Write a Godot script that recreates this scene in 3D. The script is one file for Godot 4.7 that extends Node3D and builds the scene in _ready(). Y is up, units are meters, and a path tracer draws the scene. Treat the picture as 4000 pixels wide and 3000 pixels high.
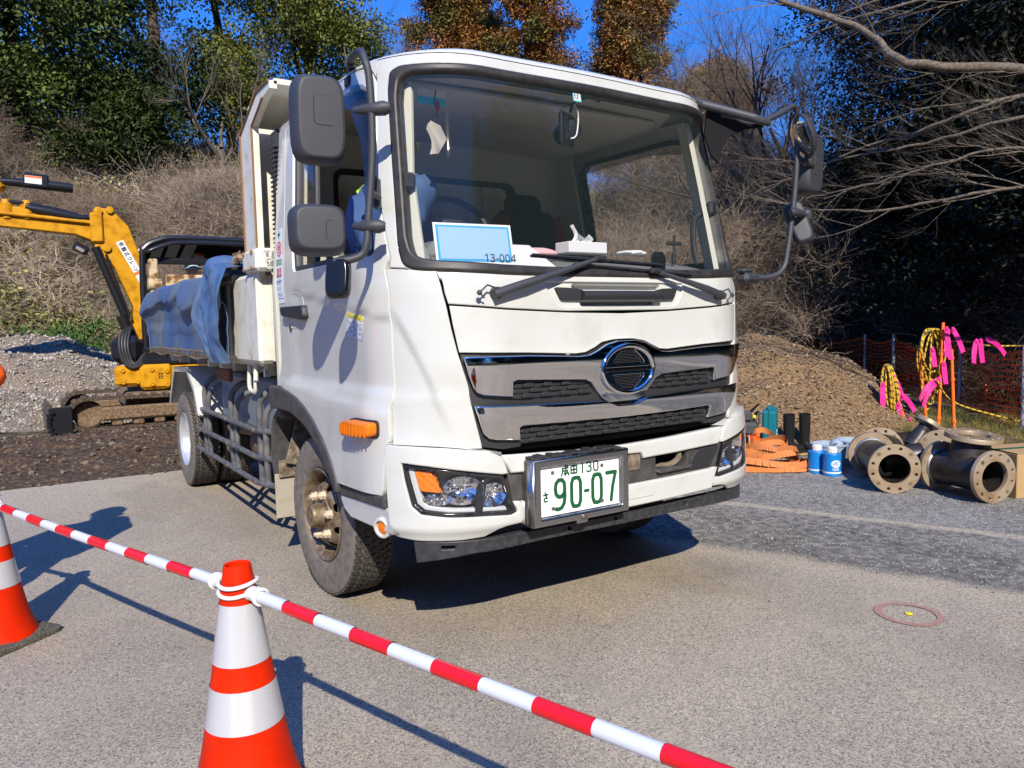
extends Node3D
# Dump truck on a work site: every number is in metres, x along the truck's front, z towards the front of the truck, y up.

var rng := RandomNumberGenerator.new()
var M := {}
var used := {}


class MB:
	# collects triangles (counter-clockwise seen from outside) and commits them with creased smooth normals
	var p := PackedVector3Array()
	var u := PackedVector2Array()
	var c := PackedColorArray()
	var n := PackedVector3Array()   # given normals; zero where they are to be worked out
	var col := Color(1, 1, 1)
	var xf := Transform3D()

	func tri(a: Vector3, b: Vector3, d: Vector3, ua := Vector2(), ub := Vector2(), ud := Vector2()) -> void:
		p.append(xf * a)
		p.append(xf * b)
		p.append(xf * d)
		u.append(ua)
		u.append(ub)
		u.append(ud)
		for i in 3:
			c.append(col)
			n.append(Vector3())

	func given(a: Vector3, b: Vector3, d: Vector3, na: Vector3, nb: Vector3, nd: Vector3) -> void:
		tri(a, b, d)
		var k := n.size()
		n[k - 3] = xf.basis * na
		n[k - 2] = xf.basis * nb
		n[k - 1] = xf.basis * nd

	func quad(a: Vector3, b: Vector3, d: Vector3, e: Vector3, ua := Vector2(0, 0), ub := Vector2(1, 0), ud := Vector2(1, 1), ue := Vector2(0, 1)) -> void:
		tri(a, b, d, ua, ub, ud)
		tri(a, d, e, ua, ud, ue)

	func away(pts: Array, centre: Vector3) -> void:
		# a convex face turned away from centre
		var mid := Vector3()
		for q in pts:
			mid += q
		mid /= pts.size()
		var n: Vector3 = (pts[1] - pts[0]).cross(pts[2] - pts[0])
		var f := n.dot(mid - centre) < 0.0
		for i in range(1, pts.size() - 1):
			if f:
				tri(pts[0], pts[i + 1], pts[i])
			else:
				tri(pts[0], pts[i], pts[i + 1])

	func box(at: Vector3, size: Vector3, bevel := 0.0, turn := Basis()) -> void:
		var keep := xf
		xf = xf * Transform3D(turn, at)
		var h := size / 2.0
		if bevel <= 0.0:
			for ax in 3:
				for s in [-1, 1]:
					var n := Vector3()
					n[ax] = s * h[ax]
					var a := Vector3()
					var b := Vector3()
					a[(ax + 1) % 3] = h[(ax + 1) % 3]
					b[(ax + 2) % 3] = h[(ax + 2) % 3]
					away([n - a - b, n + a - b, n + a + b, n - a + b], Vector3())
		else:
			var k := minf(bevel, minf(h.x, minf(h.y, h.z)) * 0.95)
			var q := {}
			for sx in [-1, 1]:
				for sy in [-1, 1]:
					for sz in [-1, 1]:
						var w := Vector3(sx * h.x, sy * h.y, sz * h.z)
						var i := Vector3(sx, sy, sz) * k
						for ax in 3:
							var v := w - i
							v[ax] = w[ax]
							q[[sx, sy, sz, ax]] = v
						away([q[[sx, sy, sz, 0]], q[[sx, sy, sz, 1]], q[[sx, sy, sz, 2]]], Vector3())
			for ax in 3:
				var b1 := (ax + 1) % 3
				var b2 := (ax + 2) % 3
				for s in [-1, 1]:
					var f := []
					for t in [[-1, -1], [1, -1], [1, 1], [-1, 1]]:
						var key := [0, 0, 0]
						key[ax] = s
						key[b1] = t[0]
						key[b2] = t[1]
						f.append(q[[key[0], key[1], key[2], ax]])
					away(f, Vector3())
				for s1 in [-1, 1]:
					for s2 in [-1, 1]:
						var f2 := []
						for t in [[-1, b1], [1, b1], [1, b2], [-1, b2]]:
							var key := [0, 0, 0]
							key[ax] = t[0]
							key[b1] = s1
							key[b2] = s2
							f2.append(q[[key[0], key[1], key[2], t[1]]])
						away(f2, Vector3())
		xf = keep

	func tube(pts: Array, r, sides := 8, caps := true, closed := false) -> void:
		# r: a number or an array, one per point
		var n := pts.size()
		if n < 2:
			return
		var rings := []
		var side := Vector3()
		for i in n:
			var t: Vector3
			if closed:
				t = pts[(i + 1) % n] - pts[(i + n - 1) % n]
			else:
				t = pts[mini(i + 1, n - 1)] - pts[maxi(i - 1, 0)]
			t = t.normalized()
			if side == Vector3():
				side = t.cross(Vector3.UP if absf(t.y) < 0.9 else Vector3.RIGHT).normalized()
			else:
				side = (side - t * side.dot(t))
				side = side.normalized() if side.length() > 1e-4 else t.cross(Vector3(0.31, 0.9, 0.2)).normalized()
			var up := side.cross(t)
			var rr: float = r[i] if r is Array else r
			var ring := []
			for k in sides:
				var a := TAU * k / sides
				ring.append(pts[i] + (side * cos(a) + up * sin(a)) * rr)
			rings.append(ring)
		var last := n if closed else n - 1
		for i in last:
			var j := (i + 1) % n
			for k in sides:
				var l := (k + 1) % sides
				var v0 := float(i) / last
				var v1 := float(i + 1) / last
				quad(rings[i][k], rings[i][l], rings[j][l], rings[j][k], Vector2(float(k) / sides, v0), Vector2(float(k + 1) / sides, v0), Vector2(float(k + 1) / sides, v1), Vector2(float(k) / sides, v1))
		if caps and not closed:
			for k in sides:
				var l := (k + 1) % sides
				tri(pts[0], rings[0][l], rings[0][k])
				tri(pts[n - 1], rings[n - 1][k], rings[n - 1][l])

	func rod(a: Vector3, b: Vector3, r: float, sides := 8, r2 := -1.0) -> void:
		tube([a, b], [r, r if r2 < 0.0 else r2], sides)

	func lathe(profile: Array, segs := 24, from := 0.0, to := TAU) -> void:
		# profile of Vector2(radius, y) turned round y; outside is to the right of the profile's direction upwards
		for i in profile.size() - 1:
			var a: Vector2 = profile[i]
			var b: Vector2 = profile[i + 1]
			for k in segs:
				var t0 := from + (to - from) * k / segs
				var t1 := from + (to - from) * (k + 1) / segs
				var d0 := Vector3(cos(t0), 0, -sin(t0))
				var d1 := Vector3(cos(t1), 0, -sin(t1))
				var q0 := Vector2(float(k) / segs, float(i) / (profile.size() - 1))
				var q1 := Vector2(float(k + 1) / segs, float(i + 1) / (profile.size() - 1))
				var A := d0 * a.x + Vector3(0, a.y, 0)
				var B := d1 * a.x + Vector3(0, a.y, 0)
				var C := d1 * b.x + Vector3(0, b.y, 0)
				var D := d0 * b.x + Vector3(0, b.y, 0)
				if a.x < 1e-5:
					tri(A, C, D, q0, q1, Vector2(q0.x, q1.y))
				elif b.x < 1e-5:
					tri(A, B, D, q0, Vector2(q1.x, q0.y), Vector2(q0.x, q1.y))
				else:
					quad(A, B, C, D, q0, Vector2(q1.x, q0.y), q1, Vector2(q0.x, q1.y))

	func lathe_at(at: Vector3, profile: Array, segs := 16, turn := Basis()) -> void:
		var keep := xf
		xf = xf * Transform3D(turn, at)
		lathe(profile, segs)
		xf = keep

	func prism(poly: PackedVector2Array, z0: float, z1: float) -> void:
		# outline in x/y, extruded from z0 (back) to z1 (front)
		var q := poly.duplicate()
		if MB.area(q) < 0.0:
			q.reverse()
		var ids := Geometry2D.triangulate_polygon(q)
		for i in range(0, ids.size(), 3):
			var a := q[ids[i]]
			var b := q[ids[i + 1]]
			var d := q[ids[i + 2]]
			if (b - a).cross(d - a) < 0.0:
				var k := b
				b = d
				d = k
			tri(Vector3(a.x, a.y, z1), Vector3(b.x, b.y, z1), Vector3(d.x, d.y, z1), a, b, d)
			tri(Vector3(a.x, a.y, z0), Vector3(d.x, d.y, z0), Vector3(b.x, b.y, z0), a, d, b)
		for i in q.size():
			var a := q[i]
			var b := q[(i + 1) % q.size()]
			quad(Vector3(a.x, a.y, z0), Vector3(b.x, b.y, z0), Vector3(b.x, b.y, z1), Vector3(a.x, a.y, z1))

	func ball(at: Vector3, r: Vector3, segs := 12, rings := 8) -> void:
		for i in rings:
			for k in segs:
				var f := []
				for q in [[i, k], [i, k + 1], [i + 1, k + 1], [i + 1, k]]:
					var a: float = PI * q[0] / rings
					var b: float = TAU * q[1] / segs
					f.append(at + Vector3(sin(a) * cos(b), cos(a), sin(a) * sin(b)) * r)
				if i > 0:
					tri(f[0], f[1], f[3])
				if i < rings - 1:
					tri(f[1], f[2], f[3])

	static func area(q: PackedVector2Array) -> float:
		var s := 0.0
		for i in q.size():
			s += q[i].cross(q[(i + 1) % q.size()])
		return s / 2.0

	func commit(crease := 35.0) -> ArrayMesh:
		var count := p.size()
		var fn := PackedVector3Array()
		var fu := PackedVector3Array()
		fn.resize(count / 3)
		fu.resize(count / 3)
		var near := {}
		var keys := []
		keys.resize(count)
		for t in count / 3:
			var w := (p[t * 3 + 1] - p[t * 3]).cross(p[t * 3 + 2] - p[t * 3])
			fn[t] = w
			fu[t] = w.normalized()
			if n[t * 3] != Vector3():
				continue
			for k in 3:
				var key := Vector3i((p[t * 3 + k] * 4000.0).round())
				keys[t * 3 + k] = key
				if near.has(key):
					near[key].append(t)
				else:
					near[key] = [t]
		var lim := cos(deg_to_rad(crease))
		var nn := PackedVector3Array()
		nn.resize(count)
		for t in count / 3:
			var mine := fu[t]
			if n[t * 3] != Vector3():
				for k in 3:
					nn[t * 3 + k] = n[t * 3 + k].normalized()
				continue
			for k in 3:
				var s := Vector3()
				for o in near[keys[t * 3 + k]]:
					if mine.dot(fu[o]) >= lim:
						s += fn[o]
				nn[t * 3 + k] = s.normalized() if s.length_squared() > 1e-20 else Vector3.UP
		# Godot's front faces run clockwise
		var ids := PackedInt32Array()
		ids.resize(count)
		for t in count / 3:
			ids[t * 3] = t * 3
			ids[t * 3 + 1] = t * 3 + 2
			ids[t * 3 + 2] = t * 3 + 1
		var arr := []
		arr.resize(Mesh.ARRAY_MAX)
		arr[Mesh.ARRAY_VERTEX] = p
		arr[Mesh.ARRAY_NORMAL] = nn
		arr[Mesh.ARRAY_TEX_UV] = u
		arr[Mesh.ARRAY_COLOR] = c
		arr[Mesh.ARRAY_INDEX] = ids
		var m := ArrayMesh.new()
		if count:
			m.add_surface_from_arrays(Mesh.PRIMITIVE_TRIANGLES, arr)
		return m


func numbered(called: String) -> String:
	if not used.has(called):
		used[called] = 0
		return called
	used[called] += 1
	return "%s_%03d" % [called, used[called]]


func thing(called: String, label: String, category: String, at := Vector3.ZERO, turn := 0.0, group := "") -> Node3D:
	var o := Node3D.new()
	o.name = numbered(called)
	add_child(o)
	o.position = at
	o.rotation.y = turn
	mark(o, label, category, group)
	return o


func mark(o: Node3D, label: String, category: String, group := "") -> void:
	o.set_meta("label", label)
	o.set_meta("category", category)
	if group:
		o.set_meta("group", group)


func part(called: String, mb: MB, m: Material, parent: Node3D, crease := 35.0, label := "") -> MeshInstance3D:
	return piece(called, mb.commit(crease), m, parent, label)


func piece(called: String, mesh: Mesh, m: Material, parent: Node3D, label := "") -> MeshInstance3D:
	var o := MeshInstance3D.new()
	o.mesh = mesh
	o.material_override = m
	o.name = numbered(called) if parent == self else called
	parent.add_child(o, true)
	if label:
		o.set_meta("label", label)
	return o


func struct(called: String, mb: MB, m: Material, label: String, category: String, crease := 35.0) -> MeshInstance3D:
	var o := part(called, mb, m, self, crease)
	mark(o, label, category)
	o.set_meta("kind", "structure")
	return o


func many(called: String, mesh: Mesh, m: Material, where: Array, tints: Array, parent: Node3D) -> MultiMeshInstance3D:
	var mm := MultiMesh.new()
	mm.transform_format = MultiMesh.TRANSFORM_3D
	mm.use_colors = tints.size() > 0
	mm.mesh = mesh
	mm.instance_count = where.size()
	for i in where.size():
		mm.set_instance_transform(i, where[i])
		if tints.size():
			mm.set_instance_color(i, tints[i])
	var o := MultiMeshInstance3D.new()
	o.multimesh = mm
	o.material_override = m
	o.name = numbered(called) if parent == self else called
	parent.add_child(o, true)
	o.set_meta("kind", "stuff")
	return o


# --- outlines -----------------------------------------------------------------------------------------------
func V2(a: Array) -> PackedVector2Array:
	var q := PackedVector2Array()
	for i in range(0, a.size(), 2):
		q.append(Vector2(a[i], a[i + 1]))
	return q


func mirrored(q: PackedVector2Array) -> PackedVector2Array:
	var r := PackedVector2Array()
	for i in range(q.size() - 1, -1, -1):
		r.append(Vector2(-q[i].x, q[i].y))
	return r


func both(half: Array) -> PackedVector2Array:
	# an outline given by its left half from top to bottom, closed with its mirror image
	var q := V2(half)
	q.append_array(mirrored(q))
	return q


func rounded(q: PackedVector2Array, r: float, steps := 4) -> PackedVector2Array:
	var o := PackedVector2Array()
	var n := q.size()
	for i in n:
		var a := q[(i + n - 1) % n]
		var b := q[i]
		var d := q[(i + 1) % n]
		var k := minf(r, minf(a.distance_to(b), b.distance_to(d)) * 0.45)
		var s := b + (a - b).normalized() * k
		var e := b + (d - b).normalized() * k
		for j in steps + 1:
			var t := float(j) / steps
			o.append(s.lerp(b, t).lerp(b.lerp(e, t), t))
	return o


func circle(at: Vector2, r: float, n := 24, ry := -1.0) -> PackedVector2Array:
	var q := PackedVector2Array()
	for i in n:
		q.append(at + Vector2(cos(TAU * i / n) * r, sin(TAU * i / n) * (r if ry < 0.0 else ry)))
	return q


func rect(x0: float, y0: float, x1: float, y1: float) -> PackedVector2Array:
	return V2([x0, y0, x1, y0, x1, y1, x0, y1])


func resampled(q: PackedVector2Array, step: float) -> PackedVector2Array:
	var o := PackedVector2Array()
	for i in q.size():
		var a := q[i]
		var b := q[(i + 1) % q.size()]
		var k := maxi(1, ceili(a.distance_to(b) / step))
		for j in k:
			o.append(a.lerp(b, float(j) / k))
	return o


func shrunk(q: PackedVector2Array, r: float) -> PackedVector2Array:
	# moved inwards by r at every point (outline counter-clockwise)
	var o := PackedVector2Array()
	var n := q.size()
	for i in n:
		var a := (q[i] - q[(i + n - 1) % n]).normalized()
		var b := (q[(i + 1) % n] - q[i]).normalized()
		var na := Vector2(-a.y, a.x)
		var nb := Vector2(-b.y, b.x)
		var m := (na + nb)
		m = m.normalized() / maxf(0.4, m.normalized().dot(na)) if m.length() > 0.05 else na
		o.append(q[i] + m * r)
	return o


func grown(f: Callable, d: float) -> Callable:
	# the same surface, d further out
	return func(q: Vector2) -> Vector3: return f.call(q) + normal_of(f, q) * d


func normal_of(f: Callable, q: Vector2) -> Vector3:
	var h := 0.004
	var a: Vector3 = f.call(q + Vector2(h, 0)) - f.call(q - Vector2(h, 0))
	var b: Vector3 = f.call(q + Vector2(0, h)) - f.call(q - Vector2(0, h))
	return a.cross(b).normalized()


func drape(mb: MB, outer: PackedVector2Array, holes: Array, cell: float, f: Callable, thick := 0.02, soft := 0.004, flat := false) -> void:
	# a panel with the outline `outer` and `holes`, laid on the surface f, with rounded edges and a rim that turns in
	var out := outer.duplicate()
	if MB.area(out) < 0.0:
		out.reverse()
	var rims := [resampled(out, cell)]
	for h in holes:
		var g: PackedVector2Array = h.duplicate()
		if MB.area(g) > 0.0:
			g.reverse()
		rims.append(resampled(g, cell))
	var inner := []
	for r in rims:
		inner.append(shrunk(r, soft) if soft > 0.0 else r)
	var lo: Vector2 = inner[0][0]
	var hi := lo
	for q in inner[0]:
		lo = lo.min(q)
		hi = hi.max(q)
	var known := {}
	var nx := maxi(1, ceili((hi.x - lo.x) / cell))
	var ny := maxi(1, ceili((hi.y - lo.y) / cell))
	if flat:
		nx = 1
		ny = 1
	for i in nx:
		for j in ny:
			var a := lo + (hi - lo) * Vector2(float(i) / nx, float(j) / ny)
			var b := lo + (hi - lo) * Vector2(float(i + 1) / nx, float(j + 1) / ny)
			if flat:
				a -= Vector2(0.01, 0.01)
				b += Vector2(0.01, 0.01)
			lay(mb, inner, a, b, f, 0, known)
	for r in rims.size():
		var n: int = rims[r].size()
		var rows := []
		var ns := []
		var steps := [[0.0, 0.0, 0.0], [0.7, -0.3, 0.8], [1.0, -1.0, 3.0]] if soft > 0.0 else [[1.0, 0.0, 9.0]]
		var up := []
		var out_n := []
		for i in n:
			up.append(normal_of(f, rims[r][i]))
			var along: Vector3 = f.call(rims[r][(i + 1) % n]) - f.call(rims[r][(i + n - 1) % n])
			out_n.append(along.cross(up[i]).normalized())
		for s in steps:
			var row := []
			var nr := []
			for i in n:
				var q: Vector2 = inner[r][i].lerp(rims[r][i], s[0])
				row.append(f.call(q) + up[i] * s[1] * soft)
				nr.append((up[i] + out_n[i] * s[2]).normalized())
			rows.append(row)
			ns.append(nr)
		if thick > 0.0:
			var row2 := []
			for i in n:
				row2.append(rows[-1][i] - up[i] * thick)
			rows.append(row2)
			ns.append(out_n)
		for k in rows.size() - 1:
			for i in n:
				var j := (i + 1) % n
				mb.given(rows[k][j], rows[k][i], rows[k + 1][i], ns[k][j], ns[k][i], ns[k + 1][i])
				mb.given(rows[k][j], rows[k + 1][i], rows[k + 1][j], ns[k][j], ns[k + 1][i], ns[k + 1][j])


func lay(mb: MB, inner: Array, a: Vector2, b: Vector2, f: Callable, depth: int, known: Dictionary) -> void:
	var got: Array = Geometry2D.intersect_polygons(inner[0], rect(a.x, a.y, b.x, b.y))
	for k in range(1, inner.size()):
		var next := []
		for g in got:
			next.append_array(Geometry2D.clip_polygons(g, inner[k]))
		got = next
	var most := 0.0
	for g in got:
		var w := MB.area(g)
		if absf(w) > absf(most):
			most = w
	for g in got:
		if MB.area(g) * most < 0.0 and depth < 5:
			# a hole lies inside this cell: cut the cell in four through the hole
			var m := Vector2()
			for q in g:
				m += q / g.size()
			for c in [[a.x, a.y, m.x, m.y], [m.x, a.y, b.x, m.y], [a.x, m.y, m.x, b.y], [m.x, m.y, b.x, b.y]]:
				lay(mb, inner, Vector2(c[0], c[1]), Vector2(c[2], c[3]), f, depth + 1, known)
			return
	for g in got:
		var ids := Geometry2D.triangulate_polygon(g)
		for t in range(0, ids.size(), 3):
			var A: Vector2 = g[ids[t]]
			var B: Vector2 = g[ids[t + 1]]
			var C: Vector2 = g[ids[t + 2]]
			var w := (B - A).cross(C - A)
			if absf(w) < 1e-9:
				continue
			var e := []
			for q in [A, C, B] if w < 0.0 else [A, B, C]:
				if not known.has(q):
					known[q] = [f.call(q), normal_of(f, q)]
				e.append(known[q])
			mb.given(e[0][0], e[1][0], e[2][0], e[0][1], e[1][1], e[2][1])


func panel(called: String, outer: PackedVector2Array, holes: Array, cell: float, f: Callable, m: Material, parent: Node3D, thick := 0.02, soft := 0.004, label := "", flat := false) -> MeshInstance3D:
	var mb := MB.new()
	drape(mb, outer, holes, cell, f, thick, soft, flat)
	return part(called, mb, m, parent, 40.0, label)


func plane(at: Vector3, ax: Vector3, ay: Vector3) -> Callable:
	return func(q: Vector2) -> Vector3: return at + ax * q.x + ay * q.y


# --- writing: strokes as flat ribbons with round ends, raised a little --------------------------------------
func strokes(mb: MB, lines: Array, w: float, f: Callable, thick := 0.002) -> void:
	for l in lines:
		var q := V2(l)
		for i in q.size() - 1:
			var a := q[i]
			var b := q[i + 1]
			var t := (b - a).normalized() * w / 2.0
			var n := Vector2(-t.y, t.x)
			var o := PackedVector2Array()
			for k in 7:
				var an := PI / 2 + PI * k / 6.0
				o.append(a + t * cos(an) * 1.0 + n * sin(an))
			for k in 7:
				var an := -PI / 2 + PI * k / 6.0
				o.append(b + t * cos(an) + n * sin(an))
			drape(mb, o, [], 9.0, grown(f, thick + 0.0002 * (i % 2)), thick, 0.0, true)


func glyph(mb: MB, g: Array, at: Vector2, size: Vector2, w: float, f: Callable, thick := 0.002) -> void:
	# strokes given in a box of 100 by 100, y down
	var l := []
	for s in g:
		var q := []
		for i in range(0, s.size(), 2):
			q.append(at.x + s[i] / 100.0 * size.x)
			q.append(at.y - s[i + 1] / 100.0 * size.y)
		l.append(q)
	strokes(mb, l, w, f, thick)


func word(text: String, height: float, m: Material, parent: Node3D, where: Transform3D, called := "lettering", font := "Droid Sans", depth := 0.001) -> MeshInstance3D:
	var t := TextMesh.new()
	var s := SystemFont.new()
	s.font_names = PackedStringArray([font])
	t.font = s
	t.text = text
	t.font_size = 64
	t.pixel_size = height / 64.0
	t.depth = depth
	var o := piece(called, t, m, parent)
	o.transform = where
	return o


# --- colour -------------------------------------------------------------------------------------------------
func lin(r: float, g: float, b: float, a := 1.0) -> Color:
	var k := Color(r, g, b).linear_to_srgb()
	k.a = a
	return k


func mat(col: Color, rough := 0.6, metal := 0.0) -> StandardMaterial3D:
	var m := StandardMaterial3D.new()
	m.albedo_color = col
	m.roughness = rough
	m.metallic = metal
	return m


func noise(sd: int, freq: float, kind := FastNoiseLite.TYPE_SIMPLEX_SMOOTH, octaves := 4) -> FastNoiseLite:
	var n := FastNoiseLite.new()
	n.seed = sd
	n.frequency = freq
	n.noise_type = kind
	n.fractal_octaves = octaves
	return n


func ramp(stops: Array) -> Gradient:
	var g := Gradient.new()
	var o := PackedFloat32Array()
	var k := PackedColorArray()
	for s in stops:
		o.append(s[0])
		k.append(s[1])
	g.offsets = o
	g.colors = k
	return g


func ntex(n: FastNoiseLite, stops: Array, size := 512) -> NoiseTexture2D:
	var t := NoiseTexture2D.new()
	t.width = size
	t.height = size
	t.seamless = true
	t.noise = n
	if stops.size():
		t.color_ramp = ramp(stops)
	return t


func worldmap(m: StandardMaterial3D, tex: Texture2D, per_metre: float, world := true) -> StandardMaterial3D:
	m.albedo_texture = tex
	m.uv1_triplanar = true
	m.uv1_world_triplanar = world
	m.uv1_scale = Vector3.ONE * per_metre
	return m


func bump(m: StandardMaterial3D, tex: Texture2D, cm: float) -> StandardMaterial3D:
	m.heightmap_enabled = true
	m.heightmap_texture = tex
	m.heightmap_scale = cm
	return m


func basis_to(dir: Vector3, up := Vector3.UP) -> Basis:
	# y along dir
	var y := dir.normalized()
	var x := y.cross(up if absf(y.dot(up)) < 0.95 else Vector3.RIGHT).normalized()
	return Basis(x, y, x.cross(y))


func bez(pts: Array, n: int) -> Array:
	# Catmull-Rom through pts
	var o := []
	for i in pts.size() - 1:
		var a: Vector3 = pts[maxi(i - 1, 0)]
		var b: Vector3 = pts[i]
		var d: Vector3 = pts[i + 1]
		var e: Vector3 = pts[mini(i + 2, pts.size() - 1)]
		for k in n:
			o.append(b.cubic_interpolate(d, a, e, float(k) / n))
	o.append(pts[-1])
	return o


func _ready() -> void:
	rng.seed = 7
	# camera
	var cam := Camera3D.new()
	cam.name = "Camera3D"
	cam.fov = 53.1
	cam.near = 0.05
	cam.far = 300.0
	add_child(cam)
	cam.transform = Transform3D(Basis(Vector3(0.83741, -0.02295, 0.54609), Vector3(0.06216, 0.99663, -0.05343), Vector3(-0.54303, 0.07869, 0.83602)).orthonormalized(), Vector3(-2.285, 1.376, 2.694))
	cam.current = true
	# sky
	var sky := Sky.new()
	var sm := ProceduralSkyMaterial.new()
	sm.sky_top_color = Color(0.18, 0.46, 0.86)
	sm.sky_horizon_color = Color(0.34, 0.63, 0.96)
	sm.sky_curve = 0.12
	sm.ground_bottom_color = Color(0.25, 0.23, 0.2)
	sm.ground_horizon_color = Color(0.35, 0.36, 0.38)
	sm.sun_angle_max = 8.0
	sky.sky_material = sm
	var env := Environment.new()
	env.background_mode = Environment.BG_SKY
	env.sky = sky
	env.background_energy_multiplier = 1.1
	env.tonemap_mode = Environment.TONE_MAPPER_LINEAR
	env.tonemap_exposure = 1.3
	env.sdfgi_enabled = true
	env.ssao_enabled = true
	env.ssil_enabled = true
	var we := WorldEnvironment.new()
	we.name = "WorldEnvironment"
	we.environment = env
	add_child(we)
	# sun: low late-winter sun from behind the camera
	var sun := DirectionalLight3D.new()
	sun.name = "Sun"
	sun.light_energy = 1.6
	sun.light_color = Color(1.0, 0.97, 0.915)
	sun.light_angular_distance = 0.5
	sun.shadow_enabled = true
	add_child(sun)
	sun.look_at_from_position(Vector3(-0.335, 0.59, 0.735) * 30.0, Vector3.ZERO)

	materials()
	setting()
	truck()
	excavator()
	yard_things()
	cones()
	vegetation()


func materials() -> void:
	var fine := ntex(noise(11, 0.03, FastNoiseLite.TYPE_SIMPLEX, 5), [], 512)
	var grit := ntex(noise(12, 0.22, FastNoiseLite.TYPE_SIMPLEX, 3), [], 512)
	var dust := ntex(noise(13, 0.012, FastNoiseLite.TYPE_SIMPLEX_SMOOTH, 5), [[0.0, Color(0.93, 0.92, 0.89)], [0.45, Color(0.985, 0.98, 0.965)], [1.0, Color(1, 1, 1)]], 512)
	M.grit = grit
	# body paint
	var w := mat(lin(0.565, 0.575, 0.555), 0.32)
	w.clearcoat_enabled = true
	w.clearcoat = 0.7
	w.clearcoat_roughness = 0.06
	M.white = worldmap(w, dust, 0.7, false)
	var wb := mat(lin(0.72, 0.71, 0.66), 0.5)
	M.bed_white = worldmap(wb, ntex(noise(14, 0.02, FastNoiseLite.TYPE_SIMPLEX_SMOOTH, 6), [[0.0, Color(0.62, 0.50, 0.36)], [0.14, Color(0.90, 0.88, 0.82)], [0.5, Color(0.96, 0.95, 0.92)], [1.0, Color(1, 1, 0.98)]], 512), 0.6, false)
	M.rusty = worldmap(mat(lin(0.55, 0.47, 0.35), 0.75), ntex(noise(15, 0.014, FastNoiseLite.TYPE_SIMPLEX, 6), [[0.0, Color(0.40, 0.25, 0.14)], [0.36, Color(0.66, 0.50, 0.34)], [0.5, Color(0.92, 0.86, 0.74)], [1.0, Color(1, 0.98, 0.9)]], 512), 0.8, false)
	M.rust_edge = mat(lin(0.22, 0.11, 0.05), 0.85)
	# plastics and rubber
	M.black = bump(mat(lin(0.022, 0.022, 0.025), 0.55), grit, 0.02)
	M.black.uv1_triplanar = true
	M.black.uv1_scale = Vector3.ONE * 6.0
	M.mirror_shell = bump(mat(lin(0.040, 0.042, 0.050), 0.5), grit, 0.05)
	M.mirror_shell.uv1_triplanar = true
	M.mirror_shell.uv1_scale = Vector3.ONE * 8.0
	M.gloss_black = mat(lin(0.008, 0.008, 0.01), 0.12)
	M.seal = worldmap(mat(lin(0.045, 0.043, 0.043), 0.5), ntex(noise(16, 0.03), [[0.0, Color(0.55, 0.52, 0.5)], [1.0, Color(1, 1, 1)]], 256), 1.5, false)
	M.grey_plastic = worldmap(mat(lin(0.085, 0.082, 0.085), 0.6), ntex(noise(17, 0.03), [[0.0, Color(0.7, 0.66, 0.6)], [1.0, Color(1, 1, 1)]], 256), 1.5, false)
	M.steel_black = worldmap(mat(lin(0.05, 0.052, 0.06), 0.45), ntex(noise(18, 0.05, FastNoiseLite.TYPE_SIMPLEX, 5), [[0.0, Color(0.55, 0.53, 0.5)], [0.55, Color(0.8, 0.8, 0.8)], [1.0, Color(1.0, 0.98, 0.95)]], 256), 2.0, false)
	M.pipe_grey = worldmap(mat(lin(0.14, 0.14, 0.145), 0.5), ntex(noise(19, 0.05, FastNoiseLite.TYPE_SIMPLEX, 5), [[0.0, Color(0.62, 0.62, 0.65)], [0.4, Color(0.8, 0.8, 0.82)], [0.7, Color(1, 0.99, 0.97)], [1.0, Color(1, 0.97, 0.9)]], 256), 0.7, false)
	var tyre := worldmap(mat(lin(0.20, 0.178, 0.15), 0.9), ntex(noise(20, 0.02, FastNoiseLite.TYPE_SIMPLEX, 6), [[0.0, Color(0.72, 0.71, 0.70)], [0.45, Color(0.9, 0.89, 0.87)], [1.0, Color(1, 0.98, 0.95)]], 512), 1.5, false)
	M.tyre = bump(tyre, fine, 0.15)
	M.tread = worldmap(mat(lin(0.11, 0.10, 0.088), 0.9), ntex(noise(21, 0.06, FastNoiseLite.TYPE_SIMPLEX, 5), [[0.0, Color(0.35, 0.34, 0.33)], [1.0, Color(1, 1, 1)]], 256), 3.0, false)
	M.rim = worldmap(mat(lin(0.30, 0.265, 0.215), 0.5, 0.4), ntex(noise(22, 0.03, FastNoiseLite.TYPE_SIMPLEX, 5), [[0.0, Color(0.55, 0.42, 0.3)], [0.5, Color(0.85, 0.78, 0.68)], [1.0, Color(1, 1, 1)]], 256), 2.5, false)
	M.dusty_nut = mat(lin(0.56, 0.45, 0.31), 0.85)
	M.silver_rim = mat(lin(0.55, 0.56, 0.58), 0.4, 0.55)
	M.dirty = worldmap(mat(lin(0.30, 0.25, 0.19), 0.95), ntex(noise(23, 0.03, FastNoiseLite.TYPE_SIMPLEX, 5), [[0.0, Color(0.5, 0.45, 0.4)], [1.0, Color(1, 1, 1)]], 256), 2.0, false)
	M.under = mat(lin(0.016, 0.016, 0.018), 0.8)
	M.under.metallic_specular = 0.12
	M.flap = worldmap(mat(lin(0.36, 0.32, 0.26), 0.9), dust, 2.0, false)
	M.tank = mat(lin(0.17, 0.20, 0.23), 0.5)
	M.muffler = worldmap(mat(lin(0.34, 0.22, 0.14), 0.8), ntex(noise(24, 0.04, FastNoiseLite.TYPE_SIMPLEX, 5), [[0.0, Color(0.5, 0.4, 0.35)], [1.0, Color(1, 1, 1)]], 256), 3.0, false)
	# bright metal
	M.chrome = mat(lin(0.80, 0.79, 0.77), 0.045, 1.0)
	M.chrome_bright = mat(lin(0.8, 0.8, 0.8), 0.05, 1.0)
	M.dull_metal = mat(lin(0.36, 0.35, 0.33), 0.5, 1.0)
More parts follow.
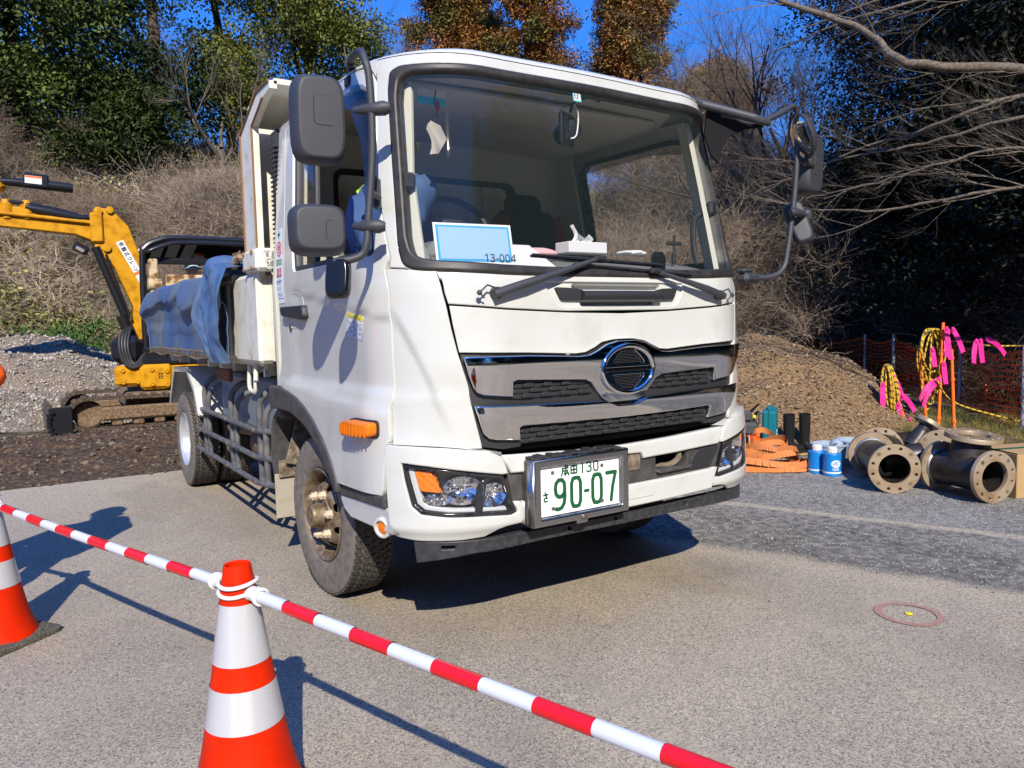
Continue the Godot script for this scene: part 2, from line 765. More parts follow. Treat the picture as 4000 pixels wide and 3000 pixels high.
	M.frame_metal = mat(lin(0.42, 0.42, 0.42), 0.28, 1.0)
	M.bolt = mat(lin(0.2, 0.17, 0.14), 0.5, 0.8)
	# glass
	var g := mat(Color(0.36, 0.44, 0.44, 0.06), 0.01)
	g.transparency = BaseMaterial3D.TRANSPARENCY_ALPHA
	M.glass = g
	var g2 := mat(Color(0.6, 0.63, 0.65, 0.02), 0.02)
	g2.transparency = BaseMaterial3D.TRANSPARENCY_ALPHA
	M.lens = g2
	var smoke := mat(Color(0.12, 0.1, 0.13, 0.62), 0.05)
	smoke.transparency = BaseMaterial3D.TRANSPARENCY_ALPHA
	M.visor = smoke
	M.amber = mat(lin(0.85, 0.22, 0.01), 0.12)
	M.amber.backlight_enabled = true
	M.amber.backlight = lin(0.4, 0.1, 0.0)
	M.reflector = mat(lin(0.85, 0.86, 0.88), 0.1, 1.0)
	M.dark_red = worldmap(mat(lin(0.20, 0.055, 0.03), 0.35), dust, 3.0, false)
	M.lamp_strip = mat(lin(0.5, 0.51, 0.52), 0.25)
	# cab inside
	M.trim = mat(lin(0.52, 0.51, 0.42), 0.8)
	M.liner = mat(lin(0.42, 0.385, 0.33), 0.9)
	M.dash = mat(lin(0.16, 0.165, 0.155), 0.75)
	M.seat = mat(lin(0.02, 0.02, 0.022), 0.8)
	M.seat_red = mat(lin(0.30, 0.025, 0.02), 0.8)
	M.navy = mat(lin(0.05, 0.10, 0.22), 0.85)
	M.cloth_blue = mat(lin(0.35, 0.52, 0.62), 0.8)
	M.hivis = mat(lin(0.5, 0.75, 0.03), 0.7)
	M.paper = mat(lin(0.68, 0.69, 0.69), 0.7)
	M.card_blue = mat(lin(0.02, 0.30, 0.60), 0.5)
	M.card_face = mat(lin(0.28, 0.45, 0.68), 0.4)
	M.cyan = mat(lin(0.05, 0.62, 0.78), 0.5)
	M.ink = mat(lin(0.02, 0.025, 0.04), 0.6)
	M.pink_cloth = mat(lin(0.75, 0.40, 0.42), 0.8)
	M.plate_white = mat(lin(0.84, 0.84, 0.86), 0.4)
	M.plate_green = mat(lin(0.008, 0.09, 0.03), 0.4)
	M.yellow_label = mat(lin(0.85, 0.68, 0.01), 0.5)
	M.red_ink = mat(lin(0.55, 0.03, 0.04), 0.6)
	M.green_ink = mat(lin(0.02, 0.22, 0.08), 0.6)
	M.blue_ink = mat(lin(0.02, 0.1, 0.4), 0.6)
	M.grey_ink = mat(lin(0.24, 0.25, 0.28), 0.7)
	M.orange_label = mat(lin(0.75, 0.15, 0.02), 0.6)
	# tarpaulin: blue plastic weave, sun-bleached and dusty
	var t := mat(lin(0.06, 0.16, 0.42), 0.6)
	t = worldmap(t, ntex(noise(31, 0.012, FastNoiseLite.TYPE_SIMPLEX, 6), [[0.0, Color(0.55, 0.7, 1.0)], [0.42, Color(0.9, 1.0, 1.15)], [0.55, Color(1.6, 1.35, 1.05)], [1.0, Color(2.1, 1.6, 1.0)]], 512), 0.5, false)
	t.albedo_color = Color(1, 1, 1)
	t.albedo_texture = ntex(noise(31, 0.004, FastNoiseLite.TYPE_SIMPLEX, 7), [[0.0, Color(0.20, 0.33, 0.54)], [0.36, Color(0.26, 0.37, 0.53)], [0.52, Color(0.31, 0.39, 0.50)], [0.64, Color(0.36, 0.41, 0.47)], [1.0, Color(0.46, 0.47, 0.45)]], 512)
	M.tarp = bump(t, fine, 0.3)
	# excavator
	var y := mat(lin(0.62, 0.30, 0.012), 0.42)
	y.metallic_specular = 0.3
	M.yellow = worldmap(y, ntex(noise(32, 0.02, FastNoiseLite.TYPE_SIMPLEX, 5), [[0.0, Color(0.78, 0.72, 0.62)], [0.5, Color(0.95, 0.94, 0.92)], [1.0, Color(1, 1, 1)]], 256), 0.9, false)
	M.track_rubber = worldmap(mat(lin(0.17, 0.12, 0.08), 0.95), ntex(noise(33, 0.04, FastNoiseLite.TYPE_SIMPLEX, 5), [[0.0, Color(0.4, 0.36, 0.33)], [1.0, Color(1, 1, 1)]], 256), 2.0, false)
	M.mud = worldmap(mat(lin(0.26, 0.18, 0.11), 0.95), ntex(noise(34, 0.04, FastNoiseLite.TYPE_SIMPLEX, 5), [[0.0, Color(0.6, 0.55, 0.5)], [1.0, Color(1, 1, 1)]], 256), 1.5, false)
	M.machine_black = mat(lin(0.012, 0.012, 0.014), 0.3)
	M.canopy_lens = mat(lin(0.42, 0.44, 0.36), 0.4)
	M.canopy_lens.backlight_enabled = true
	M.canopy_lens.backlight = lin(0.4, 0.42, 0.33)
	# cones
	var o := mat(lin(0.72, 0.022, 0.001), 0.5)
	o.metallic_specular = 0.25
	M.cone = worldmap(o, ntex(noise(35, 0.02, FastNoiseLite.TYPE_SIMPLEX, 5), [[0.0, Color(0.86, 0.84, 0.82)], [1.0, Color(1, 1, 1)]], 256), 1.5, false)
	var prism_img := Image.create(128, 128, false, Image.FORMAT_RGB8)
	var prism_h := Image.create(128, 128, false, Image.FORMAT_RGB8)
	for yy in 128:
		for xx in 128:
			var a := Vector2(fposmod(xx + yy, 16.0), fposmod(xx - yy, 16.0))
			var e := minf(minf(a.x, 16.0 - a.x), minf(a.y, 16.0 - a.y))
			var k := 0.80 if e > 1.6 else 0.62
			prism_img.set_pixel(xx, yy, Color(k, k, k + 0.015))
			var hh := 0.5 + 0.5 * (a.x / 16.0 - a.y / 16.0) if e > 1.0 else 0.0
			prism_h.set_pixel(xx, yy, Color(hh, hh, hh))
	var sh := mat(Color(1, 1, 1), 0.22, 0.12)
	sh.albedo_texture = ImageTexture.create_from_image(prism_img)
	sh.uv1_scale = Vector3(9, 4, 1)
	sh.clearcoat_enabled = true
	sh.clearcoat = 0.8
	sh.clearcoat_roughness = 0.08
	bump(sh, ImageTexture.create_from_image(prism_h), 0.03)
	M.sheet = sh
	M.cone_base = worldmap(mat(lin(0.12, 0.11, 0.085), 0.95), ntex(noise(36, 0.06, FastNoiseLite.TYPE_SIMPLEX, 5), [[0.0, Color(0.4, 0.4, 0.38)], [0.6, Color(0.9, 0.9, 0.85)], [1.0, Color(1.4, 1.4, 1.3)]], 256), 4.0, false)
	M.bar_white = mat(lin(0.60, 0.63, 0.69), 0.3)
	M.bar_red = mat(lin(0.66, 0.008, 0.015), 0.22)
	M.ring_white = worldmap(mat(lin(0.75, 0.75, 0.74), 0.45), dust, 6.0, false)
	# yard things
	M.flange = worldmap(mat(lin(0.42, 0.34, 0.25), 0.45, 0.35), ntex(noise(37, 0.012, FastNoiseLite.TYPE_SIMPLEX, 5), [[0.0, Color(0.78, 0.66, 0.52)], [0.45, Color(0.93, 0.90, 0.85)], [1.0, Color(1, 1, 1)]], 256), 1.5, false)
	M.pipe_paint = worldmap(mat(lin(0.045, 0.042, 0.042), 0.4, 0.2), ntex(noise(38, 0.03, FastNoiseLite.TYPE_SIMPLEX, 5), [[0.0, Color(0.7, 0.6, 0.5)], [1.0, Color(1, 1, 1)]], 256), 2.0, false)
	M.net_orange = mat(lin(0.90, 0.17, 0.03), 0.6)
	M.stake = mat(lin(0.85, 0.16, 0.015), 0.5)
	M.ribbon = mat(lin(0.88, 0.03, 0.32), 0.5)
	M.ribbon.backlight_enabled = true
	M.ribbon.backlight = lin(0.3, 0.01, 0.1)
	M.rope_yellow = mat(lin(0.58, 0.36, 0.02), 0.7)
	M.rope_black = mat(lin(0.02, 0.02, 0.02), 0.7)
	M.teal = worldmap(mat(lin(0.006, 0.16, 0.20), 0.4), dust, 3.0, false)
	M.saw_orange = mat(lin(0.75, 0.10, 0.01), 0.35)
	M.strap = mat(lin(0.60, 0.19, 0.05), 0.8)
	M.strap.vertex_color_use_as_albedo = true
	M.boot = mat(lin(0.014, 0.014, 0.014), 0.3)
	M.boot_sole = mat(lin(0.30, 0.22, 0.08), 0.7)
	M.bucket_blue = mat(lin(0.27, 0.34, 0.43), 0.45)
	M.can_blue = mat(lin(0.005, 0.19, 0.56), 0.3)
	M.can_cap = worldmap(mat(lin(0.70, 0.68, 0.62), 0.5), dust, 6.0, false)
	M.cardboard = worldmap(mat(lin(0.42, 0.27, 0.13), 0.85), dust, 2.0, false)
	M.tape_green = mat(lin(0.02, 0.12, 0.06), 0.3)
	M.post_grey = mat(lin(0.34, 0.35, 0.38), 0.5, 0.3)
	# people
	M.skin = mat(lin(0.45, 0.26, 0.18), 0.6)
	M.skin.subsurf_scatter_enabled = true
	M.skin.subsurf_scatter_strength = 0.2
	M.hi_orange = worldmap(mat(lin(0.88, 0.11, 0.006), 0.75), ntex(noise(40, 0.02), [[0.0, Color(0.85, 0.85, 0.85)], [1.0, Color(1, 1, 1)]], 256), 3.0, false)
	M.reflective = mat(lin(0.6, 0.61, 0.6), 0.35, 0.2)
	M.work_blue = mat(lin(0.25, 0.33, 0.42), 0.85)
	# plants
	M.leaf = mat(Color(1, 1, 1), 0.6)
	M.leaf.metallic_specular = 0.3
	M.leaf.vertex_color_use_as_albedo = true
	M.leaf.backlight_enabled = true
	M.leaf.backlight = lin(0.05, 0.07, 0.01)
	M.twig = mat(Color(1, 1, 1), 0.85)
	M.twig.vertex_color_use_as_albedo = true
	M.bark = worldmap(mat(lin(0.13, 0.10, 0.075), 0.95), ntex(noise(41, 0.05, FastNoiseLite.TYPE_SIMPLEX, 5), [[0.0, Color(0.45, 0.42, 0.4)], [0.6, Color(0.9, 0.88, 0.85)], [1.0, Color(1.0, 1.0, 0.97)]], 256), 1.2, false)
	M.pale_bark = worldmap(mat(lin(0.22, 0.19, 0.16), 0.9), ntex(noise(42, 0.05, FastNoiseLite.TYPE_SIMPLEX, 5), [[0.0, Color(0.45, 0.40, 0.36)], [0.6, Color(0.85, 0.82, 0.78)], [1.0, Color(1.0, 1.0, 0.97)]], 256), 2.0, false)
	M.stone = mat(Color(1, 1, 1), 0.9)
	M.stone.vertex_color_use_as_albedo = true


# --- ground -------------------------------------------------------------------------------------------------
var yard := V2([-60, -15.0, -8, -16.2, 0.3, -16.6, 7.5, -17.0, 12.2, -14.6, 13.4, -10.8, 12.9, -8.6, 11.6, -6.0, 9.1, -2.8, 7.2, 0.2, 6.2, 3.0, 6.6, 8.0, 8.0, 14.0, 10.0, 30.0, -60, 30.0])
var bumps := FastNoiseLite.new()


func outside(q: Vector2) -> float:
	# metres beyond the edge of the yard
	if Geometry2D.is_point_in_polygon(q, yard):
		return 0.0
	var d := 1e9
	for i in yard.size():
		d = minf(d, q.distance_to(Geometry2D.get_closest_point_to_segment(q, yard[i], yard[(i + 1) % yard.size()])))
	return d


func land(x: float, z: float) -> float:
	var d := outside(Vector2(x, z))
	if d <= 0.0:
		return 0.0
	if z > 2.0:
		return minf(d * 0.25, 1.5) + bumps.get_noise_2d(x * 8.0, z * 8.0) * 0.15
	var h := 0.0
	var steep := lerpf(0.9, 1.0, smoothstep(8.0, 2.0, x))
	if d < 0.8:
		h = d * 0.1
	else:
		h = 0.08 + (d - 0.8) * steep
	var top := lerpf(6.8, 7.4, smoothstep(9.0, 3.0, x))
	if h > top - 1.5:
		h = top - 1.5 + 1.5 * (1.0 - exp(-(h - top + 1.5) / 1.5))
	return h + bumps.get_noise_2d(x * 6.0, z * 6.0) * minf(d * 0.2, 0.9)


func setting() -> void:
	bumps.seed = 3
	bumps.frequency = 0.05
	# the base ground and the hillside: one sheet out to the horizon
	var mb := MB.new()
	var xs := []
	var zs := []
	var v := -90.0
	while v <= 100.0:
		xs.append(v)
		v += 1.0 if v >= -14.0 and v < 32.0 else 6.0
	v = -100.0
	while v <= 60.0:
		zs.append(v)
		v += 1.0 if v >= -36.0 and v < 6.0 else 6.0
	for i in xs.size() - 1:
		for j in zs.size() - 1:
			var q := []
			for k in [[i, j + 1], [i + 1, j + 1], [i + 1, j], [i, j]]:
				q.append(Vector3(xs[k[0]], land(xs[k[0]], zs[k[1]]), zs[k[1]]))
			mb.quad(q[0], q[1], q[2], q[3])
	var soil := mat(Color(1, 1, 1), 0.95)
	worldmap(soil, ntex(noise(51, 0.02, FastNoiseLite.TYPE_SIMPLEX, 6), [[0.0, Color(0.16, 0.12, 0.08)], [0.4, Color(0.30, 0.24, 0.16)], [0.6, Color(0.36, 0.34, 0.2)], [1.0, Color(0.5, 0.42, 0.3)]], 512), 0.4)
	bump(soil, M.grit, 3.0)
	struct("ground", mb, soil, "brown soil ground rising to the wooded hillside", "ground", 60.0)

	# the paved and gravelled yard, one sheet above the soil; its tints are stains, dust, gravel and a concrete strip
	var n := 1024
	var x0 := -9.0
	var z0 := -16.0
	var span := 24.0
	var img := Image.create(n, n, false, Image.FORMAT_RGB8)
	var big := noise(61, 0.35, FastNoiseLite.TYPE_SIMPLEX_SMOOTH, 5)
	var mid := noise(62, 1.6, FastNoiseLite.TYPE_SIMPLEX_SMOOTH, 4)
	var small := noise(63, 13.0, FastNoiseLite.TYPE_SIMPLEX, 3)
	var asphalt := Color(0.262, 0.228, 0.183)
	var pale := Color(0.34, 0.29, 0.22)
	var dark := Color(0.115, 0.108, 0.098)
	var strip := Color(0.30, 0.27, 0.215)
	var gravel := Color(0.175, 0.17, 0.162)
	var earth := Color(0.17, 0.12, 0.075)
	for j in n:
		for i in n:
			var x := x0 + span * (i + 0.5) / n
			var z := z0 + span * (j + 0.5) / n
			var b := big.get_noise_2d(x, z)
			var m := mid.get_noise_2d(x, z)
			var s := small.get_noise_2d(x, z)
			var w := 0.93 * x - 0.37 * z
			var col := asphalt * (1.0 + b * 0.16 + m * 0.10)
			# tan dust along the far left edge and behind the truck
			var far := smoothstep(-3.0, -5.6, z + b * 0.8 + m * 0.4)
			if x < 1.0:
				col = col.lerp(pale, far * 0.75)
			var wd := w + b * 0.10 + m * 0.10
			# dusty seam before the dark strip
			col = col.lerp(pale, exp(-pow((wd - 1.16) / 0.10, 2.0)) * 0.6)
			col = col.lerp(dark * (1.0 + m * 0.3 + s * 0.5), smoothstep(1.20, 1.34, wd))
			if wd > 1.25:
				col = col.lerp(Color(0.27, 0.26, 0.24), smoothstep(-0.1, 0.6, s + m * 0.5 + (wd - 1.6) * 0.6) * 0.45)
			var ws := w + m * 0.03
			if ws > 2.30:
				col = col.lerp(gravel * (1.0 + m * 0.25 + s * 0.55), smoothstep(2.30, 2.36, ws))
			var st := smoothstep(2.315, 2.335, ws) * (1.0 - smoothstep(2.42, 2.445, ws))
			col = col.lerp(strip * (1.0 + s * 0.25), st * (0.95 if m > -0.38 else 0.5))
			if w > 3.9:
				col = col.lerp(earth * (1.0 + m * 0.5 + s * 0.4), smoothstep(4.1, 4.8, w + b * 0.5 + m * 0.4))
			# tan smears, tyre-darkened lanes and oil marks
			col = col.lerp(Color(0.33, 0.26, 0.17), smoothstep(0.25, 0.6, mid.get_noise_2d(x * 0.7 + 90.0, z * 0.45)) * 0.28 if w < 1.2 else 0.0)
			col *= 1.0 - 0.09 * exp(-pow((x + 0.95 + b * 0.1) / 0.16, 2.0)) - 0.07 * exp(-pow((x - 0.9 + b * 0.1) / 0.18, 2.0))
			col = col.lerp(col * 0.72, smoothstep(0.30, 0.5, big.get_noise_2d(x * 1.9 + 40.0, z * 0.8)) * 0.5)
			img.set_pixel(i, j, (col * 1.85).linear_to_srgb())
	var road := mat(Color(1, 1, 1), 0.85)
	road.albedo_texture = ImageTexture.create_from_image(img)
	road.detail_enabled = true
	road.detail_blend_mode = BaseMaterial3D.BLEND_MODE_MUL
	road.detail_uv_layer = BaseMaterial3D.DETAIL_UV_2
	road.uv2_triplanar = true
	road.uv2_world_triplanar = true
	road.uv2_scale = Vector3.ONE * 0.85
	var agg := noise(64, 0.23, FastNoiseLite.TYPE_CELLULAR, 1)
	agg.fractal_type = FastNoiseLite.FRACTAL_NONE
	agg.cellular_return_type = FastNoiseLite.RETURN_CELL_VALUE
	road.detail_albedo = ntex(agg, [[0.0, Color(0.48, 0.48, 0.49)], [0.12, Color(0.68, 0.68, 0.67)], [0.45, Color(0.82, 0.81, 0.79)], [0.9, Color(0.93, 0.91, 0.88)], [1.0, Color(1, 1, 1)]], 1024)
	var mr := MB.new()
	# outline with a broken edge on the dug side
	var edge := PackedVector2Array()
	var k := 0
	for q in [[-9.0, -5.35], [-4.5, -5.5], [-2.6, -5.5], [-1.8, -5.75], [-0.9, -6.1], [0.2, -6.3], [1.6, -7.4], [3.0, -9.5], [3.5, -13.0], [7.5, -13.5], [8.0, -4.0], [6.6, 0.5], [6.0, 3.0], [6.5, 8.0], [-9.0, 8.0]]:
		edge.append(Vector2(q[0], q[1]))
	edge = resampled(edge, 0.18)
	for i in edge.size():
		if edge[i].y < -5.0:
			edge[i] += Vector2(mid.get_noise_2d(edge[i].x * 2.0, edge[i].y), mid.get_noise_2d(edge[i].y * 2.0, edge[i].x + 9.0)) * 0.16
	var f := func(q: Vector2) -> Vector3: return Vector3(q.x, 0.012, -q.y)
	var flip := PackedVector2Array()
	for q in edge:
		flip.append(Vector2(q.x, -q.y))
	drape(mr, flip, [], 1.0, f, 0.03, 0.0)
	for i in mr.u.size():
		mr.u[i] = Vector2((mr.p[i].x - x0) / span, (mr.p[i].z - z0) / span)
	struct("pavement", mr, road, "worn grey asphalt yard with a dusty seam and gravel side strip", "pavement")

	# loose grit and stones lying on the paving, denser on the gravel side
	var stone := MB.new()
	stone.ball(Vector3.ZERO, Vector3(1.0, 0.6, 0.8), 5, 3)
	for i in stone.p.size():
		var d: Vector3 = stone.p[i]
		stone.p[i] = d * (1.0 + 0.25 * sin(d.x * 7.0 + d.z * 5.0 + d.y * 3.0))
	var sm := stone.commit(20.0)
	var at := []
	var tint := []
	for i in 60000:
		var w := rng.randf_range(1.2, 5.2)
		var t := rng.randf_range(-3.5, 3.0)
		var x := 0.93 * w + 0.37 * t
		var z := -0.37 * w + 0.93 * t
		var dens := 0.9 if w > 2.45 else 0.5
		if w > 2.3 and w < 2.45:
			dens = 0.06
		if rng.randf() > dens:
			continue
		var r := rng.randf_range(0.002, 0.0058) * (1.5 if rng.randf() < 0.06 else 1.0)
		at.append(Transform3D(Basis.from_euler(Vector3(rng.randf() * 6.0, rng.randf() * 6.0, rng.randf() * 6.0)).scaled(Vector3.ONE * r), Vector3(x, 0.013 + r * 0.3, z)))
		var g := rng.randf_range(0.10, 0.42)
		tint.append(Color(g, g * 0.97, g * 0.9))
	for i in 5200:
		var x := rng.randf_range(-6.0, 1.6)
		var z := rng.randf_range(-5.6, 2.2)
		if rng.randf() > 0.12 + 0.88 * smoothstep(-2.0, -5.5, z):
			continue
		var r := rng.randf_range(0.002, 0.006)
		at.append(Transform3D(Basis.from_euler(Vector3(rng.randf() * 6.0, rng.randf() * 6.0, 0)).scaled(Vector3.ONE * r), Vector3(x, 0.013 + r * 0.3, z)))
		var g := rng.randf_range(0.08, 0.4)
		tint.append(Color(g, g * 0.93, g * 0.8))
	var loose := many("loose_gravel", sm, M.stone, at, tint, self)
	mark(loose, "loose grey grit and small stones scattered over the paving", "gravel")

	# the surveyor's mark: a sprayed red ring and a yellow stud
	var ring := MB.new()
	var rn := noise(65, 3.0)
	for i in 64:
		var a0 := TAU * i / 64
		var a1 := TAU * (i + 1) / 64
		var q := []
		for s in [[a0, 0.114], [a1, 0.114], [a1, 0.146], [a0, 0.146]]:
			var rr: float = s[1] + rn.get_noise_2d(cos(s[0]) * 3.0, sin(s[0]) * 3.0) * 0.008
			q.append(Vector3(cos(s[0]) * rr * 0.97, 0.0, sin(s[0]) * rr))
		ring.quad(q[3], q[2], q[1], q[0])
	var rm := mat(lin(0.40, 0.20, 0.165), 0.85)
	worldmap(rm, ntex(noise(66, 0.08, FastNoiseLite.TYPE_SIMPLEX, 4), [[0.3, Color(0.72, 0.95, 0.95)], [0.5, Color(1, 0.95, 0.92)], [0.7, Color(1, 1, 1)]], 256), 3.0)
	var survey := thing("survey_mark", "faded red sprayed ring round a yellow stud on the asphalt", "ground marking", Vector3(1.066, 0.016, 0.81))
	part("paint_ring", ring, rm, survey)
	var st := MB.new()
	st.lathe([Vector2(0.016, 0.0), Vector2(0.016, 0.002), Vector2(0.009, 0.004), Vector2(0, 0.004)], 14)
	part("stud", st, M.yellow_label, survey)

	# dug brown earth left of the truck
	var em := MB.new()
	var dn := noise(67, 1.3, FastNoiseLite.TYPE_SIMPLEX, 4)
	var ef := func(q: Vector2) -> Vector3:
		var x: float = lerpf(-7.5, 3.4, q.x)
		var zz: float = lerpf(-5.35, -9.4, q.y)
		var e := sin(PI * clampf(q.y, 0.0, 1.0))
		var up: float = 0.015 + 0.075 * e + dn.get_noise_2d(x, zz) * 0.10 * e + dn.get_noise_2d(x * 4.0, zz * 4.0) * 0.03 * e
		return Vector3(x, maxf(up, -0.01), zz)
	drape(em, rect(0, 0, 1, 1), [], 0.014, ef, 0.0, 0.0)
	var dirt := mat(Color(1, 1, 1), 0.98)
	worldmap(dirt, ntex(noise(68, 0.03, FastNoiseLite.TYPE_SIMPLEX, 6), [[0.0, Color(0.17, 0.12, 0.08)], [0.5, Color(0.30, 0.22, 0.15)], [0.8, Color(0.45, 0.36, 0.26)], [1.0, Color(0.5, 0.42, 0.32)]], 512), 0.8)
	bump(dirt, M.grit, 2.0)
	M.dirt = dirt
	struct("dirt", em, dirt, "strip of dug dark brown earth behind the asphalt edge", "earth", 60.0)
	at = []
	tint = []
	for i in 2600:
		var x := rng.randf_range(-5.0, 2.0)
		var z := rng.randf_range(-9.6, -5.3)
		var r := rng.randf_range(0.006, 0.03) * (1.0 if rng.randf() < 0.9 else 1.8)
		at.append(Transform3D(Basis.from_euler(Vector3(rng.randf() * 6.0, rng.randf() * 6.0, 0)).scaled(Vector3.ONE * r), ef.call(Vector2((x + 7.5) / 10.9, (z + 5.35) / -4.05)) + Vector3(0, r * 0.2, 0)))
		var g := rng.randf_range(0.05, 0.2)
		tint.append(Color(g, g * 0.75, g * 0.5))
	mark(many("dirt_clods", sm, M.stone, at, tint, self), "brown clods and crumbs on the dug earth", "dirt")

	heap("gravel_pile", "pale heap of crushed stone behind the excavator", Vector3(-2.15, 0, -12.7), Vector3(4.2, 1.28, 2.6), sm, 15000, 0.44, 71)
	mound(sm)


func heap(called: String, label: String, at: Vector3, size: Vector3, stone: Mesh, count: int, bright: float, sd: int) -> void:
	var pile := thing(called, label, "gravel pile", at)
	var hn := noise(sd, 0.9, FastNoiseLite.TYPE_SIMPLEX, 4)
	var hf := func(q: Vector2) -> Vector3:
		var r := Vector2(q.x, q.y).length()
		var h: float = (exp(-r * r * 2.6) - 0.065) / 0.935
		return Vector3(q.x * size.x, maxf(-0.05, h * size.y + hn.get_noise_2d(q.x * size.x, q.y * size.z) * 0.22 * (1.0 - r * 0.8)), -q.y * size.z)
	var mb := MB.new()
	drape(mb, circle(Vector2.ZERO, 1.0, 40), [], 0.05, hf, 0.0, 0.0)
	var m := mat(Color(1, 1, 1), 0.95)
	worldmap(m, ntex(noise(sd + 1, 0.06, FastNoiseLite.TYPE_SIMPLEX, 5), [[0.0, Color(0.30, 0.24, 0.18)], [0.5, Color(0.50, 0.44, 0.37)], [1.0, Color(0.75, 0.72, 0.67)]], 512), 0.9)
	bump(m, M.grit, 2.0)
	part("core", mb, m, pile, 70.0)
	var w := []
	var tint := []
	for i in count:
		var r := sqrt(rng.randf())
		var a := rng.randf() * TAU
		var q := Vector2(cos(a), sin(a)) * r
		var k := rng.randf_range(0.010, 0.034) * (1.5 if rng.randf() < 0.05 else 1.0)
		w.append(Transform3D(Basis.from_euler(Vector3(rng.randf() * 6.0, rng.randf() * 6.0, rng.randf() * 6.0)).scaled(Vector3.ONE * k), hf.call(q) + Vector3(0, k * 0.25, 0)))
		var b := bumps.get_noise_2d(q.x * 90.0, q.y * 90.0)
		var g := clampf(rng.randf_range(0.18, bright) + b * 0.16, 0.06, 0.65)
		tint.append(Color(g, g * 0.89, g * 0.76))
	many("stones", stone, M.stone, w, tint, pile)


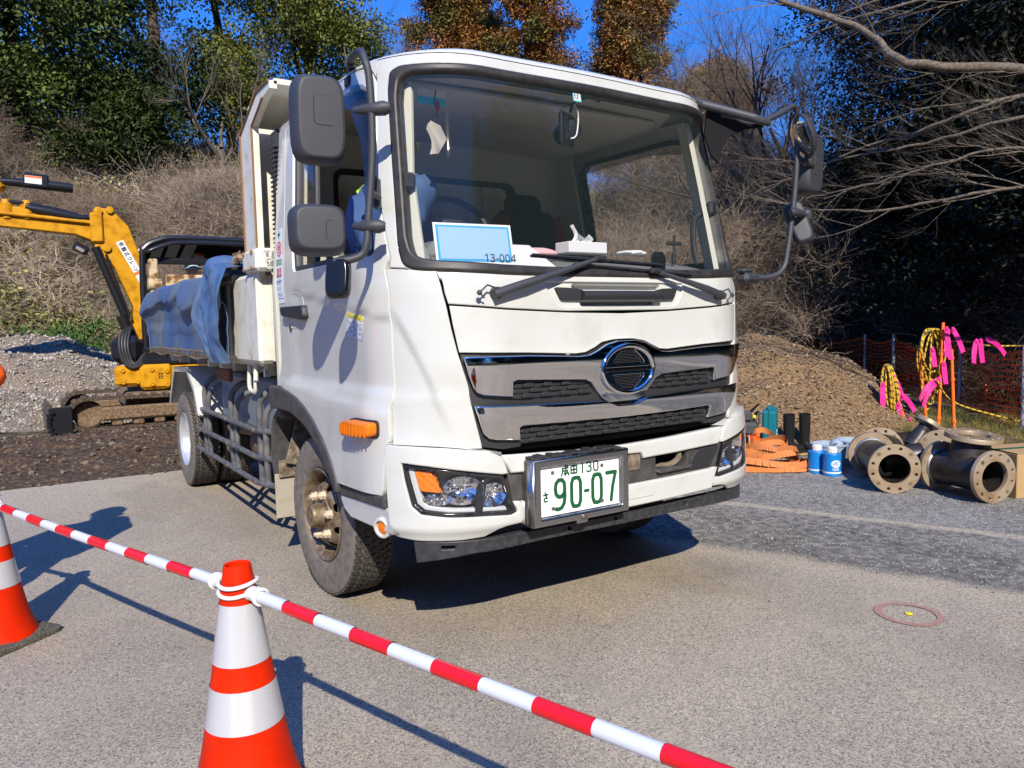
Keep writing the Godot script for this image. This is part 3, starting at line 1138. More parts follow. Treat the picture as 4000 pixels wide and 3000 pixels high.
func mound(stone: Mesh) -> void:
	# soil heap under dead leaves, right of the truck
	var pile := thing("soil_mound", "brown soil mound strewn with dead leaves before the orange net", "mound", Vector3(6.3, 0, -4.4), 0.62)
	var hn := noise(81, 0.8, FastNoiseLite.TYPE_SIMPLEX, 5)
	var size := Vector3(3.3, 1.12, 2.25)
	var hf := func(q: Vector2) -> Vector3:
		var r := q.length()
		var h := pow(maxf(0.0, 1.0 - r * r), 1.15)
		return Vector3(q.x * size.x, h * size.y + hn.get_noise_2d(q.x * size.x, q.y * size.z) * 0.2 * (1.0 - r) - 0.03 * r, -q.y * size.z)
	var mb := MB.new()
	drape(mb, circle(Vector2.ZERO, 1.0, 48), [], 0.045, hf, 0.0, 0.0)
	var m := mat(Color(1, 1, 1), 0.97)
	worldmap(m, ntex(noise(82, 0.05, FastNoiseLite.TYPE_SIMPLEX, 6), [[0.0, Color(0.27, 0.19, 0.12)], [0.4, Color(0.45, 0.35, 0.24)], [0.6, Color(0.58, 0.47, 0.33)], [1.0, Color(0.70, 0.60, 0.45)]], 512), 0.8)
	bump(m, M.grit, 2.5)
	part("soil", mb, m, pile, 70.0)
	var chip := MB.new()
	chip.quad(Vector3(-1, 0, -0.5), Vector3(-0.2, 0.16, 0.55), Vector3(1, 0.05, 0.4), Vector3(0.3, 0.2, -0.5))
	var w := []
	var tint := []
	for i in 15000:
		var r := sqrt(rng.randf()) * 1.08
		var a := rng.randf() * TAU
		var q := Vector2(cos(a), sin(a)) * r
		var k := rng.randf_range(0.008, 0.026)
		var p: Vector3 = hf.call(q)
		p.y = maxf(p.y, 0.01)
		w.append(Transform3D(Basis.from_euler(Vector3(rng.randf_range(-0.7, 0.7), rng.randf() * TAU, rng.randf_range(-0.7, 0.7))).scaled(Vector3.ONE * k), p + Vector3(0, 0.012, 0)))
		var g := rng.randf_range(0.08, 0.40)
		tint.append(Color(g, g * rng.randf_range(0.68, 0.82), g * 0.48))
	many("dead_leaves", chip.commit(), M.leaf, w, tint, pile)
	var tw := MB.new()
	for i in 70:
		var a := rng.randf() * TAU
		var r := sqrt(rng.randf()) * 0.95
		var q := Vector2(cos(a), sin(a)) * r
		var p: Vector3 = hf.call(q) + Vector3(0, 0.02, 0)
		var d := Vector3(rng.randf_range(-1, 1), rng.randf_range(0.0, 0.25), rng.randf_range(-1, 1)) * rng.randf_range(0.1, 0.5)
		tw.col = Color(0.3, 0.22, 0.14)
		tw.tube([p, p + d * 0.5 + Vector3(0, 0.03, 0), p + d], [0.006, 0.005, 0.002], 4)
	# the long cut canes lying down its right flank
	for i in 9:
		var a: Vector3 = hf.call(Vector2(0.0 + i * 0.03, 0.05 - i * 0.05)) + Vector3(0, 0.05, 0)
		var e: Vector3 = hf.call(Vector2(0.86 + rng.randf() * 0.1, -0.22 - i * 0.03)) + Vector3(0, 0.04, 0)
		tw.col = Color(0.42, 0.33, 0.2)
		tw.tube(bez([a, a.lerp(e, 0.5) + Vector3(0, 0.12 + rng.randf() * 0.08, 0), e], 5), 0.007, 4)
	part("twigs", tw, M.twig, pile).set_meta("kind", "stuff")
	# a few green tufts at its foot
	var blade := MB.new()
	for i in 40:
		var a := rng.randf() * TAU
		var d := Vector3(cos(a), 0, sin(a))
		var b := d * rng.randf() * 0.1
		var tip := b + d * rng.randf_range(0.03, 0.14) + Vector3(0, rng.randf_range(0.08, 0.2), 0)
		var s := Vector3(-d.z, 0, d.x) * 0.004
		blade.tri(b - s, b + s, tip)
	var bm := blade.commit(10.0)
	for q in [Vector3(4.9, 0.02, -2.2), Vector3(5.05, 0.02, -2.35), Vector3(5.9, 0.02, -2.0)]:
		var w2 := []
		var t2 := []
		for i in 10:
			w2.append(Transform3D(Basis(Vector3.UP, rng.randf() * TAU), Vector3(rng.randf_range(-0.16, 0.16), 0, rng.randf_range(-0.12, 0.12))))
			t2.append(Color(0.10 + rng.randf() * 0.08, 0.13, 0.03))
		var g := many("grass", bm, M.leaf, w2, t2, self)
		g.position = q
		mark(g, ["small green grass tuft at the foot of the soil mound", "grass tuft behind the boots at the mound's foot", "grass tuft beside the orange stakes"][used["grass"] if used["grass"] < 3 else 0], "grass")
	# thin turf between the fittings and the net
	var w3 := []
	var t3 := []
	for i in 1400:
		var x := rng.randf_range(5.2, 8.6)
		var z := rng.randf_range(-4.2, 1.2)
		var wq := 0.93 * x - 0.37 * z
		if wq < 5.3 or outside(Vector2(x, z)) > 0.4:
			continue
		w3.append(Transform3D(Basis(Vector3.UP, rng.randf() * TAU).scaled(Vector3.ONE * rng.randf_range(0.4, 0.8)), Vector3(x, 0.0, z)))
		var y := rng.randf()
		t3.append(Color(0.10 + 0.16 * y, 0.12 + 0.07 * y, 0.03 + 0.03 * y))
	mark(many("turf", bm, M.leaf, w3, t3, self), "patchy short grass between the pipe fittings and the orange net", "grass")


# --- the truck ----------------------------------------------------------------------------------------------
func table(y: float, t: Array) -> float:
	if y <= t[0][0]:
		return t[0][1]
	for i in t.size() - 1:
		if y <= t[i + 1][0]:
			return lerpf(t[i][1], t[i + 1][1], (y - t[i][0]) / (t[i + 1][0] - t[i][0]))
	return t[-1][1]


var cab_z := [[0.4, 0.085], [0.86, 0.09], [1.2, 0.095], [1.5, 0.083], [1.53, 0.078], [1.6, 0.055], [2.05, -0.02], [2.48, -0.105], [2.6, -0.14]]
var cab_w := [[0.4, 1.058], [1.05, 1.06], [1.075, 1.056], [1.105, 1.046], [1.12, 1.044], [1.6, 1.045], [2.48, 0.965], [2.6, 0.95]]
var bump_z := [[0.3, 0.09], [0.45, 0.108], [0.5, 0.115], [0.62, 0.115], [0.8, 0.112], [0.85, 0.105], [0.9, 0.095]]


func outline(s: float, b: float) -> Vector2:
	var t := absf(s)
	var x := 1.05
	var z := 0.0
	if t <= 0.6:
		var q := t / 0.6
		x = t
		z = -0.015 * (3.0 * q * q - 2.0 * q * q * q)
	elif t <= 1.307:
		var th := (t - 0.6) / 0.707 * PI / 2.0
		x = 0.6 + 0.45 * sin(th)
		z = -0.015 - b * (1.0 - cos(th))
	else:
		z = -0.015 - b - (t - 1.307)
	return Vector2(x * signf(s), z)


func cab_surface(q: Vector2) -> Vector3:
	var o := outline(q.x, 0.45)
	return Vector3(o.x * table(q.y, cab_w) / 1.05, q.y, o.y + table(q.y, cab_z))


func door_surface(q: Vector2) -> Vector3:
	# the waist crease: the panel below it is set in
	var p := cab_surface(q)
	var line := lerpf(1.40, 1.553, clampf((absf(q.x) - 1.11) / 1.08, 0.0, 1.0))
	var k := smoothstep(line + 0.012, line - 0.022, q.y) * smoothstep(1.0, 1.15, q.y)
	var fade := smoothstep(2.30, 2.12, absf(q.x))
	p.x -= signf(q.x) * 0.009 * k * fade
	# the flare over the wheel arch grows towards the step
	var low := lerpf(1.056, 1.112, clampf((absf(q.x) - 1.1) / 1.2, 0.0, 1.0))
	p.x += signf(q.x) * 0.012 * smoothstep(low - 0.005, low - 0.06, q.y)
	return p


func corner_surface(q: Vector2) -> Vector3:
	# the air guide: a shallow scoop behind a long arc
	var p := cab_surface(q)
	var t := absf(q.x)
	var u := maxf(0.0, 1.10 - t)
	var arc := 1.42 - 2.05 * u + 0.07 * (1.0 - exp(-u / 0.035))
	var d := arc - q.y
	var k := smoothstep(-0.03, 0.07, d) * smoothstep(0.86, 1.05, q.y + t * 0.05) * smoothstep(0.78, 0.94, t)
	return p - normal_of(cab_surface, q) * 0.013 * k


func bump_surface(q: Vector2) -> Vector3:
	var o := outline(q.x, 0.38)
	return Vector3(o.x * 1.075 / 1.05, q.y, o.y + table(q.y, bump_z))


func truck() -> void:
	var t := thing("dump_truck", "white tipper truck with a blue tarpaulin on its bed, parked facing the camera", "truck", Vector3(0, 0.012, 0))
	cab(t)
	front(t)
	bumper(t)
	cab_inside(t)
	mirrors(t)
	for s in [-1, 1]:
		steer_wheel(t, s)
		rear_wheel(t, s)
	chassis(t)
	bed(t)


func cab(t: Node3D) -> void:
	# upper shell: pillars and header round the windscreen
	var ws := both([-0.995, 2.432, -1.045, 2.412, -1.058, 2.33, -1.052, 2.05, -1.035, 1.68, -1.018, 1.615, -0.985, 1.588, -0.93, 1.578, -0.6, 1.562, -0.3, 1.556])
	ws = rounded(ws, 0.02, 3)
	var glass_edge := both([-0.955, 2.395, -1.0, 2.372, -1.012, 2.30, -1.005, 2.05, -0.99, 1.72, -0.972, 1.655, -0.935, 1.632, -0.88, 1.622, -0.6, 1.605, -0.3, 1.598])
	glass_edge = rounded(glass_edge, 0.02, 3)
	var shell := both([-0.6, 2.475, -1.112, 2.475, -1.116, 2.39, -1.129, 1.93, -1.085, 1.70, -1.070, 1.64, -1.075, 1.60, -0.882, 1.585, -0.872, 1.548, -0.6, 1.545])
	# holes must be smaller than the shell's lower edge: the windscreen cut reaches the scuttle
	panel("pillar_shell", shell, [ws], 0.05, cab_surface, M.white, t, 0.03, 0.004)
	# rubber seal: a swept round bead between the body and the glass
	var seal := MB.new()
	drape(seal, ws, [glass_edge], 0.05, grown(cab_surface, 0.012), 0.05, 0.014)
	var seal_o := part("windscreen_seal", seal, M.seal, t, 60.0)
	var ge := shrunk(glass_edge if MB.area(glass_edge) > 0 else reversed_outline(glass_edge), -0.012)
	var glass := MB.new()
	drape(glass, ge, [], 0.09, grown(cab_surface, -0.012), 0.0, 0.0)
	part("windscreen", glass, M.glass, t, 60.0)
	# inspection sticker and driver cards behind the glass
	var lab := panel("inspection_sticker", rect(-0.118, 2.352, -0.070, 2.392), [], 0.1, grown(cab_surface, -0.016), M.cyan, t, 0.001, 0.0)
	panel("sticker_face", rect(-0.114, 2.356, -0.074, 2.388), [], 0.1, grown(cab_surface, -0.0145), M.paper, lab, 0.001, 0.0)
	word("12", 0.028, M.ink, lab, Transform3D(Basis(), Vector3(-0.094, 2.371, cab_surface(Vector2(-0.09, 2.37)).z - 0.0125)))

	# roof
	var roof := MB.new()
	var ss := []
	var k := -2.46
	while k < 2.47:
		ss.append(k)
		k += 0.082
	var rows := []
	for r in 8:
		var row := []
		var a := PI / 2.0 * r / 7.0
		for s in ss:
			var base := cab_surface(Vector2(s, 2.475))
			var n := normal_of(cab_surface, Vector2(s, 2.475))
			n.y = 0.0
			n = n.normalized()
			var p := base - n * 0.15 * (1.0 - cos(a))
			p.y = 2.475 + 0.052 * sin(a) - 0.02 * smoothstep(0.55, 0.96, absf(base.x)) * sin(a)
			if r == 0:
				p.y = 2.477
			row.append(p)
		rows.append(row)
	var inner := []
	for i in ss.size():
		var p: Vector3 = rows[7][i]
		inner.append(Vector3(p.x * 0.55, 2.558, lerpf(p.z, -0.9, 0.5)))
	rows.append(inner)
	var mid := []
	for i in ss.size():
		mid.append(Vector3(inner[i].x * 0.01, 2.572, -0.9))
	rows.append(mid)
	for r in rows.size() - 1:
		for i in ss.size() - 1:
			roof.quad(rows[r][i], rows[r][i + 1], rows[r + 1][i + 1], rows[r + 1][i])
	# close the back of the roof
	for r in rows.size() - 1:
		roof.quad(rows[r][-1], rows[r][0], rows[r + 1][0], rows[r + 1][-1])
	part("roof", roof, M.white, t, 50.0)

	# doors
	for side in [-1, 1]:
		var f: Callable = door_surface
		var q := V2([-1.105, 1.60, -1.100, 1.51, -1.107, 1.30, -1.107, 1.20, -1.099, 1.09, -1.092, 1.058, -1.102, 1.045, -1.096, 0.90, -1.115, 0.885, -1.13, 0.78, -1.147, 0.667,
			-1.59, 0.652, -1.655, 0.74, -1.76, 0.835, -1.905, 0.922, -2.03, 0.975, -2.14, 1.008, -2.26, 1.028, -2.39, 1.045, -2.36, 1.075, -2.315, 1.10, -2.298, 1.13, -2.296, 1.184, -2.315, 1.40, -2.325, 1.60, -2.318, 1.85, -2.285, 2.2, -2.262, 2.43, -2.22, 2.455, -2.15, 2.468,
			-1.3, 2.468, -1.20, 2.458, -1.145, 2.43, -1.121, 2.38, -1.135, 1.93, -1.091, 1.70, -1.078, 1.64])
		var win := rounded(V2([-1.160, 1.655, -2.17, 1.655, -2.185, 1.75, -2.145, 2.34, -2.06, 2.402, -1.30, 2.388, -1.20, 2.365, -1.152, 2.33, -1.172, 1.93]), 0.03, 3)
		if side > 0:
			q = mirrored(q)
			win = mirrored(win)
		var door := panel("door", q, [win], 0.03, f, M.white, t, 0.035, 0.004)
		# black window frame, sunk a little, with the run channel
		var wo := win if MB.area(win) > 0.0 else reversed_outline(win)
		panel("window_frame", wo, [shrunk(wo, 0.028)], 0.06, grown(f, -0.012), M.black, door, 0.03, 0.004)
		if side > 0:
			panel("window_pane", shrunk(wo, 0.02), [], 0.12, grown(f, -0.03), M.glass, door, 0.0, 0.0)
		else:
			# the rear third stays glazed, the front is wound down
			var ch := V2([-1.86, 1.66, -1.90, 1.66, -1.89, 2.375, -1.85, 2.375])
			panel("window_channel", ch, [], 0.06, grown(f, -0.018), M.black, door, 0.02, 0.003)
			panel("window_pane", V2([-1.90, 1.67, -2.16, 1.67, -2.13, 2.34, -2.06, 2.38, -1.89, 2.375]), [], 0.12, grown(f, -0.03), M.glass, door, 0.0, 0.0)
		# smoked wind deflector over the window top and front
		var vis := V2([-1.150, 1.92, -1.185, 1.92, -1.215, 2.14, -1.29, 2.30, -1.50, 2.34, -2.14, 2.34, -2.11, 2.39, -2.05, 2.418, -1.30, 2.405, -1.19, 2.382, -1.14, 2.34])
		if side > 0:
			vis = mirrored(vis)
		var visor := panel("wind_deflector", vis, [], 0.06, grown(f, 0.014), M.visor, door, 0.003, 0.0)
		if side < 0:
			var hw := word("HINO", 0.04, M.paper, visor, Transform3D(Basis(Vector3(0, 0, 1), Vector3(0.09, 1, 0).normalized(), Vector3(-1, 0.09, 0).normalized()), Vector3(-0.992, 2.375, -1.17)))
			hw.name = "lettering"
		# handle: a dished cup and a black grip
		var sx := float(side)
		var hb := MB.new()
		drape(hb, rounded(mirror_if(V2([-2.30, 1.55, -2.30, 1.36, -2.06, 1.36, -2.06, 1.55]), side), 0.09, 6), [], 0.03, grown(f, 0.002), 0.004, 0.003)
		var handle := part("door_handle", hb, M.white, door, 40.0)
		var grip := MB.new()
		drape(grip, rounded(mirror_if(V2([-2.345, 1.478, -2.01, 1.478, -1.995, 1.415, -2.05, 1.405, -2.33, 1.43]), side), 0.02, 3), [], 0.04, grown(f, 0.034), 0.026, 0.008)
		part("grip", grip, M.black, handle)
		var key := MB.new()
		drape(key, circle(Vector2(-2.265 if side < 0 else 2.265, 1.366), 0.017, 12), [], 0.1, grown(f, 0.008), 0.008, 0.002)
		part("keyhole", key, M.bolt, handle)
		# wheel-arch flare
		var flare := mirror_if(V2([-2.625, 1.045, -2.39, 1.046, -2.26, 1.030, -2.14, 1.010, -2.03, 0.977, -1.905, 0.924, -1.76, 0.837, -1.655, 0.742, -1.588, 0.655,
			-1.60, 0.60, -1.66, 0.645, -1.74, 0.725, -1.84, 0.80, -2.0, 0.870, -2.14, 0.905, -2.275, 0.925, -2.45, 0.925, -2.615, 0.915]), side)
		panel("wheel_arch_flare", rounded(flare, 0.015, 2), [], 0.05, grown(cab_surface, 0.022), M.grey_plastic, t, 0.10, 0.010)
		# rear quarter strip behind the door
		var strip := mirror_if(V2([-2.324, 1.60, -2.313, 1.40, -2.292, 1.184, -2.293, 1.13, -2.31, 1.10, -2.355, 1.075, -2.392, 1.043, -2.53, 1.052, -2.505, 1.12, -2.475, 1.19, -2.462, 1.40, -2.46, 2.475, -2.15, 2.473, -2.22, 2.462, -2.268, 2.43, -2.291, 2.2, -2.324, 1.85]), side)
		panel("rear_quarter", strip, [], 0.04, cab_surface, M.white, t, 0.03, 0.004)
		panel("roof_rail", mirror_if(V2([-1.112, 2.477, -1.116, 2.40, -1.140, 2.437, -1.197, 2.465, -1.30, 2.471, -2.15, 2.471, -2.15, 2.479]), side), [], 0.05, cab_surface, M.white, t, 0.02, 0.0)
		# turn signal on the door
		var lamp := MB.new()
		drape(lamp, rounded(mirror_if(V2([-1.398, 0.962, -1.325, 0.973, -1.157, 0.972, -1.160, 0.915, -1.398, 0.897]), side), 0.02, 3), [], 0.05, grown(f, 0.055), 0.05, 0.014)
		var sig := part("side_turn_signal", lamp, M.amber, t, 40.0)
		var ribs := MB.new()
		for i in 9:
			var s0 := (-1.385 + i * 0.026)
			drape(ribs, mirror_if(rect(s0 - 0.003, 0.913, s0 + 0.003, 0.956), side), [], 0.1, grown(f, 0.0575), 0.003, 0.0)
		part("rib", ribs, M.amber, sig).set_meta("kind", "stuff")
		var seat_m := MB.new()
		drape(seat_m, rounded(mirror_if(V2([-1.40, 0.968, -1.325, 0.980, -1.148, 0.980, -1.150, 0.907, -1.40, 0.890]), side), 0.02, 3), [], 0.05, grown(f, 0.008), 0.01, 0.003)
		part("lamp_seat", seat_m, M.black, sig)
	# papers stuck on the driver's door
	var card := panel("inspection_notice", V2([-1.474, 1.430, -1.292, 1.406, -1.318, 1.306, -1.508, 1.330]), [], 0.1, grown(door_surface, 0.0025), M.paper, t, 0.001, 0.0, "white paper notice with a yellow heading")
	panel("heading", V2([-1.474, 1.430, -1.292, 1.406, -1.296, 1.386, -1.480, 1.410]), [], 0.1, grown(door_surface, 0.0036), M.yellow_label, card, 0.001, 0.0)
	var lines := MB.new()
	for i in 6:
		var v := 0.36 + i * 0.11
		var a := Vector2(-1.474, 1.430).lerp(Vector2(-1.508, 1.330), v)
		var b := Vector2(-1.292, 1.406).lerp(Vector2(-1.318, 1.306), v)
		drape(lines, PackedVector2Array([a, b, b + Vector2(0, -0.0015), a + Vector2(0, -0.0015)]), [], 0.3, grown(door_surface, 0.0036), 0.001, 0.0, true)
		for j in 7:
			if (i * 3 + j * 5) % 7 > 1:
				continue
			var c := a.lerp(b, 0.05 + j * 0.13) + Vector2(0, 0.003)
			var dd := (b - a) * 0.085
			drape(lines, PackedVector2Array([c, c + dd, c + dd + Vector2(0, 0.003), c + Vector2(0, 0.003)]), [], 0.3, grown(door_surface, 0.0036), 0.001, 0.0, true)
	for v in [0.0, 0.5]:
		var a := Vector2(-1.474, 1.430).lerp(Vector2(-1.292, 1.406), 0.02 + v * 0.98)
		var b := Vector2(-1.508, 1.330).lerp(Vector2(-1.318, 1.306), 0.02 + v * 0.98)
		a = a.lerp(b, 0.2)
		drape(lines, PackedVector2Array([a, a + Vector2(0.002, 0), b + Vector2(0.002, 0), b]), [], 0.3, grown(door_surface, 0.0037), 0.001, 0.0, true)
	for j in 8:
		var c := Vector2(-1.474, 1.430).lerp(Vector2(-1.292, 1.406), 0.1 + j * 0.1) + Vector2(-0.002, -0.014)
		strokes(lines, [[c.x, c.y + 0.008, c.x, c.y - 0.003], [c.x - 0.006, c.y + 0.004, c.x + 0.006, c.y + 0.003], [c.x - 0.005, c.y - 0.002, c.x + 0.006, c.y - 0.003]], 0.0018, grown(door_surface, 0.0036), 0.001)
	part("print", lines, M.grey_ink, card)
	# tall blue and red safety sticker on the rear quarter
	var tall := panel("safety_sticker", rect(-2.452, 1.50, -2.345, 1.905), [], 0.1, grown(cab_surface, 0.0025), M.paper, t, 0.001, 0.0, "tall narrow safety sticker with a red ring")
	var rr := MB.new()
	drape(rr, circle(Vector2(-2.398, 1.795), 0.042, 20, 0.042), [circle(Vector2(-2.398, 1.795), 0.034, 20, 0.034)], 0.2, grown(cab_surface, 0.0038), 0.001, 0.0)
	glyph(rr, [[20, 15, 20, 85], [5, 35, 40, 35], [50, 10, 95, 10], [50, 30, 95, 30], [72, 10, 72, 50], [52, 55, 92, 55, 92, 92, 52, 92, 52, 55]], Vector2(-2.422, 1.82), Vector2(0.048, 0.05), 0.004, grown(cab_surface, 0.0038), 0.001)
	for i in 6:
		glyph(rr, [[10, 10, 90, 10], [50, 10, 50, 90], [10, 90, 90, 90], [20, 50, 80, 50]], Vector2(-2.442 + (i % 3) * 0.03, 1.69 - (i / 3) * 0.026), Vector2(0.024, 0.02), 0.0035, grown(cab_surface, 0.0038), 0.001)
	part("red_print", rr, M.red_ink, tall)
	var gr := MB.new()
	strokes(gr, [[-2.398, 1.892, -2.398, 1.858], [-2.416, 1.875, -2.380, 1.875]], 0.011, grown(cab_surface, 0.0038), 0.001)
	for i in 10:
		glyph(gr, [[10, 10, 90, 10], [50, 10, 50, 90], [20, 50, 80, 50], [15, 90, 85, 90]], Vector2(-2.446 + (i % 5) * 0.02, 1.738 - (i / 5) * 0.018), Vector2(0.015, 0.013), 0.0025, grown(cab_surface, 0.0038), 0.001)
	part("green_print", gr, M.green_ink, tall)
	var bl := MB.new()
	for y in [1.648, 1.62, 1.525]:
		drape(bl, rect(-2.448, y, -2.350, y + 0.002), [], 0.3, grown(cab_surface, 0.0038), 0.001, 0.0, true)
	for x in [-2.425, -2.40, -2.375]:
		drape(bl, rect(x, 1.525, x + 0.002, 1.648), [], 0.3, grown(cab_surface, 0.0038), 0.001, 0.0, true)
	for i in 9:
		drape(bl, rect(-2.442 + (i % 3) * 0.028, 1.54 + (i / 3) * 0.032, -2.436 + (i % 3) * 0.028, 1.556 + (i / 3) * 0.032), [], 0.3, grown(cab_surface, 0.0038), 0.001, 0.0, true)
	part("blue_print", bl, M.blue_ink, tall)
	# back wall with its window
	var wall := MB.new()
	var back := plane(Vector3(0, 0, -1.605), Vector3(1, 0, 0), Vector3(0, 1, 0))
	drape(wall, V2([-1.035, 0.9, 1.035, 0.9, 1.04, 1.6, 0.955, 2.45, 0.8, 2.50, -0.8, 2.50, -0.955, 2.45, -1.04, 1.6]), [rounded(rect(-0.68, 1.86, 0.56, 2.275), 0.07, 4)], 0.2, back, 0.05, 0.004)
	var bw := part("back_wall", wall, M.trim, t)
	panel("window_seal", rounded(rect(-0.68, 1.86, 0.56, 2.275), 0.07, 4), [rounded(rect(-0.655, 1.885, 0.535, 2.25), 0.06, 4)], 0.3, plane(Vector3(0, 0, -1.592), Vector3(1, 0, 0), Vector3(0, 1, 0)), M.black, bw, 0.06, 0.004)
	panel("window_pane", rounded(rect(-0.66, 1.88, 0.54, 2.255), 0.06, 4), [], 0.5, plane(Vector3(0, 0, -1.63), Vector3(1, 0, 0), Vector3(0, 1, 0)), M.glass, bw, 0.0, 0.0)
	# ribbed black air intake behind the cab
	var duct := MB.new()
	duct.box(Vector3(-0.945, 2.08, -1.685), Vector3(0.10, 0.78, 0.10), 0.02)
	for i in 26:
		duct.box(Vector3(-0.945, 1.72 + i * 0.026, -1.685), Vector3(0.112, 0.012, 0.112), 0.004)
	duct.box(Vector3(-0.945, 1.58, -1.685), Vector3(0.10, 0.24, 0.10), 0.02)
	for i in 9:
		duct.lathe_at(Vector3(-0.955, 1.26 + i * 0.026, -1.69), [Vector2(0.048, 0), Vector2(0.066, 0.008), Vector2(0.066, 0.014), Vector2(0.048, 0.022)], 14)
	duct.lathe_at(Vector3(-0.955, 1.08, -1.69), [Vector2(0.055, 0), Vector2(0.06, 0.2), Vector2(0.05, 0.42)], 14)
	part("air_intake", duct, M.black, t)


func reversed_outline(q: PackedVector2Array) -> PackedVector2Array:
	var r := q.duplicate()
	r.reverse()
	return r


func mirror_if(q: PackedVector2Array, side: int) -> PackedVector2Array:
	return mirrored(q) if side > 0 else q


func front(t: Node3D) -> void:
	# upper panel with the grab-bar recess
	var hood := both([-0.864, 1.560, -0.858, 1.49, -0.846, 1.447, -0.6, 1.427, -0.3, 1.412])
	var rec := rounded(both([-0.405, 1.535, -0.395, 1.50, -0.355, 1.437, -0.32, 1.428]), 0.012, 3)
	var hp := panel("hood_panel", hood, [rec], 0.045, cab_surface, M.white, t, 0.03, 0.004)
	var slot_a := rounded(rect(-0.262, 1.503, 0.256, 1.530), 0.014, 3)
	var slot_b := rounded(rect(-0.222, 1.434, 0.214, 1.452), 0.012, 3)
	var rf := func(q: Vector2) -> Vector3: return cab_surface(q) - normal_of(cab_surface, q) * 0.012
	panel("grip_recess", shrunk(rec if MB.area(rec) > 0 else reversed_outline(rec), -0.004), [slot_a, slot_b], 0.045, rf, M.white, hp, 0.035, 0.003)
	panel("recess_floor", rounded(rect(-0.30, 1.425, 0.30, 1.54), 0.01), [], 0.08, grown(cab_surface, -0.046), M.white, hp, 0.0, 0.0)
	var bar := MB.new()
	for s in [-1, 1]:
		drape(bar, rounded(mirror_if(V2([-0.358, 1.512, -0.25, 1.508, -0.20, 1.496, -0.205, 1.456, -0.235, 1.456, -0.33, 1.458]), s), 0.012, 3), [], 0.06, grown(cab_surface, 0.006), 0.02, 0.006)
	bar.tube([cab_surface(Vector2(-0.23, 1.476)) + Vector3(0, 0, 0.016), cab_surface(Vector2(0, 1.476)) + Vector3(0, 0, 0.022), cab_surface(Vector2(0.23, 1.476)) + Vector3(0, 0, 0.016)], 0.0205, 12)
	part("grab_bar", bar, M.black, hp, 45.0)
	# lower front panel, its lower edge humped over the emblem
	var low := both([-0.842, 1.439, -0.833, 1.37, -0.812, 1.253, -0.52, 1.243, -0.24, 1.228, -0.20, 1.233, -0.15, 1.256, -0.11, 1.275, -0.05, 1.288])
	low.append_array(V2([0.3, 1.404, 0.0, 1.396, -0.3, 1.404]))
	# order: left side down, hump, right side up, then the top edge back
	low = V2([-0.842, 1.439, -0.833, 1.37, -0.812, 1.253, -0.52, 1.243, -0.26, 1.229, -0.21, 1.233, -0.16, 1.252, -0.12, 1.273, -0.05, 1.284, 0.06, 1.284, 0.13, 1.273, 0.18, 1.252, 0.23, 1.233, 0.28, 1.229, 0.52, 1.243, 0.812, 1.253, 0.833, 1.37, 0.842, 1.439, 0.6, 1.419, 0.3, 1.404, 0.0, 1.397, -0.3, 1.404, -0.6, 1.419])
	panel("front_panel", low, [], 0.045, cab_surface, M.white, t, 0.03, 0.004)
	for side in [-1, 1]:
		var c := mirror_if(V2([-1.098, 0.886, -1.101, 1.042, -1.092, 1.054, -1.094, 1.09, -1.102, 1.20, -1.101, 1.30, -1.095, 1.51, -1.100, 1.592, -1.07, 1.594, -0.88, 1.578, -0.868, 1.49, -0.857, 1.445, -0.839, 1.346, -0.818, 1.25, -0.763, 1.06, -0.721, 0.885, -0.718, 0.864, -0.893, 0.872]), side)
		panel("corner_panel", c, [], 0.022, corner_surface, M.white, t, 0.03, 0.004)
	# grille: a black carrier, two chrome bars, dark mesh, the round emblem
	var base := both([-0.808, 1.246, -0.775, 1.07, -0.728, 0.90, -0.716, 0.868, -0.62, 0.851, -0.535, 0.853, -0.52, 0.862])
	var hump := V2([-0.808, 1.247, -0.775, 1.07, -0.728, 0.90, -0.716, 0.868, -0.62, 0.851, -0.535, 0.853, -0.53, 0.868, 0.53, 0.868, 0.535, 0.853, 0.62, 0.851, 0.716, 0.868, 0.728, 0.90, 0.775, 1.07, 0.808, 1.247, 0.52, 1.237, 0.26, 1.223, 0.21, 1.227, 0.16, 1.246, 0.11, 1.269, 0.05, 1.282, -0.05, 1.282, -0.11, 1.269, -0.16, 1.246, -0.21, 1.227, -0.26, 1.223, -0.52, 1.237])
	var grille := panel("grille", hump, [], 0.06, grown(cab_surface, -0.014), M.black, t, 0.02, 0.003)
	base.clear()
	# upper chrome: outer wings run into a collar round the emblem
	var up := V2([-0.797, 1.236, -0.780, 1.165, -0.760, 1.11, -0.742, 1.09, -0.715, 1.079, -0.580, 1.064, -0.592, 1.126, -0.575, 1.133, -0.225, 1.115, -0.19, 1.10, -0.118, 1.022, -0.09, 1.005, 0.09, 1.005, 0.118, 1.022, 0.19, 1.10, 0.225, 1.115, 0.575, 1.128, 0.590, 1.122, 0.578, 1.064, 0.715, 1.079, 0.742, 1.09, 0.760, 1.11, 0.780, 1.165, 0.797, 1.236,
		0.52, 1.231, 0.26, 1.217, 0.21, 1.221, 0.16, 1.240, 0.11, 1.263, 0.05, 1.276, -0.05, 1.276, -0.11, 1.263, -0.16, 1.240, -0.21, 1.221, -0.26, 1.217, -0.52, 1.231])
	var bulge := func(q: Vector2) -> Vector3:
		var p := cab_surface(q)
		var k := clampf((q.y - 1.05) / 0.19, 0.0, 1.0)
		return p + normal_of(cab_surface, q) * (0.006 + 0.032 * k - 0.010 * pow(k, 7.0))
	panel("chrome_bar", up, [circle(Vector2(0.008, 1.150), 0.150, 36, 0.105)], 0.035, bulge, M.chrome, grille, 0.02, 0.005)
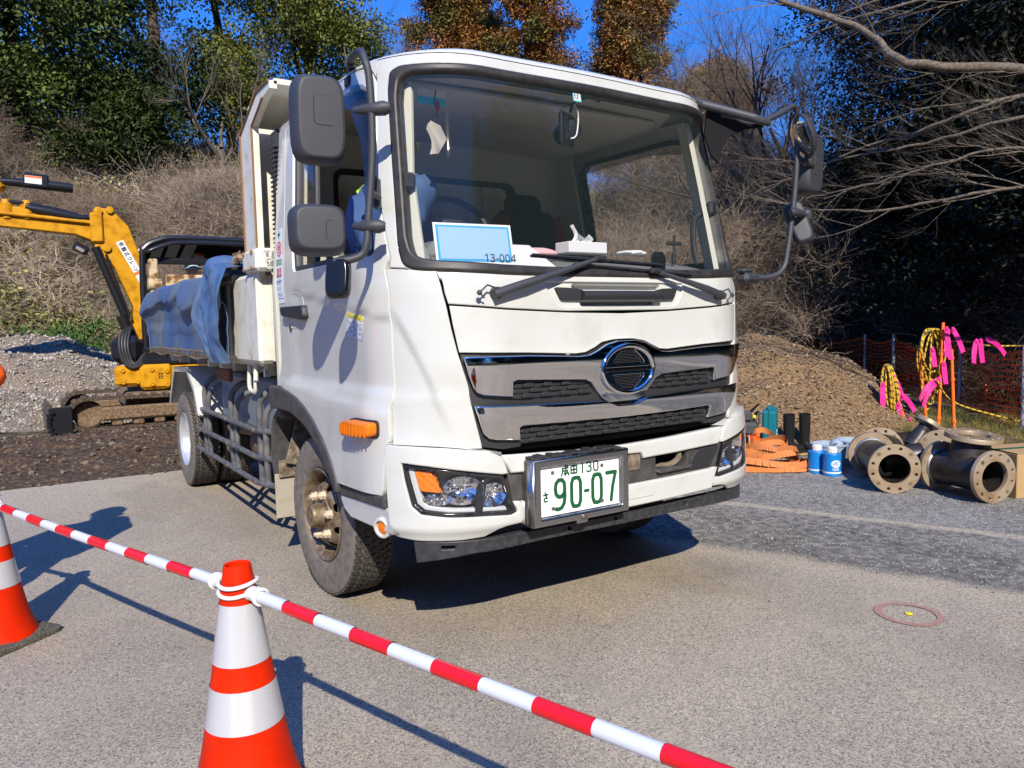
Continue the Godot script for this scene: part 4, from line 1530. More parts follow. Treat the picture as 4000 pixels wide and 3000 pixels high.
	var down := V2([-0.748, 1.040, -0.728, 0.965, -0.714, 0.925, -0.69, 0.903, -0.66, 0.895, -0.545, 0.884, -0.553, 0.936, -0.54, 0.944, -0.3, 0.938, 0.0, 0.936, 0.3, 0.938, 0.54, 0.944, 0.553, 0.936, 0.545, 0.884, 0.66, 0.895, 0.69, 0.903, 0.714, 0.925, 0.728, 0.965, 0.748, 1.040, 0.52, 1.03, 0.25, 1.021, 0.12, 1.018, 0.05, 0.992, -0.05, 0.992, -0.12, 1.018, -0.25, 1.021, -0.52, 1.03])
	var bulge2 := func(q: Vector2) -> Vector3:
		var p := cab_surface(q)
		var k := clampf((q.y - 0.89) / 0.13, 0.0, 1.0)
		return p + normal_of(cab_surface, q) * (0.006 + 0.030 * k - 0.008 * pow(k, 7.0))
	panel("chrome_bar", down, [], 0.035, bulge2, M.chrome, grille, 0.02, 0.005)
	# mesh inserts: three long blades with stepped teeth
	var mesh := MB.new()
	for row in [[1.055, 1.118, -0.570, -0.10, 3], [1.055, 1.118, 0.10, 0.565, 3], [0.868, 0.930, -0.535, 0.535, 3]]:
		for i in row[4]:
			var y0: float = row[0] + (row[1] - row[0]) * i / row[4]
			var y1: float = y0 + (row[1] - row[0]) / row[4] * 0.82
			var cut: float = 0.0 if row[0] < 1.0 else (row[1] - y0) * 0.9
			var a: float = row[2] + (cut * 0.0 if row[2] < -0.2 else 0.13 - cut)
			var b: float = row[3] - (cut * 0.0 if row[3] > 0.2 else 0.13 - cut)
			if row[0] < 1.0:
				a = row[2]
				b = row[3]
			drape(mesh, rect(a, y0, b, y1), [], 0.09, grown(cab_surface, -0.004), 0.012, 0.002)
			var x: float = a + 0.035 + 0.035 * (i % 2)
			while x < b - 0.06:
				drape(mesh, V2([x, y0 + 0.003, x + 0.012, y1 + 0.003, x + 0.045, y1 + 0.003, x + 0.057, y0 + 0.003]), [], 0.2, grown(cab_surface, 0.004), 0.01, 0.002, true)
				x += 0.095
	part("mesh_insert", mesh, M.black, grille)
	# emblem: a ring with two wing segments and ribbed dark fields
	var ef := plane(cab_surface(Vector2(0, 1.15)) + Vector3(0.008, 0, 0.020), Vector3(1.17, 0, -0.01), Vector3(0, 0.94, 0.014))
	var disc := MB.new()
	drape(disc, circle(Vector2.ZERO, 0.128, 36, 0.112), [], 9.0, grown(ef, -0.012), 0.02, 0.0, true)
	var em := part("emblem", disc, M.gloss_black, grille)
	var ringm := MB.new()
	var pts := []
	for i in 44:
		var a := TAU * i / 44
		var q: Vector3 = ef.call(Vector2(cos(a) * 0.127, sin(a) * 0.111))
		pts.append(q + Vector3(0, 0, 0.002))
	ringm.tube(pts, 0.0125, 8, false, true)
	part("ring", ringm, M.chrome_bright, em, 60.0)
	var wings := MB.new()
	for s in [1, -1]:
		var q := V2([-0.100, 0.014, 0.100, 0.014, 0.108, 0.034, 0.088, 0.050])
		# inner curve: two tips sweep up along the ring
		var o := PackedVector2Array()
		for i in 15:
			var a := lerpf(0.10, 1.25, i / 14.0)
			o.append(Vector2(cos(a) * 0.117, sin(a) * 0.101))
		for i in 12:
			var a := lerpf(1.25, 0.28, i / 11.0)
			o.append(Vector2(cos(a) * (0.096 + 0.006 * i / 11.0), sin(a) * (0.093 - 0.022 * i / 11.0)).lerp(Vector2(0.074, 0.026), i / 11.0 * 0.85))
		q = o
		var l := PackedVector2Array()
		for i in range(o.size() - 1, -1, -1):
			l.append(Vector2(-o[i].x, o[i].y))
		q.append_array(l)
		# close along the straight inner edge
		if s < 0:
			for i in q.size():
				q[i].y = -q[i].y
		drape(wings, q, [], 0.02, grown(ef, 0.004), 0.012, 0.002)
	part("wing_segment", wings, M.chrome_bright, em, 50.0)
	var rib := MB.new()
	for s in [1, -1]:
		for i in 10:
			var y: float = s * (0.032 + i * 0.0072)
			var half := sqrt(maxf(0.0, 1.0 - pow(y / 0.096, 2.0))) * 0.075
			if half > 0.01:
				rib.box(ef.call(Vector2(0, y)) + Vector3(0, 0, -0.003), Vector3(half * 2.3, 0.0030, 0.010), 0.001)
	part("rib", rib, M.black, em).set_meta("kind", "stuff")
	# wipers
	for w in [[-0.654, 1.487, -0.12, 1.637, -0.46, 0.27, 1.612], [0.631, 1.478, 0.20, 1.588, -0.25, 0.46, 1.570]]:
		var wp := MB.new()
		var a := cab_surface(Vector2(w[0], w[1])) + Vector3(0, 0, 0.03)
		var b := cab_surface(Vector2(w[2], w[3])) + Vector3(0, 0, 0.035)
		wp.tube([cab_surface(Vector2(w[0], w[1])), a], 0.024, 12)
		var d := b - a
		wp.tube([a - d * 0.04, a + d * 0.25 + Vector3(0, 0, 0.012), a + d * 0.5 + Vector3(0, 0, 0.014), b], [0.019, 0.019, 0.014, 0.009], 8)
		wp.tube([a + Vector3(0, 0.015, 0.0), a + Vector3(signf(w[0]) * 0.05, 0.03, 0.0), a + Vector3(signf(w[0]) * 0.085, 0.0, -0.005), a + Vector3(signf(w[0]) * 0.06, -0.02, -0.01)], 0.004, 5)
		wp.ball(a + Vector3(signf(w[0]) * 0.085, 0.0, -0.005), Vector3.ONE * 0.011)
		var wiper := part("wiper", wp, M.mirror_shell, t, 45.0)
		var bm := MB.new()
		var from := cab_surface(Vector2(w[4], w[3] + (0.004 if w[0] < 0 else 0.018))) + Vector3(0, 0, 0.022)
		var to := cab_surface(Vector2(w[5], w[6])) + Vector3(0, 0, 0.022)
		var row := []
		for i in 13:
			var k := i / 12.0
			var p := cab_surface(Vector2(lerpf(w[4], w[5], k), lerpf(w[3] + (0.004 if w[0] < 0 else 0.018), w[6], k)))
			row.append(p + Vector3(0, 0, 0.008))
		bm.tube(row, 0.0065, 5)
		var upper := []
		for i in 13:
			upper.append(row[i] + Vector3(0, 0.006, 0.012 + 0.006 * sin(PI * i / 12.0)))
		bm.tube(upper, 0.0045, 5)
		for i in range(1, 12, 2):
			bm.rod(row[i], upper[i], 0.005, 5)
		bm.box(b, Vector3(0.06, 0.022, 0.03), 0.006)
		part("blade", bm, M.black, wiper)


func bumper(t: Node3D) -> void:
	var f: Callable = bump_surface
	# white corner shells round the headlamps
	for side in [-1, 1]:
		var shell := mirror_if(V2([-1.140, 0.890, -1.158, 0.862, -1.166, 0.77, -1.150, 0.53, -1.132, 0.506, -0.995, 0.496, -0.80, 0.494, -0.705, 0.499, -0.655, 0.525, -0.62, 0.535, -0.542, 0.539, -0.545, 0.633, -0.588, 0.637, -0.568, 0.592, -0.60, 0.583, -0.70, 0.592, -0.867, 0.599, -0.985, 0.612, -1.028, 0.645, -1.056, 0.745, -1.070, 0.818, -0.95, 0.806, -0.775, 0.779, -0.632, 0.754, -0.607, 0.757, -0.637, 0.83, -0.690, 0.858, -0.86, 0.878, -1.0, 0.886]), side)
		var low_lip := func(q: Vector2) -> Vector3:
			var p := bump_surface(q)
			var k := smoothstep(0.56, 0.49, q.y)
			return p - Vector3(signf(q.x) * 0.03 * smoothstep(0.9, 1.2, absf(q.x)), 0, 0.035 * (1.0 - smoothstep(0.95, 1.3, absf(q.x)))) * k
		panel("bumper_corner", shell, [], 0.03, low_lip, M.white, t, 0.05, 0.008)
		var top := MB.new()
		# ledge behind the upper edge of the corner
		var rim := []
		for i in 15:
			var s: float = lerpf(-1.14, -0.64, i / 14.0) * -side
			rim.append(Vector2(s, lerpf(0.890, 0.835, pow(i / 14.0, 3.0))))
		for i in 14:
			var a := bump_surface(rim[i])
			var b := bump_surface(rim[i + 1])
			var a2 := a + Vector3(-signf(a.x) * 0.07, 0.0, -0.10)
			var b2 := b + Vector3(-signf(b.x) * 0.07, 0.0, -0.10)
			if side < 0:
				top.quad(a, b, b2, a2)
			else:
				top.quad(b, a, a2, b2)
		part("bumper_ledge", top, M.white, t)
		headlight(t, side)
		# step behind the corner, with its rubber tread and small reflector lamp
		var st := MB.new()
		var sx := float(side)
		var zf := -0.17
		var poly := V2([-0.165, 0.625, -0.70, 0.59, -0.695, 0.565, -0.66, 0.53, -0.58, 0.505, -0.30, 0.515, -0.12, 0.525])
		var sp := func(q: Vector2) -> Vector3: return Vector3(sx * 1.045, q.y, q.x)
		var spm := func(q: Vector2) -> Vector3: return Vector3(sx * 1.045, q.y, -q.x)
		if side > 0:
			drape(st, mirrored(poly), [], 0.2, spm, 0.25, 0.008)
		else:
			drape(st, poly, [], 0.2, sp, 0.25, 0.008)
		var step := part("step", st, M.white, t)
		var tread := MB.new()
		tread.box(Vector3(sx * 0.955, 0.632, -0.44), Vector3(0.20, 0.05, 0.53), 0.008, Basis(Vector3.RIGHT, -0.05))
		for i in 9:
			for j in 3:
				tread.box(Vector3(sx * (0.90 + 0.05 * j), 0.660 + (-0.44 + 0.055 * (i - 4) + 0.44) * 0.05, -0.44 + 0.055 * (i - 4)), Vector3(0.036, 0.012, 0.04), 0.004)
		part("tread", tread, M.grey_plastic, step)
		var pod := MB.new()
		pod.xf = Transform3D(basis_to(Vector3(sx * 0.9, -0.12, 0.36)), Vector3(sx * 1.052, 0.535, -0.215))
		pod.lathe([Vector2(0.0001, -0.1), Vector2(0.05, -0.1), Vector2(0.045, 0.0), Vector2(0.041, 0.005), Vector2(0.033, 0.005), Vector2(0.031, -0.010), Vector2(0.0001, -0.010)], 20)
		part("lamp_pod", pod, M.white, step)
		var refl := MB.new()
		refl.xf = pod.xf
		refl.lathe([Vector2(0.030, -0.010), Vector2(0.024, -0.002), Vector2(0.0001, 0.001)], 16)
		part("reflector", refl, M.amber, step)
	# centre: upper and lower white bars, dark insert, fog cover, tow hook
	var upper := V2([-0.600, 0.757, -0.632, 0.835, -0.60, 0.832, -0.3, 0.818, 0.0, 0.812, 0.3, 0.818, 0.60, 0.832, 0.632, 0.835, 0.600, 0.757, 0.585, 0.750, 0.30, 0.740, 0.092, 0.737, 0.080, 0.764, -0.03, 0.768, -0.25, 0.768, -0.54, 0.752])
	panel("bumper_bar", upper, [], 0.05, grown(f, 0.004), M.white, t, 0.05, 0.010)
	var lower := V2([-0.542, 0.633, -0.30, 0.628, 0.0, 0.626, 0.30, 0.628, 0.575, 0.633, 0.545, 0.533, 0.3, 0.526, 0.0, 0.524, -0.3, 0.526, -0.540, 0.533])
	var lb := panel("bumper_bar", lower, [], 0.05, grown(f, 0.003), M.white, t, 0.05, 0.010)
	panel("cover_flap", rounded(rect(-0.06, 0.560, 0.155, 0.612), 0.012, 3), [], 0.1, grown(f, 0.006), M.white, lb, 0.004, 0.003)
	var ins := V2([-0.600, 0.755, -0.300, 0.768, -0.03, 0.768, 0.080, 0.764, 0.092, 0.740, 0.30, 0.743, 0.632, 0.755, 0.588, 0.637, 0.3, 0.630, 0.0, 0.628, -0.3, 0.630, -0.588, 0.637])
	var insert := panel("bumper_insert", ins, [rounded(rect(0.186, 0.656, 0.392, 0.734), 0.008, 2)], 0.06, grown(f, -0.016), M.grey_plastic, t, 0.06, 0.004)
	panel("fog_cover", rounded(V2([-0.05, 0.682, 0.082, 0.688, 0.088, 0.750, 0.074, 0.766, -0.05, 0.766]), 0.012, 3), [], 0.05, grown(f, -0.010), M.dirty, insert, 0.01, 0.004)
	panel("lamp_cover", rounded(V2([0.40, 0.645, 0.545, 0.648, 0.60, 0.740, 0.46, 0.738, 0.41, 0.70]), 0.012, 3), [], 0.05, grown(f, -0.004), M.black, insert, 0.012, 0.006)
	panel("ledge", V2([0.186, 0.654, 0.392, 0.656, 0.41, 0.668, 0.40, 0.672, 0.186, 0.672]), [], 0.06, grown(f, 0.006), M.grey_plastic, insert, 0.06, 0.005)
	var hook := MB.new()
	hook.tube(bez([Vector3(0.22, 0.665, -0.05), Vector3(0.29, 0.675, 0.06), Vector3(0.335, 0.70, 0.085), Vector3(0.355, 0.725, 0.075), Vector3(0.345, 0.745, 0.05)], 5), 0.014, 8)
	part("tow_hook", hook, M.dirty, t)
	# darkness of the engine bay behind the slot under the grille
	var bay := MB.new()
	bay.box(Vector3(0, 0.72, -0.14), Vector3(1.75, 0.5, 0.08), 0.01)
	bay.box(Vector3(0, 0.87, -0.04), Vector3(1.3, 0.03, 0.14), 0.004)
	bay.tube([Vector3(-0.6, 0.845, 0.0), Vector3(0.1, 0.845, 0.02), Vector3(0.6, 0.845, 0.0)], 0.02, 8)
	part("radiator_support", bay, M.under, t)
	# steel under-run bar
	var bar := V2([-1.022, 0.505, -1.012, 0.418, -0.76, 0.450, -0.30, 0.458, 0.30, 0.458, 0.76, 0.450, 1.012, 0.418, 1.022, 0.505])
	var bf := func(q: Vector2) -> Vector3:
		var p := bump_surface(Vector2(q.x, 0.5))
		return Vector3(p.x * 0.985, q.y - 0.012, p.z - 0.030)
	panel("underrun_bar", bar, [circle(Vector2(-0.30, 0.484), 0.010, 10), circle(Vector2(-0.165, 0.487), 0.010, 10), circle(Vector2(-0.045, 0.489), 0.010, 10), circle(Vector2(0.40, 0.488), 0.010, 10), rounded(rect(-0.90, 0.474, -0.84, 0.488), 0.006)], 0.06, bf, M.steel_black, t, 0.05, 0.004)
	number_plate(t)


func headlight(t: Node3D, side: int) -> void:
	var f: Callable = bump_surface
	var o := mirror_if(rounded(V2([-1.066, 0.813, -1.054, 0.745, -1.026, 0.648, -0.985, 0.616, -0.867, 0.602, -0.70, 0.595, -0.60, 0.587, -0.572, 0.595, -0.592, 0.64, -0.634, 0.751, -0.775, 0.775, -0.95, 0.802]), 0.008, 3), side)
	var h := MB.new()
	drape(h, o, [], 0.05, grown(f, -0.070), 0.0, 0.0)
	drape(h, o, [shrunk(o if MB.area(o) > 0 else reversed_outline(o), 0.012)], 0.05, grown(f, -0.004), 0.07, 0.003)
	var lamp := part("headlight", h, M.gloss_black, t)
	# white light strip along the outer and lower edge
	var strip := mirror_if(V2([-1.050, 0.800, -1.036, 0.742, -1.008, 0.652, -0.972, 0.627, -0.867, 0.614, -0.70, 0.607, -0.606, 0.600, -0.615, 0.618, -0.70, 0.624, -0.862, 0.631, -0.955, 0.645, -0.983, 0.664, -1.006, 0.742, -1.018, 0.797]), side)
	panel("light_strip", strip, [], 0.04, grown(f, -0.022), M.lamp_strip, lamp, 0.03, 0.006)
	# amber turn signal
	var turn := mirror_if(V2([-1.018, 0.787, -0.940, 0.779, -0.886, 0.695, -0.992, 0.703]), side)
	var ts := MB.new()
	var tf := func(q: Vector2) -> Vector3:
		return bump_surface(q) - normal_of(bump_surface, q) * (0.022 - 0.002 * sin(q.x * 160.0) * sin(q.y * 190.0))
	drape(ts, rounded(turn, 0.006, 2), [], 0.008, tf, 0.03, 0.003)
	part("turn_signal", ts, M.amber, lamp, 25.0)
	# faceted reflector bowls
	for b in [[-0.805, 0.700, 0.088, 0.058, 0.042], [-0.672, 0.672, 0.058, 0.050, 0.036], [-0.915, 0.668, 0.060, 0.024, 0.03]]:
		var at := Vector2(b[0] * -side, b[1])
		var ce := bump_surface(at) - normal_of(f, at) * 0.025
		var n := normal_of(f, at)
		var bas := basis_to(n, Vector3.UP)
		var rf := MB.new()
		rf.xf = Transform3D(Basis(bas.x, bas.y, bas.z), ce)
		var rad := 5
		var seg := 22
		for i in rad:
			for k in seg:
				var q := []
				for c in [[i, k], [i, k + 1], [i + 1, k + 1], [i + 1, k]]:
					var rr := 0.16 + 0.84 * float(c[0]) / rad
					var a: float = TAU * c[1] / seg
					var dep: float = -b[4] * (1.0 - rr * rr) - (0.0022 if int(c[1]) % 2 else 0.0)
					q.append(Vector3(cos(a) * rr * b[2], dep, sin(a) * rr * b[3]))
				rf.quad(q[0], q[1], q[2], q[3])
		part("reflector", rf, M.reflector, lamp, 6.0)
		var bulb := MB.new()
		bulb.xf = Transform3D(Basis(bas.x, bas.y, bas.z), ce)
		bulb.ball(Vector3(0, -b[4] * 0.6, 0), Vector3(0.010, 0.018, 0.010), 10, 6)
		part("bulb", bulb, M.dull_metal, lamp)
	var trim := mirror_if(V2([-0.76, 0.60, -0.72, 0.61, -0.70, 0.72, -0.66, 0.745, -0.70, 0.752, -0.735, 0.72]), side)
	panel("bezel", trim, [], 0.05, grown(f, -0.020), M.gloss_black, lamp, 0.04, 0.006)
	panel("lens", o, [], 0.05, grown(f, 0.0), M.lens, lamp, 0.0, 0.0)


func number_plate(t: Node3D) -> void:
	# a green-on-white plate in a metal frame, stood off the bumper
	var at := Vector3(-0.2915, 0.666, 0.142)
	var f := plane(at, Vector3(1, 0, 0), Vector3(0, 1, 0))
	var p := MB.new()
	drape(p, rounded(rect(-0.222, -0.112, 0.222, 0.112), 0.008), [], 9.0, f, 0.004, 0.0015, true)
	var plate := part("number_plate", p, M.plate_white, t)
	var fr := MB.new()
	drape(fr, rect(-0.256, -0.140, 0.256, 0.140), [rounded(rect(-0.216, -0.106, 0.216, 0.106), 0.006)], 9.0, grown(f, 0.022), 0.085, 0.010, true)
	drape(fr, rect(-0.225, -0.115, 0.225, 0.115), [rounded(rect(-0.212, -0.102, 0.212, 0.102), 0.006)], 9.0, grown(f, 0.008), 0.01, 0.004, true)
	fr.box(at + Vector3(0.0, -0.143, -0.01), Vector3(0.06, 0.026, 0.05), 0.006)
	part("frame", fr, M.frame_metal, plate, 30.0)
	var back := MB.new()
	back.box(at + Vector3(0, 0.0, -0.045), Vector3(0.52, 0.285, 0.06), 0.012)
	part("backing", back, M.grey_plastic, plate)
	var wrap := MB.new()
	for i in 14:
		wrap.box(at + Vector3(-0.235 + i * 0.0335, 0.146 + 0.003 * sin(i * 2.3), -0.022), Vector3(0.036, 0.010 + 0.004 * (i % 2), 0.075), 0.004, Basis(Vector3.BACK, 0.06 * sin(i * 1.7)))
	part("tape_wrap", wrap, M.black, plate)
	for q in [[-0.147, 0.077], [0.117, 0.077], [-0.147, -0.074], [0.117, -0.078]]:
		var sc := MB.new()
		sc.xf = Transform3D(Basis(Vector3.RIGHT, PI / 2), at + Vector3(q[0], q[1], 0))
		sc.lathe([Vector2(0.0085, 0), Vector2(0.008, 0.003), Vector2(0.004, 0.005), Vector2(0, 0.005)], 12)
		part("screw", sc, M.bolt, plate)
	var sc := MB.new()
	sc.xf = Transform3D(Basis(Vector3.RIGHT, PI / 2), at + Vector3(0.0, -0.128, 0.022))
	sc.lathe([Vector2(0.014, 0), Vector2(0.014, 0.004), Vector2(0.009, 0.007), Vector2(0, 0.007)], 12)
	part("screw", sc, M.bolt, plate)
	var d := MB.new()
	var nine := [[88, 30, 84, 12, 66, 2, 40, 2, 20, 12, 14, 30, 20, 48, 40, 57, 64, 57, 84, 46, 88, 30, 88, 60, 82, 80, 64, 94, 36, 98, 18, 96]]
	var zero := [[50, 2, 26, 4, 14, 20, 14, 80, 26, 96, 50, 98, 74, 96, 86, 80, 86, 20, 74, 4, 50, 2]]
	var seven := [[12, 3, 88, 3, 62, 50, 48, 98]]
	var w := 0.0165
	var h := Vector2(0.066, 0.128)
	glyph(d, nine, Vector2(-0.143, 0.044), h, w, f)
	glyph(d, zero, Vector2(-0.058, 0.044), h, w, f)
	glyph(d, zero, Vector2(0.056, 0.044), h, w, f)
	glyph(d, seven, Vector2(0.136, 0.044), h, w, f)
	strokes(d, [[0.024, -0.022, 0.040, -0.022]], 0.014, f)
	part("digit", d, M.plate_green, plate)
	var s := MB.new()
	# place name, class number and kana, in small strokes
	glyph(s, [[18, 25, 88, 25], [18, 25, 16, 60, 4, 98], [22, 50, 48, 50, 46, 82, 36, 78], [56, 4, 60, 45, 92, 96], [92, 96, 94, 78], [84, 48, 50, 96], [72, 6, 84, 16]], Vector2(-0.102, 0.100), Vector2(0.042, 0.044), 0.0062, f)
	glyph(s, [[10, 12, 90, 12, 90, 92, 10, 92, 10, 12], [50, 12, 50, 92], [10, 52, 90, 52]], Vector2(-0.054, 0.097), Vector2(0.038, 0.038), 0.0062, f)
	glyph(s, [[50, 0, 50, 100]], Vector2(-0.004, 0.100), Vector2(0.03, 0.042), 0.0066, f)
	glyph(s, [[10, 12, 40, 2, 75, 8, 82, 26, 66, 44, 40, 46], [66, 46, 86, 62, 84, 86, 60, 98, 25, 98, 8, 86]], Vector2(0.032, 0.100), Vector2(0.030, 0.042), 0.0062, f)
	glyph(s, zero, Vector2(0.068, 0.100), Vector2(0.032, 0.042), 0.0062, f)
	glyph(s, [[12, 30, 88, 24], [38, 4, 74, 62, 44, 58], [24, 64, 20, 80, 32, 94, 74, 92]], Vector2(-0.197, 0.000), Vector2(0.028, 0.042), 0.0062, f)
	part("plate_lettering", s, M.plate_green, plate)


func cab_inside(t: Node3D) -> void:
	var c := Node3D.new()
	c.name = "cab_interior"
	t.add_child(c)
	# dashboard, deep and flat under the windscreen
	var d := MB.new()
	var df := func(q: Vector2) -> Vector3:
		var z0: float = cab_surface(Vector2(q.x * 1.0, 1.58)).z - 0.03
		var k := q.y
		return Vector3(q.x * 0.985, lerpf(1.565, 1.70, pow(maxf(k, 0.0), 0.7)) - 0.30 * smoothstep(0.86, 1.0, k), lerpf(z0, -0.62, k))
	drape(d, rect(-0.96, 0.0, 0.96, 1.0), [], 0.08, df, 0.0, 0.0)
	d.box(Vector3(0, 1.45, -0.52), Vector3(1.9, 0.34, 0.16), 0.03)
	d.box(Vector3(-0.42, 1.69, -0.56), Vector3(0.52, 0.12, 0.24), 0.05)
	part("dashboard", d, M.dash, c, 50.0)
	var vent := MB.new()
	for i in 44:
		vent.box(Vector3(-0.40 + i * 0.0215, 1.60, -0.10), Vector3(0.013, 0.012, 0.03), 0.0, Basis(Vector3.RIGHT, 0.5))
	part("demister_vent", vent, M.under, c).set_meta("kind", "stuff")
	var body := MB.new()
	body.box(Vector3(0, 1.05, -0.9), Vector3(1.98, 0.04, 1.36), 0.0)
	part("cab_floor", body, M.under, c)
	var head := MB.new()
	var hf := func(q: Vector2) -> Vector3: return Vector3(q.x * 0.93, 2.445 + 0.03 * cos(q.x * 1.5) - 0.03 * smoothstep(-0.5, -0.15, q.y), q.y)
	drape(head, V2([-0.98, -1.58, 0.98, -1.58, 0.98, -0.62, 0.80, -0.36, 0.70, -0.27, -0.70, -0.27, -0.80, -0.36, -0.98, -0.62]), [], 0.16, hf, 0.0, 0.0)
	for x in [-0.45, 0.45]:
		head.box(Vector3(x * 0.86, 2.445, -0.30), Vector3(0.58, 0.022, 0.15), 0.01, Basis(Vector3.RIGHT, 0.25))
	head.box(Vector3(0.0, 2.44, -0.62), Vector3(1.5, 0.05, 0.3), 0.02)
	part("headliner", head, M.liner, c, 50.0)
	# pillar linings
	for s in [-1, 1]:
		var pil := MB.new()
		drape(pil, mirror_if(V2([-0.97, 2.42, -1.15, 2.44, -1.165, 1.95, -1.15, 1.55, -0.93, 1.60, -0.985, 2.0]), s), [], 0.06, grown(cab_surface, -0.055), 0.02, 0.006)
		drape(pil, mirror_if(V2([-2.16, 2.47, -2.46, 2.47, -2.46, 1.2, -2.19, 1.2, -2.2, 1.8]), s), [], 0.1, grown(cab_surface, -0.06), 0.02, 0.006)
		drape(pil, mirror_if(V2([-1.15, 1.64, -1.12, 1.1, -2.25, 1.15, -2.19, 1.64]), s), [], 0.1, grown(cab_surface, -0.07), 0.02, 0.006)
		part("pillar_lining", pil, M.trim, c, 50.0)
		var hd := MB.new()
		var x: float = s * 0.885
		hd.tube(bez([Vector3(x, 1.93, -0.22), Vector3(x - s * 0.05, 1.90, -0.27), Vector3(x - s * 0.06, 1.76, -0.27), Vector3(x - s * 0.05, 1.66, -0.25)], 4), 0.016, 8)
		hd.box(Vector3(x, 1.95, -0.2), Vector3(0.05, 0.07, 0.05), 0.012)
		part("assist_grip", hd, M.black, c)
	# seats
	for x in [-0.43, 0.50]:
		var seat := MB.new()
		seat.box(Vector3(x, 1.46, -1.08), Vector3(0.52, 0.20, 0.52), 0.06)
		seat.box(Vector3(x, 1.76, -1.36), Vector3(0.48, 0.62, 0.15), 0.06, Basis(Vector3.RIGHT, -0.16))
		var s := part("seat", seat, M.seat, c, 50.0)
		for k in [-1, 1]:
			var red := MB.new()
			red.box(Vector3(x + k * 0.205, 1.78, -1.325), Vector3(0.085, 0.50, 0.13), 0.03, Basis(Vector3.RIGHT, -0.16))
			part("bolster", red, M.seat_red, s, 50.0)
		var hr := MB.new()
		hr.box(Vector3(x, 2.09, -1.42), Vector3(0.27, 0.17, 0.10), 0.04, Basis(Vector3.RIGHT, -0.1))
		part("headrest", hr, M.seat, s, 50.0)
	var cons := MB.new()
	cons.box(Vector3(0.06, 1.60, -1.1), Vector3(0.34, 0.42, 0.5), 0.05)
	part("console", cons, M.seat, c)
	# steering wheel
	var w := MB.new()
	var wb := Basis(Vector3.RIGHT, -0.42)
	var wc := Vector3(-0.40, 1.835, -0.70)
	var ring := []
	for i in 36:
		var a := TAU * i / 36
		ring.append(wc + wb * Vector3(cos(a) * 0.195, sin(a) * 0.175, 0))
	w.tube(ring, 0.015, 8, false, true)
	w.box(wc, Vector3(0.15, 0.12, 0.05), 0.03, wb)
	w.box(wc, Vector3(0.37, 0.032, 0.025), 0.01, wb)
	w.box(wc + wb * Vector3(0, -0.09, 0), Vector3(0.05, 0.16, 0.025), 0.01, wb)
	w.rod(wc, wc + Vector3(0, -0.25, 0.2), 0.05, 10)
	part("steering_wheel", w, M.black, c, 50.0)
	# television-shaped rear-view monitor hung from the header and its cables
	var mo := MB.new()
	mo.box(Vector3(-0.085, 2.245, -0.185), Vector3(0.125, 0.155, 0.03), 0.012, Basis(Vector3.UP, 0.5))
	mo.xf = Transform3D(Basis(Vector3(0.954, 0, 0.301).normalized(), PI / 2), Vector3(-0.045, 2.25, -0.23))
	mo.lathe([Vector2(0, -0.07), Vector2(0.05, -0.06), Vector2(0.055, 0.0), Vector2(0.05, 0.06), Vector2(0, 0.07)], 14)
	mo.xf = Transform3D()
	mo.tube(bez([Vector3(-0.05, 2.33, -0.2), Vector3(-0.03, 2.38, -0.19), Vector3(0.06, 2.41, -0.2), Vector3(0.14, 2.41, -0.22)], 5), 0.006, 5)
	part("monitor", mo, M.machine_black, c, 50.0)
	var cb := MB.new()
	cb.tube(bez([Vector3(-0.05, 2.36, -0.17), Vector3(-0.035, 2.31, -0.16), Vector3(-0.05, 2.22, -0.155), Vector3(-0.08, 2.20, -0.16)], 5), 0.004, 5)
	part("cable", cb, M.paper, c)
	# grab rail on the far door, phone holder, round speaker on the near side
	var sp := MB.new()
	sp.xf = Transform3D(Basis(Vector3(1, 0, 0.3).normalized(), 1.0), Vector3(-0.86, 1.64, -0.28))
	sp.lathe([Vector2(0, 0.02), Vector2(0.09, 0.02), Vector2(0.10, 0.0), Vector2(0.10, -0.05)], 24)
	part("dash_speaker", sp, M.dash, c)
	var ph := MB.new()
	ph.box(Vector3(0.72, 1.74, -0.31), Vector3(0.02, 0.15, 0.01), 0.004)
	ph.box(Vector3(0.72, 1.77, -0.31), Vector3(0.10, 0.02, 0.02), 0.004)
	ph.rod(Vector3(0.72, 1.60, -0.32), Vector3(0.72, 1.72, -0.32), 0.008, 6)
	part("holder", ph, M.black, c)
	var cam := MB.new()
	cam.box(Vector3(0.345, 1.64, -0.04), Vector3(0.085, 0.10, 0.05), 0.02)
	cam.box(Vector3(0.345, 1.59, -0.05), Vector3(0.15, 0.03, 0.10), 0.008)
	part("sensor_box", cam, M.gloss_black, c)
	# sun visor card and its cord
	var vc := MB.new()
	vc.box(Vector3(-0.69, 2.365, -0.35), Vector3(0.135, 0.032, 0.002))
	var vo := part("visor_card", vc, M.paper, c)
	vc = MB.new()
	vc.box(Vector3(-0.69, 2.332, -0.349), Vector3(0.135, 0.034, 0.002))
	part("blue_band", vc, M.cyan, vo)

	# what lies and hangs in the cab: things of their own
	var card := thing("sign_card", "pale blue bordered card numbered 13-004 leaning inside the windscreen", "sign", Vector3(-0.652, 1.708, -0.082))
	card.basis = Basis(Vector3(0.985, -0.01, 0.17).normalized(), Vector3(-0.04, 0.95, -0.28).normalized(), Vector3(-0.15, 0.27, 0.93).normalized()).orthonormalized()
	var cf := plane(Vector3.ZERO, Vector3(1, 0, 0), Vector3(0, 1, 0))
	panel("sheet", rect(-0.172, -0.088, 0.172, 0.088), [], 9.0, cf, M.paper, card, 0.003, 0.0, "", true)
	panel("border", rect(-0.162, -0.078, 0.162, 0.078), [], 9.0, grown(cf, 0.0015), M.card_blue, card, 0.001, 0.0, "", true)
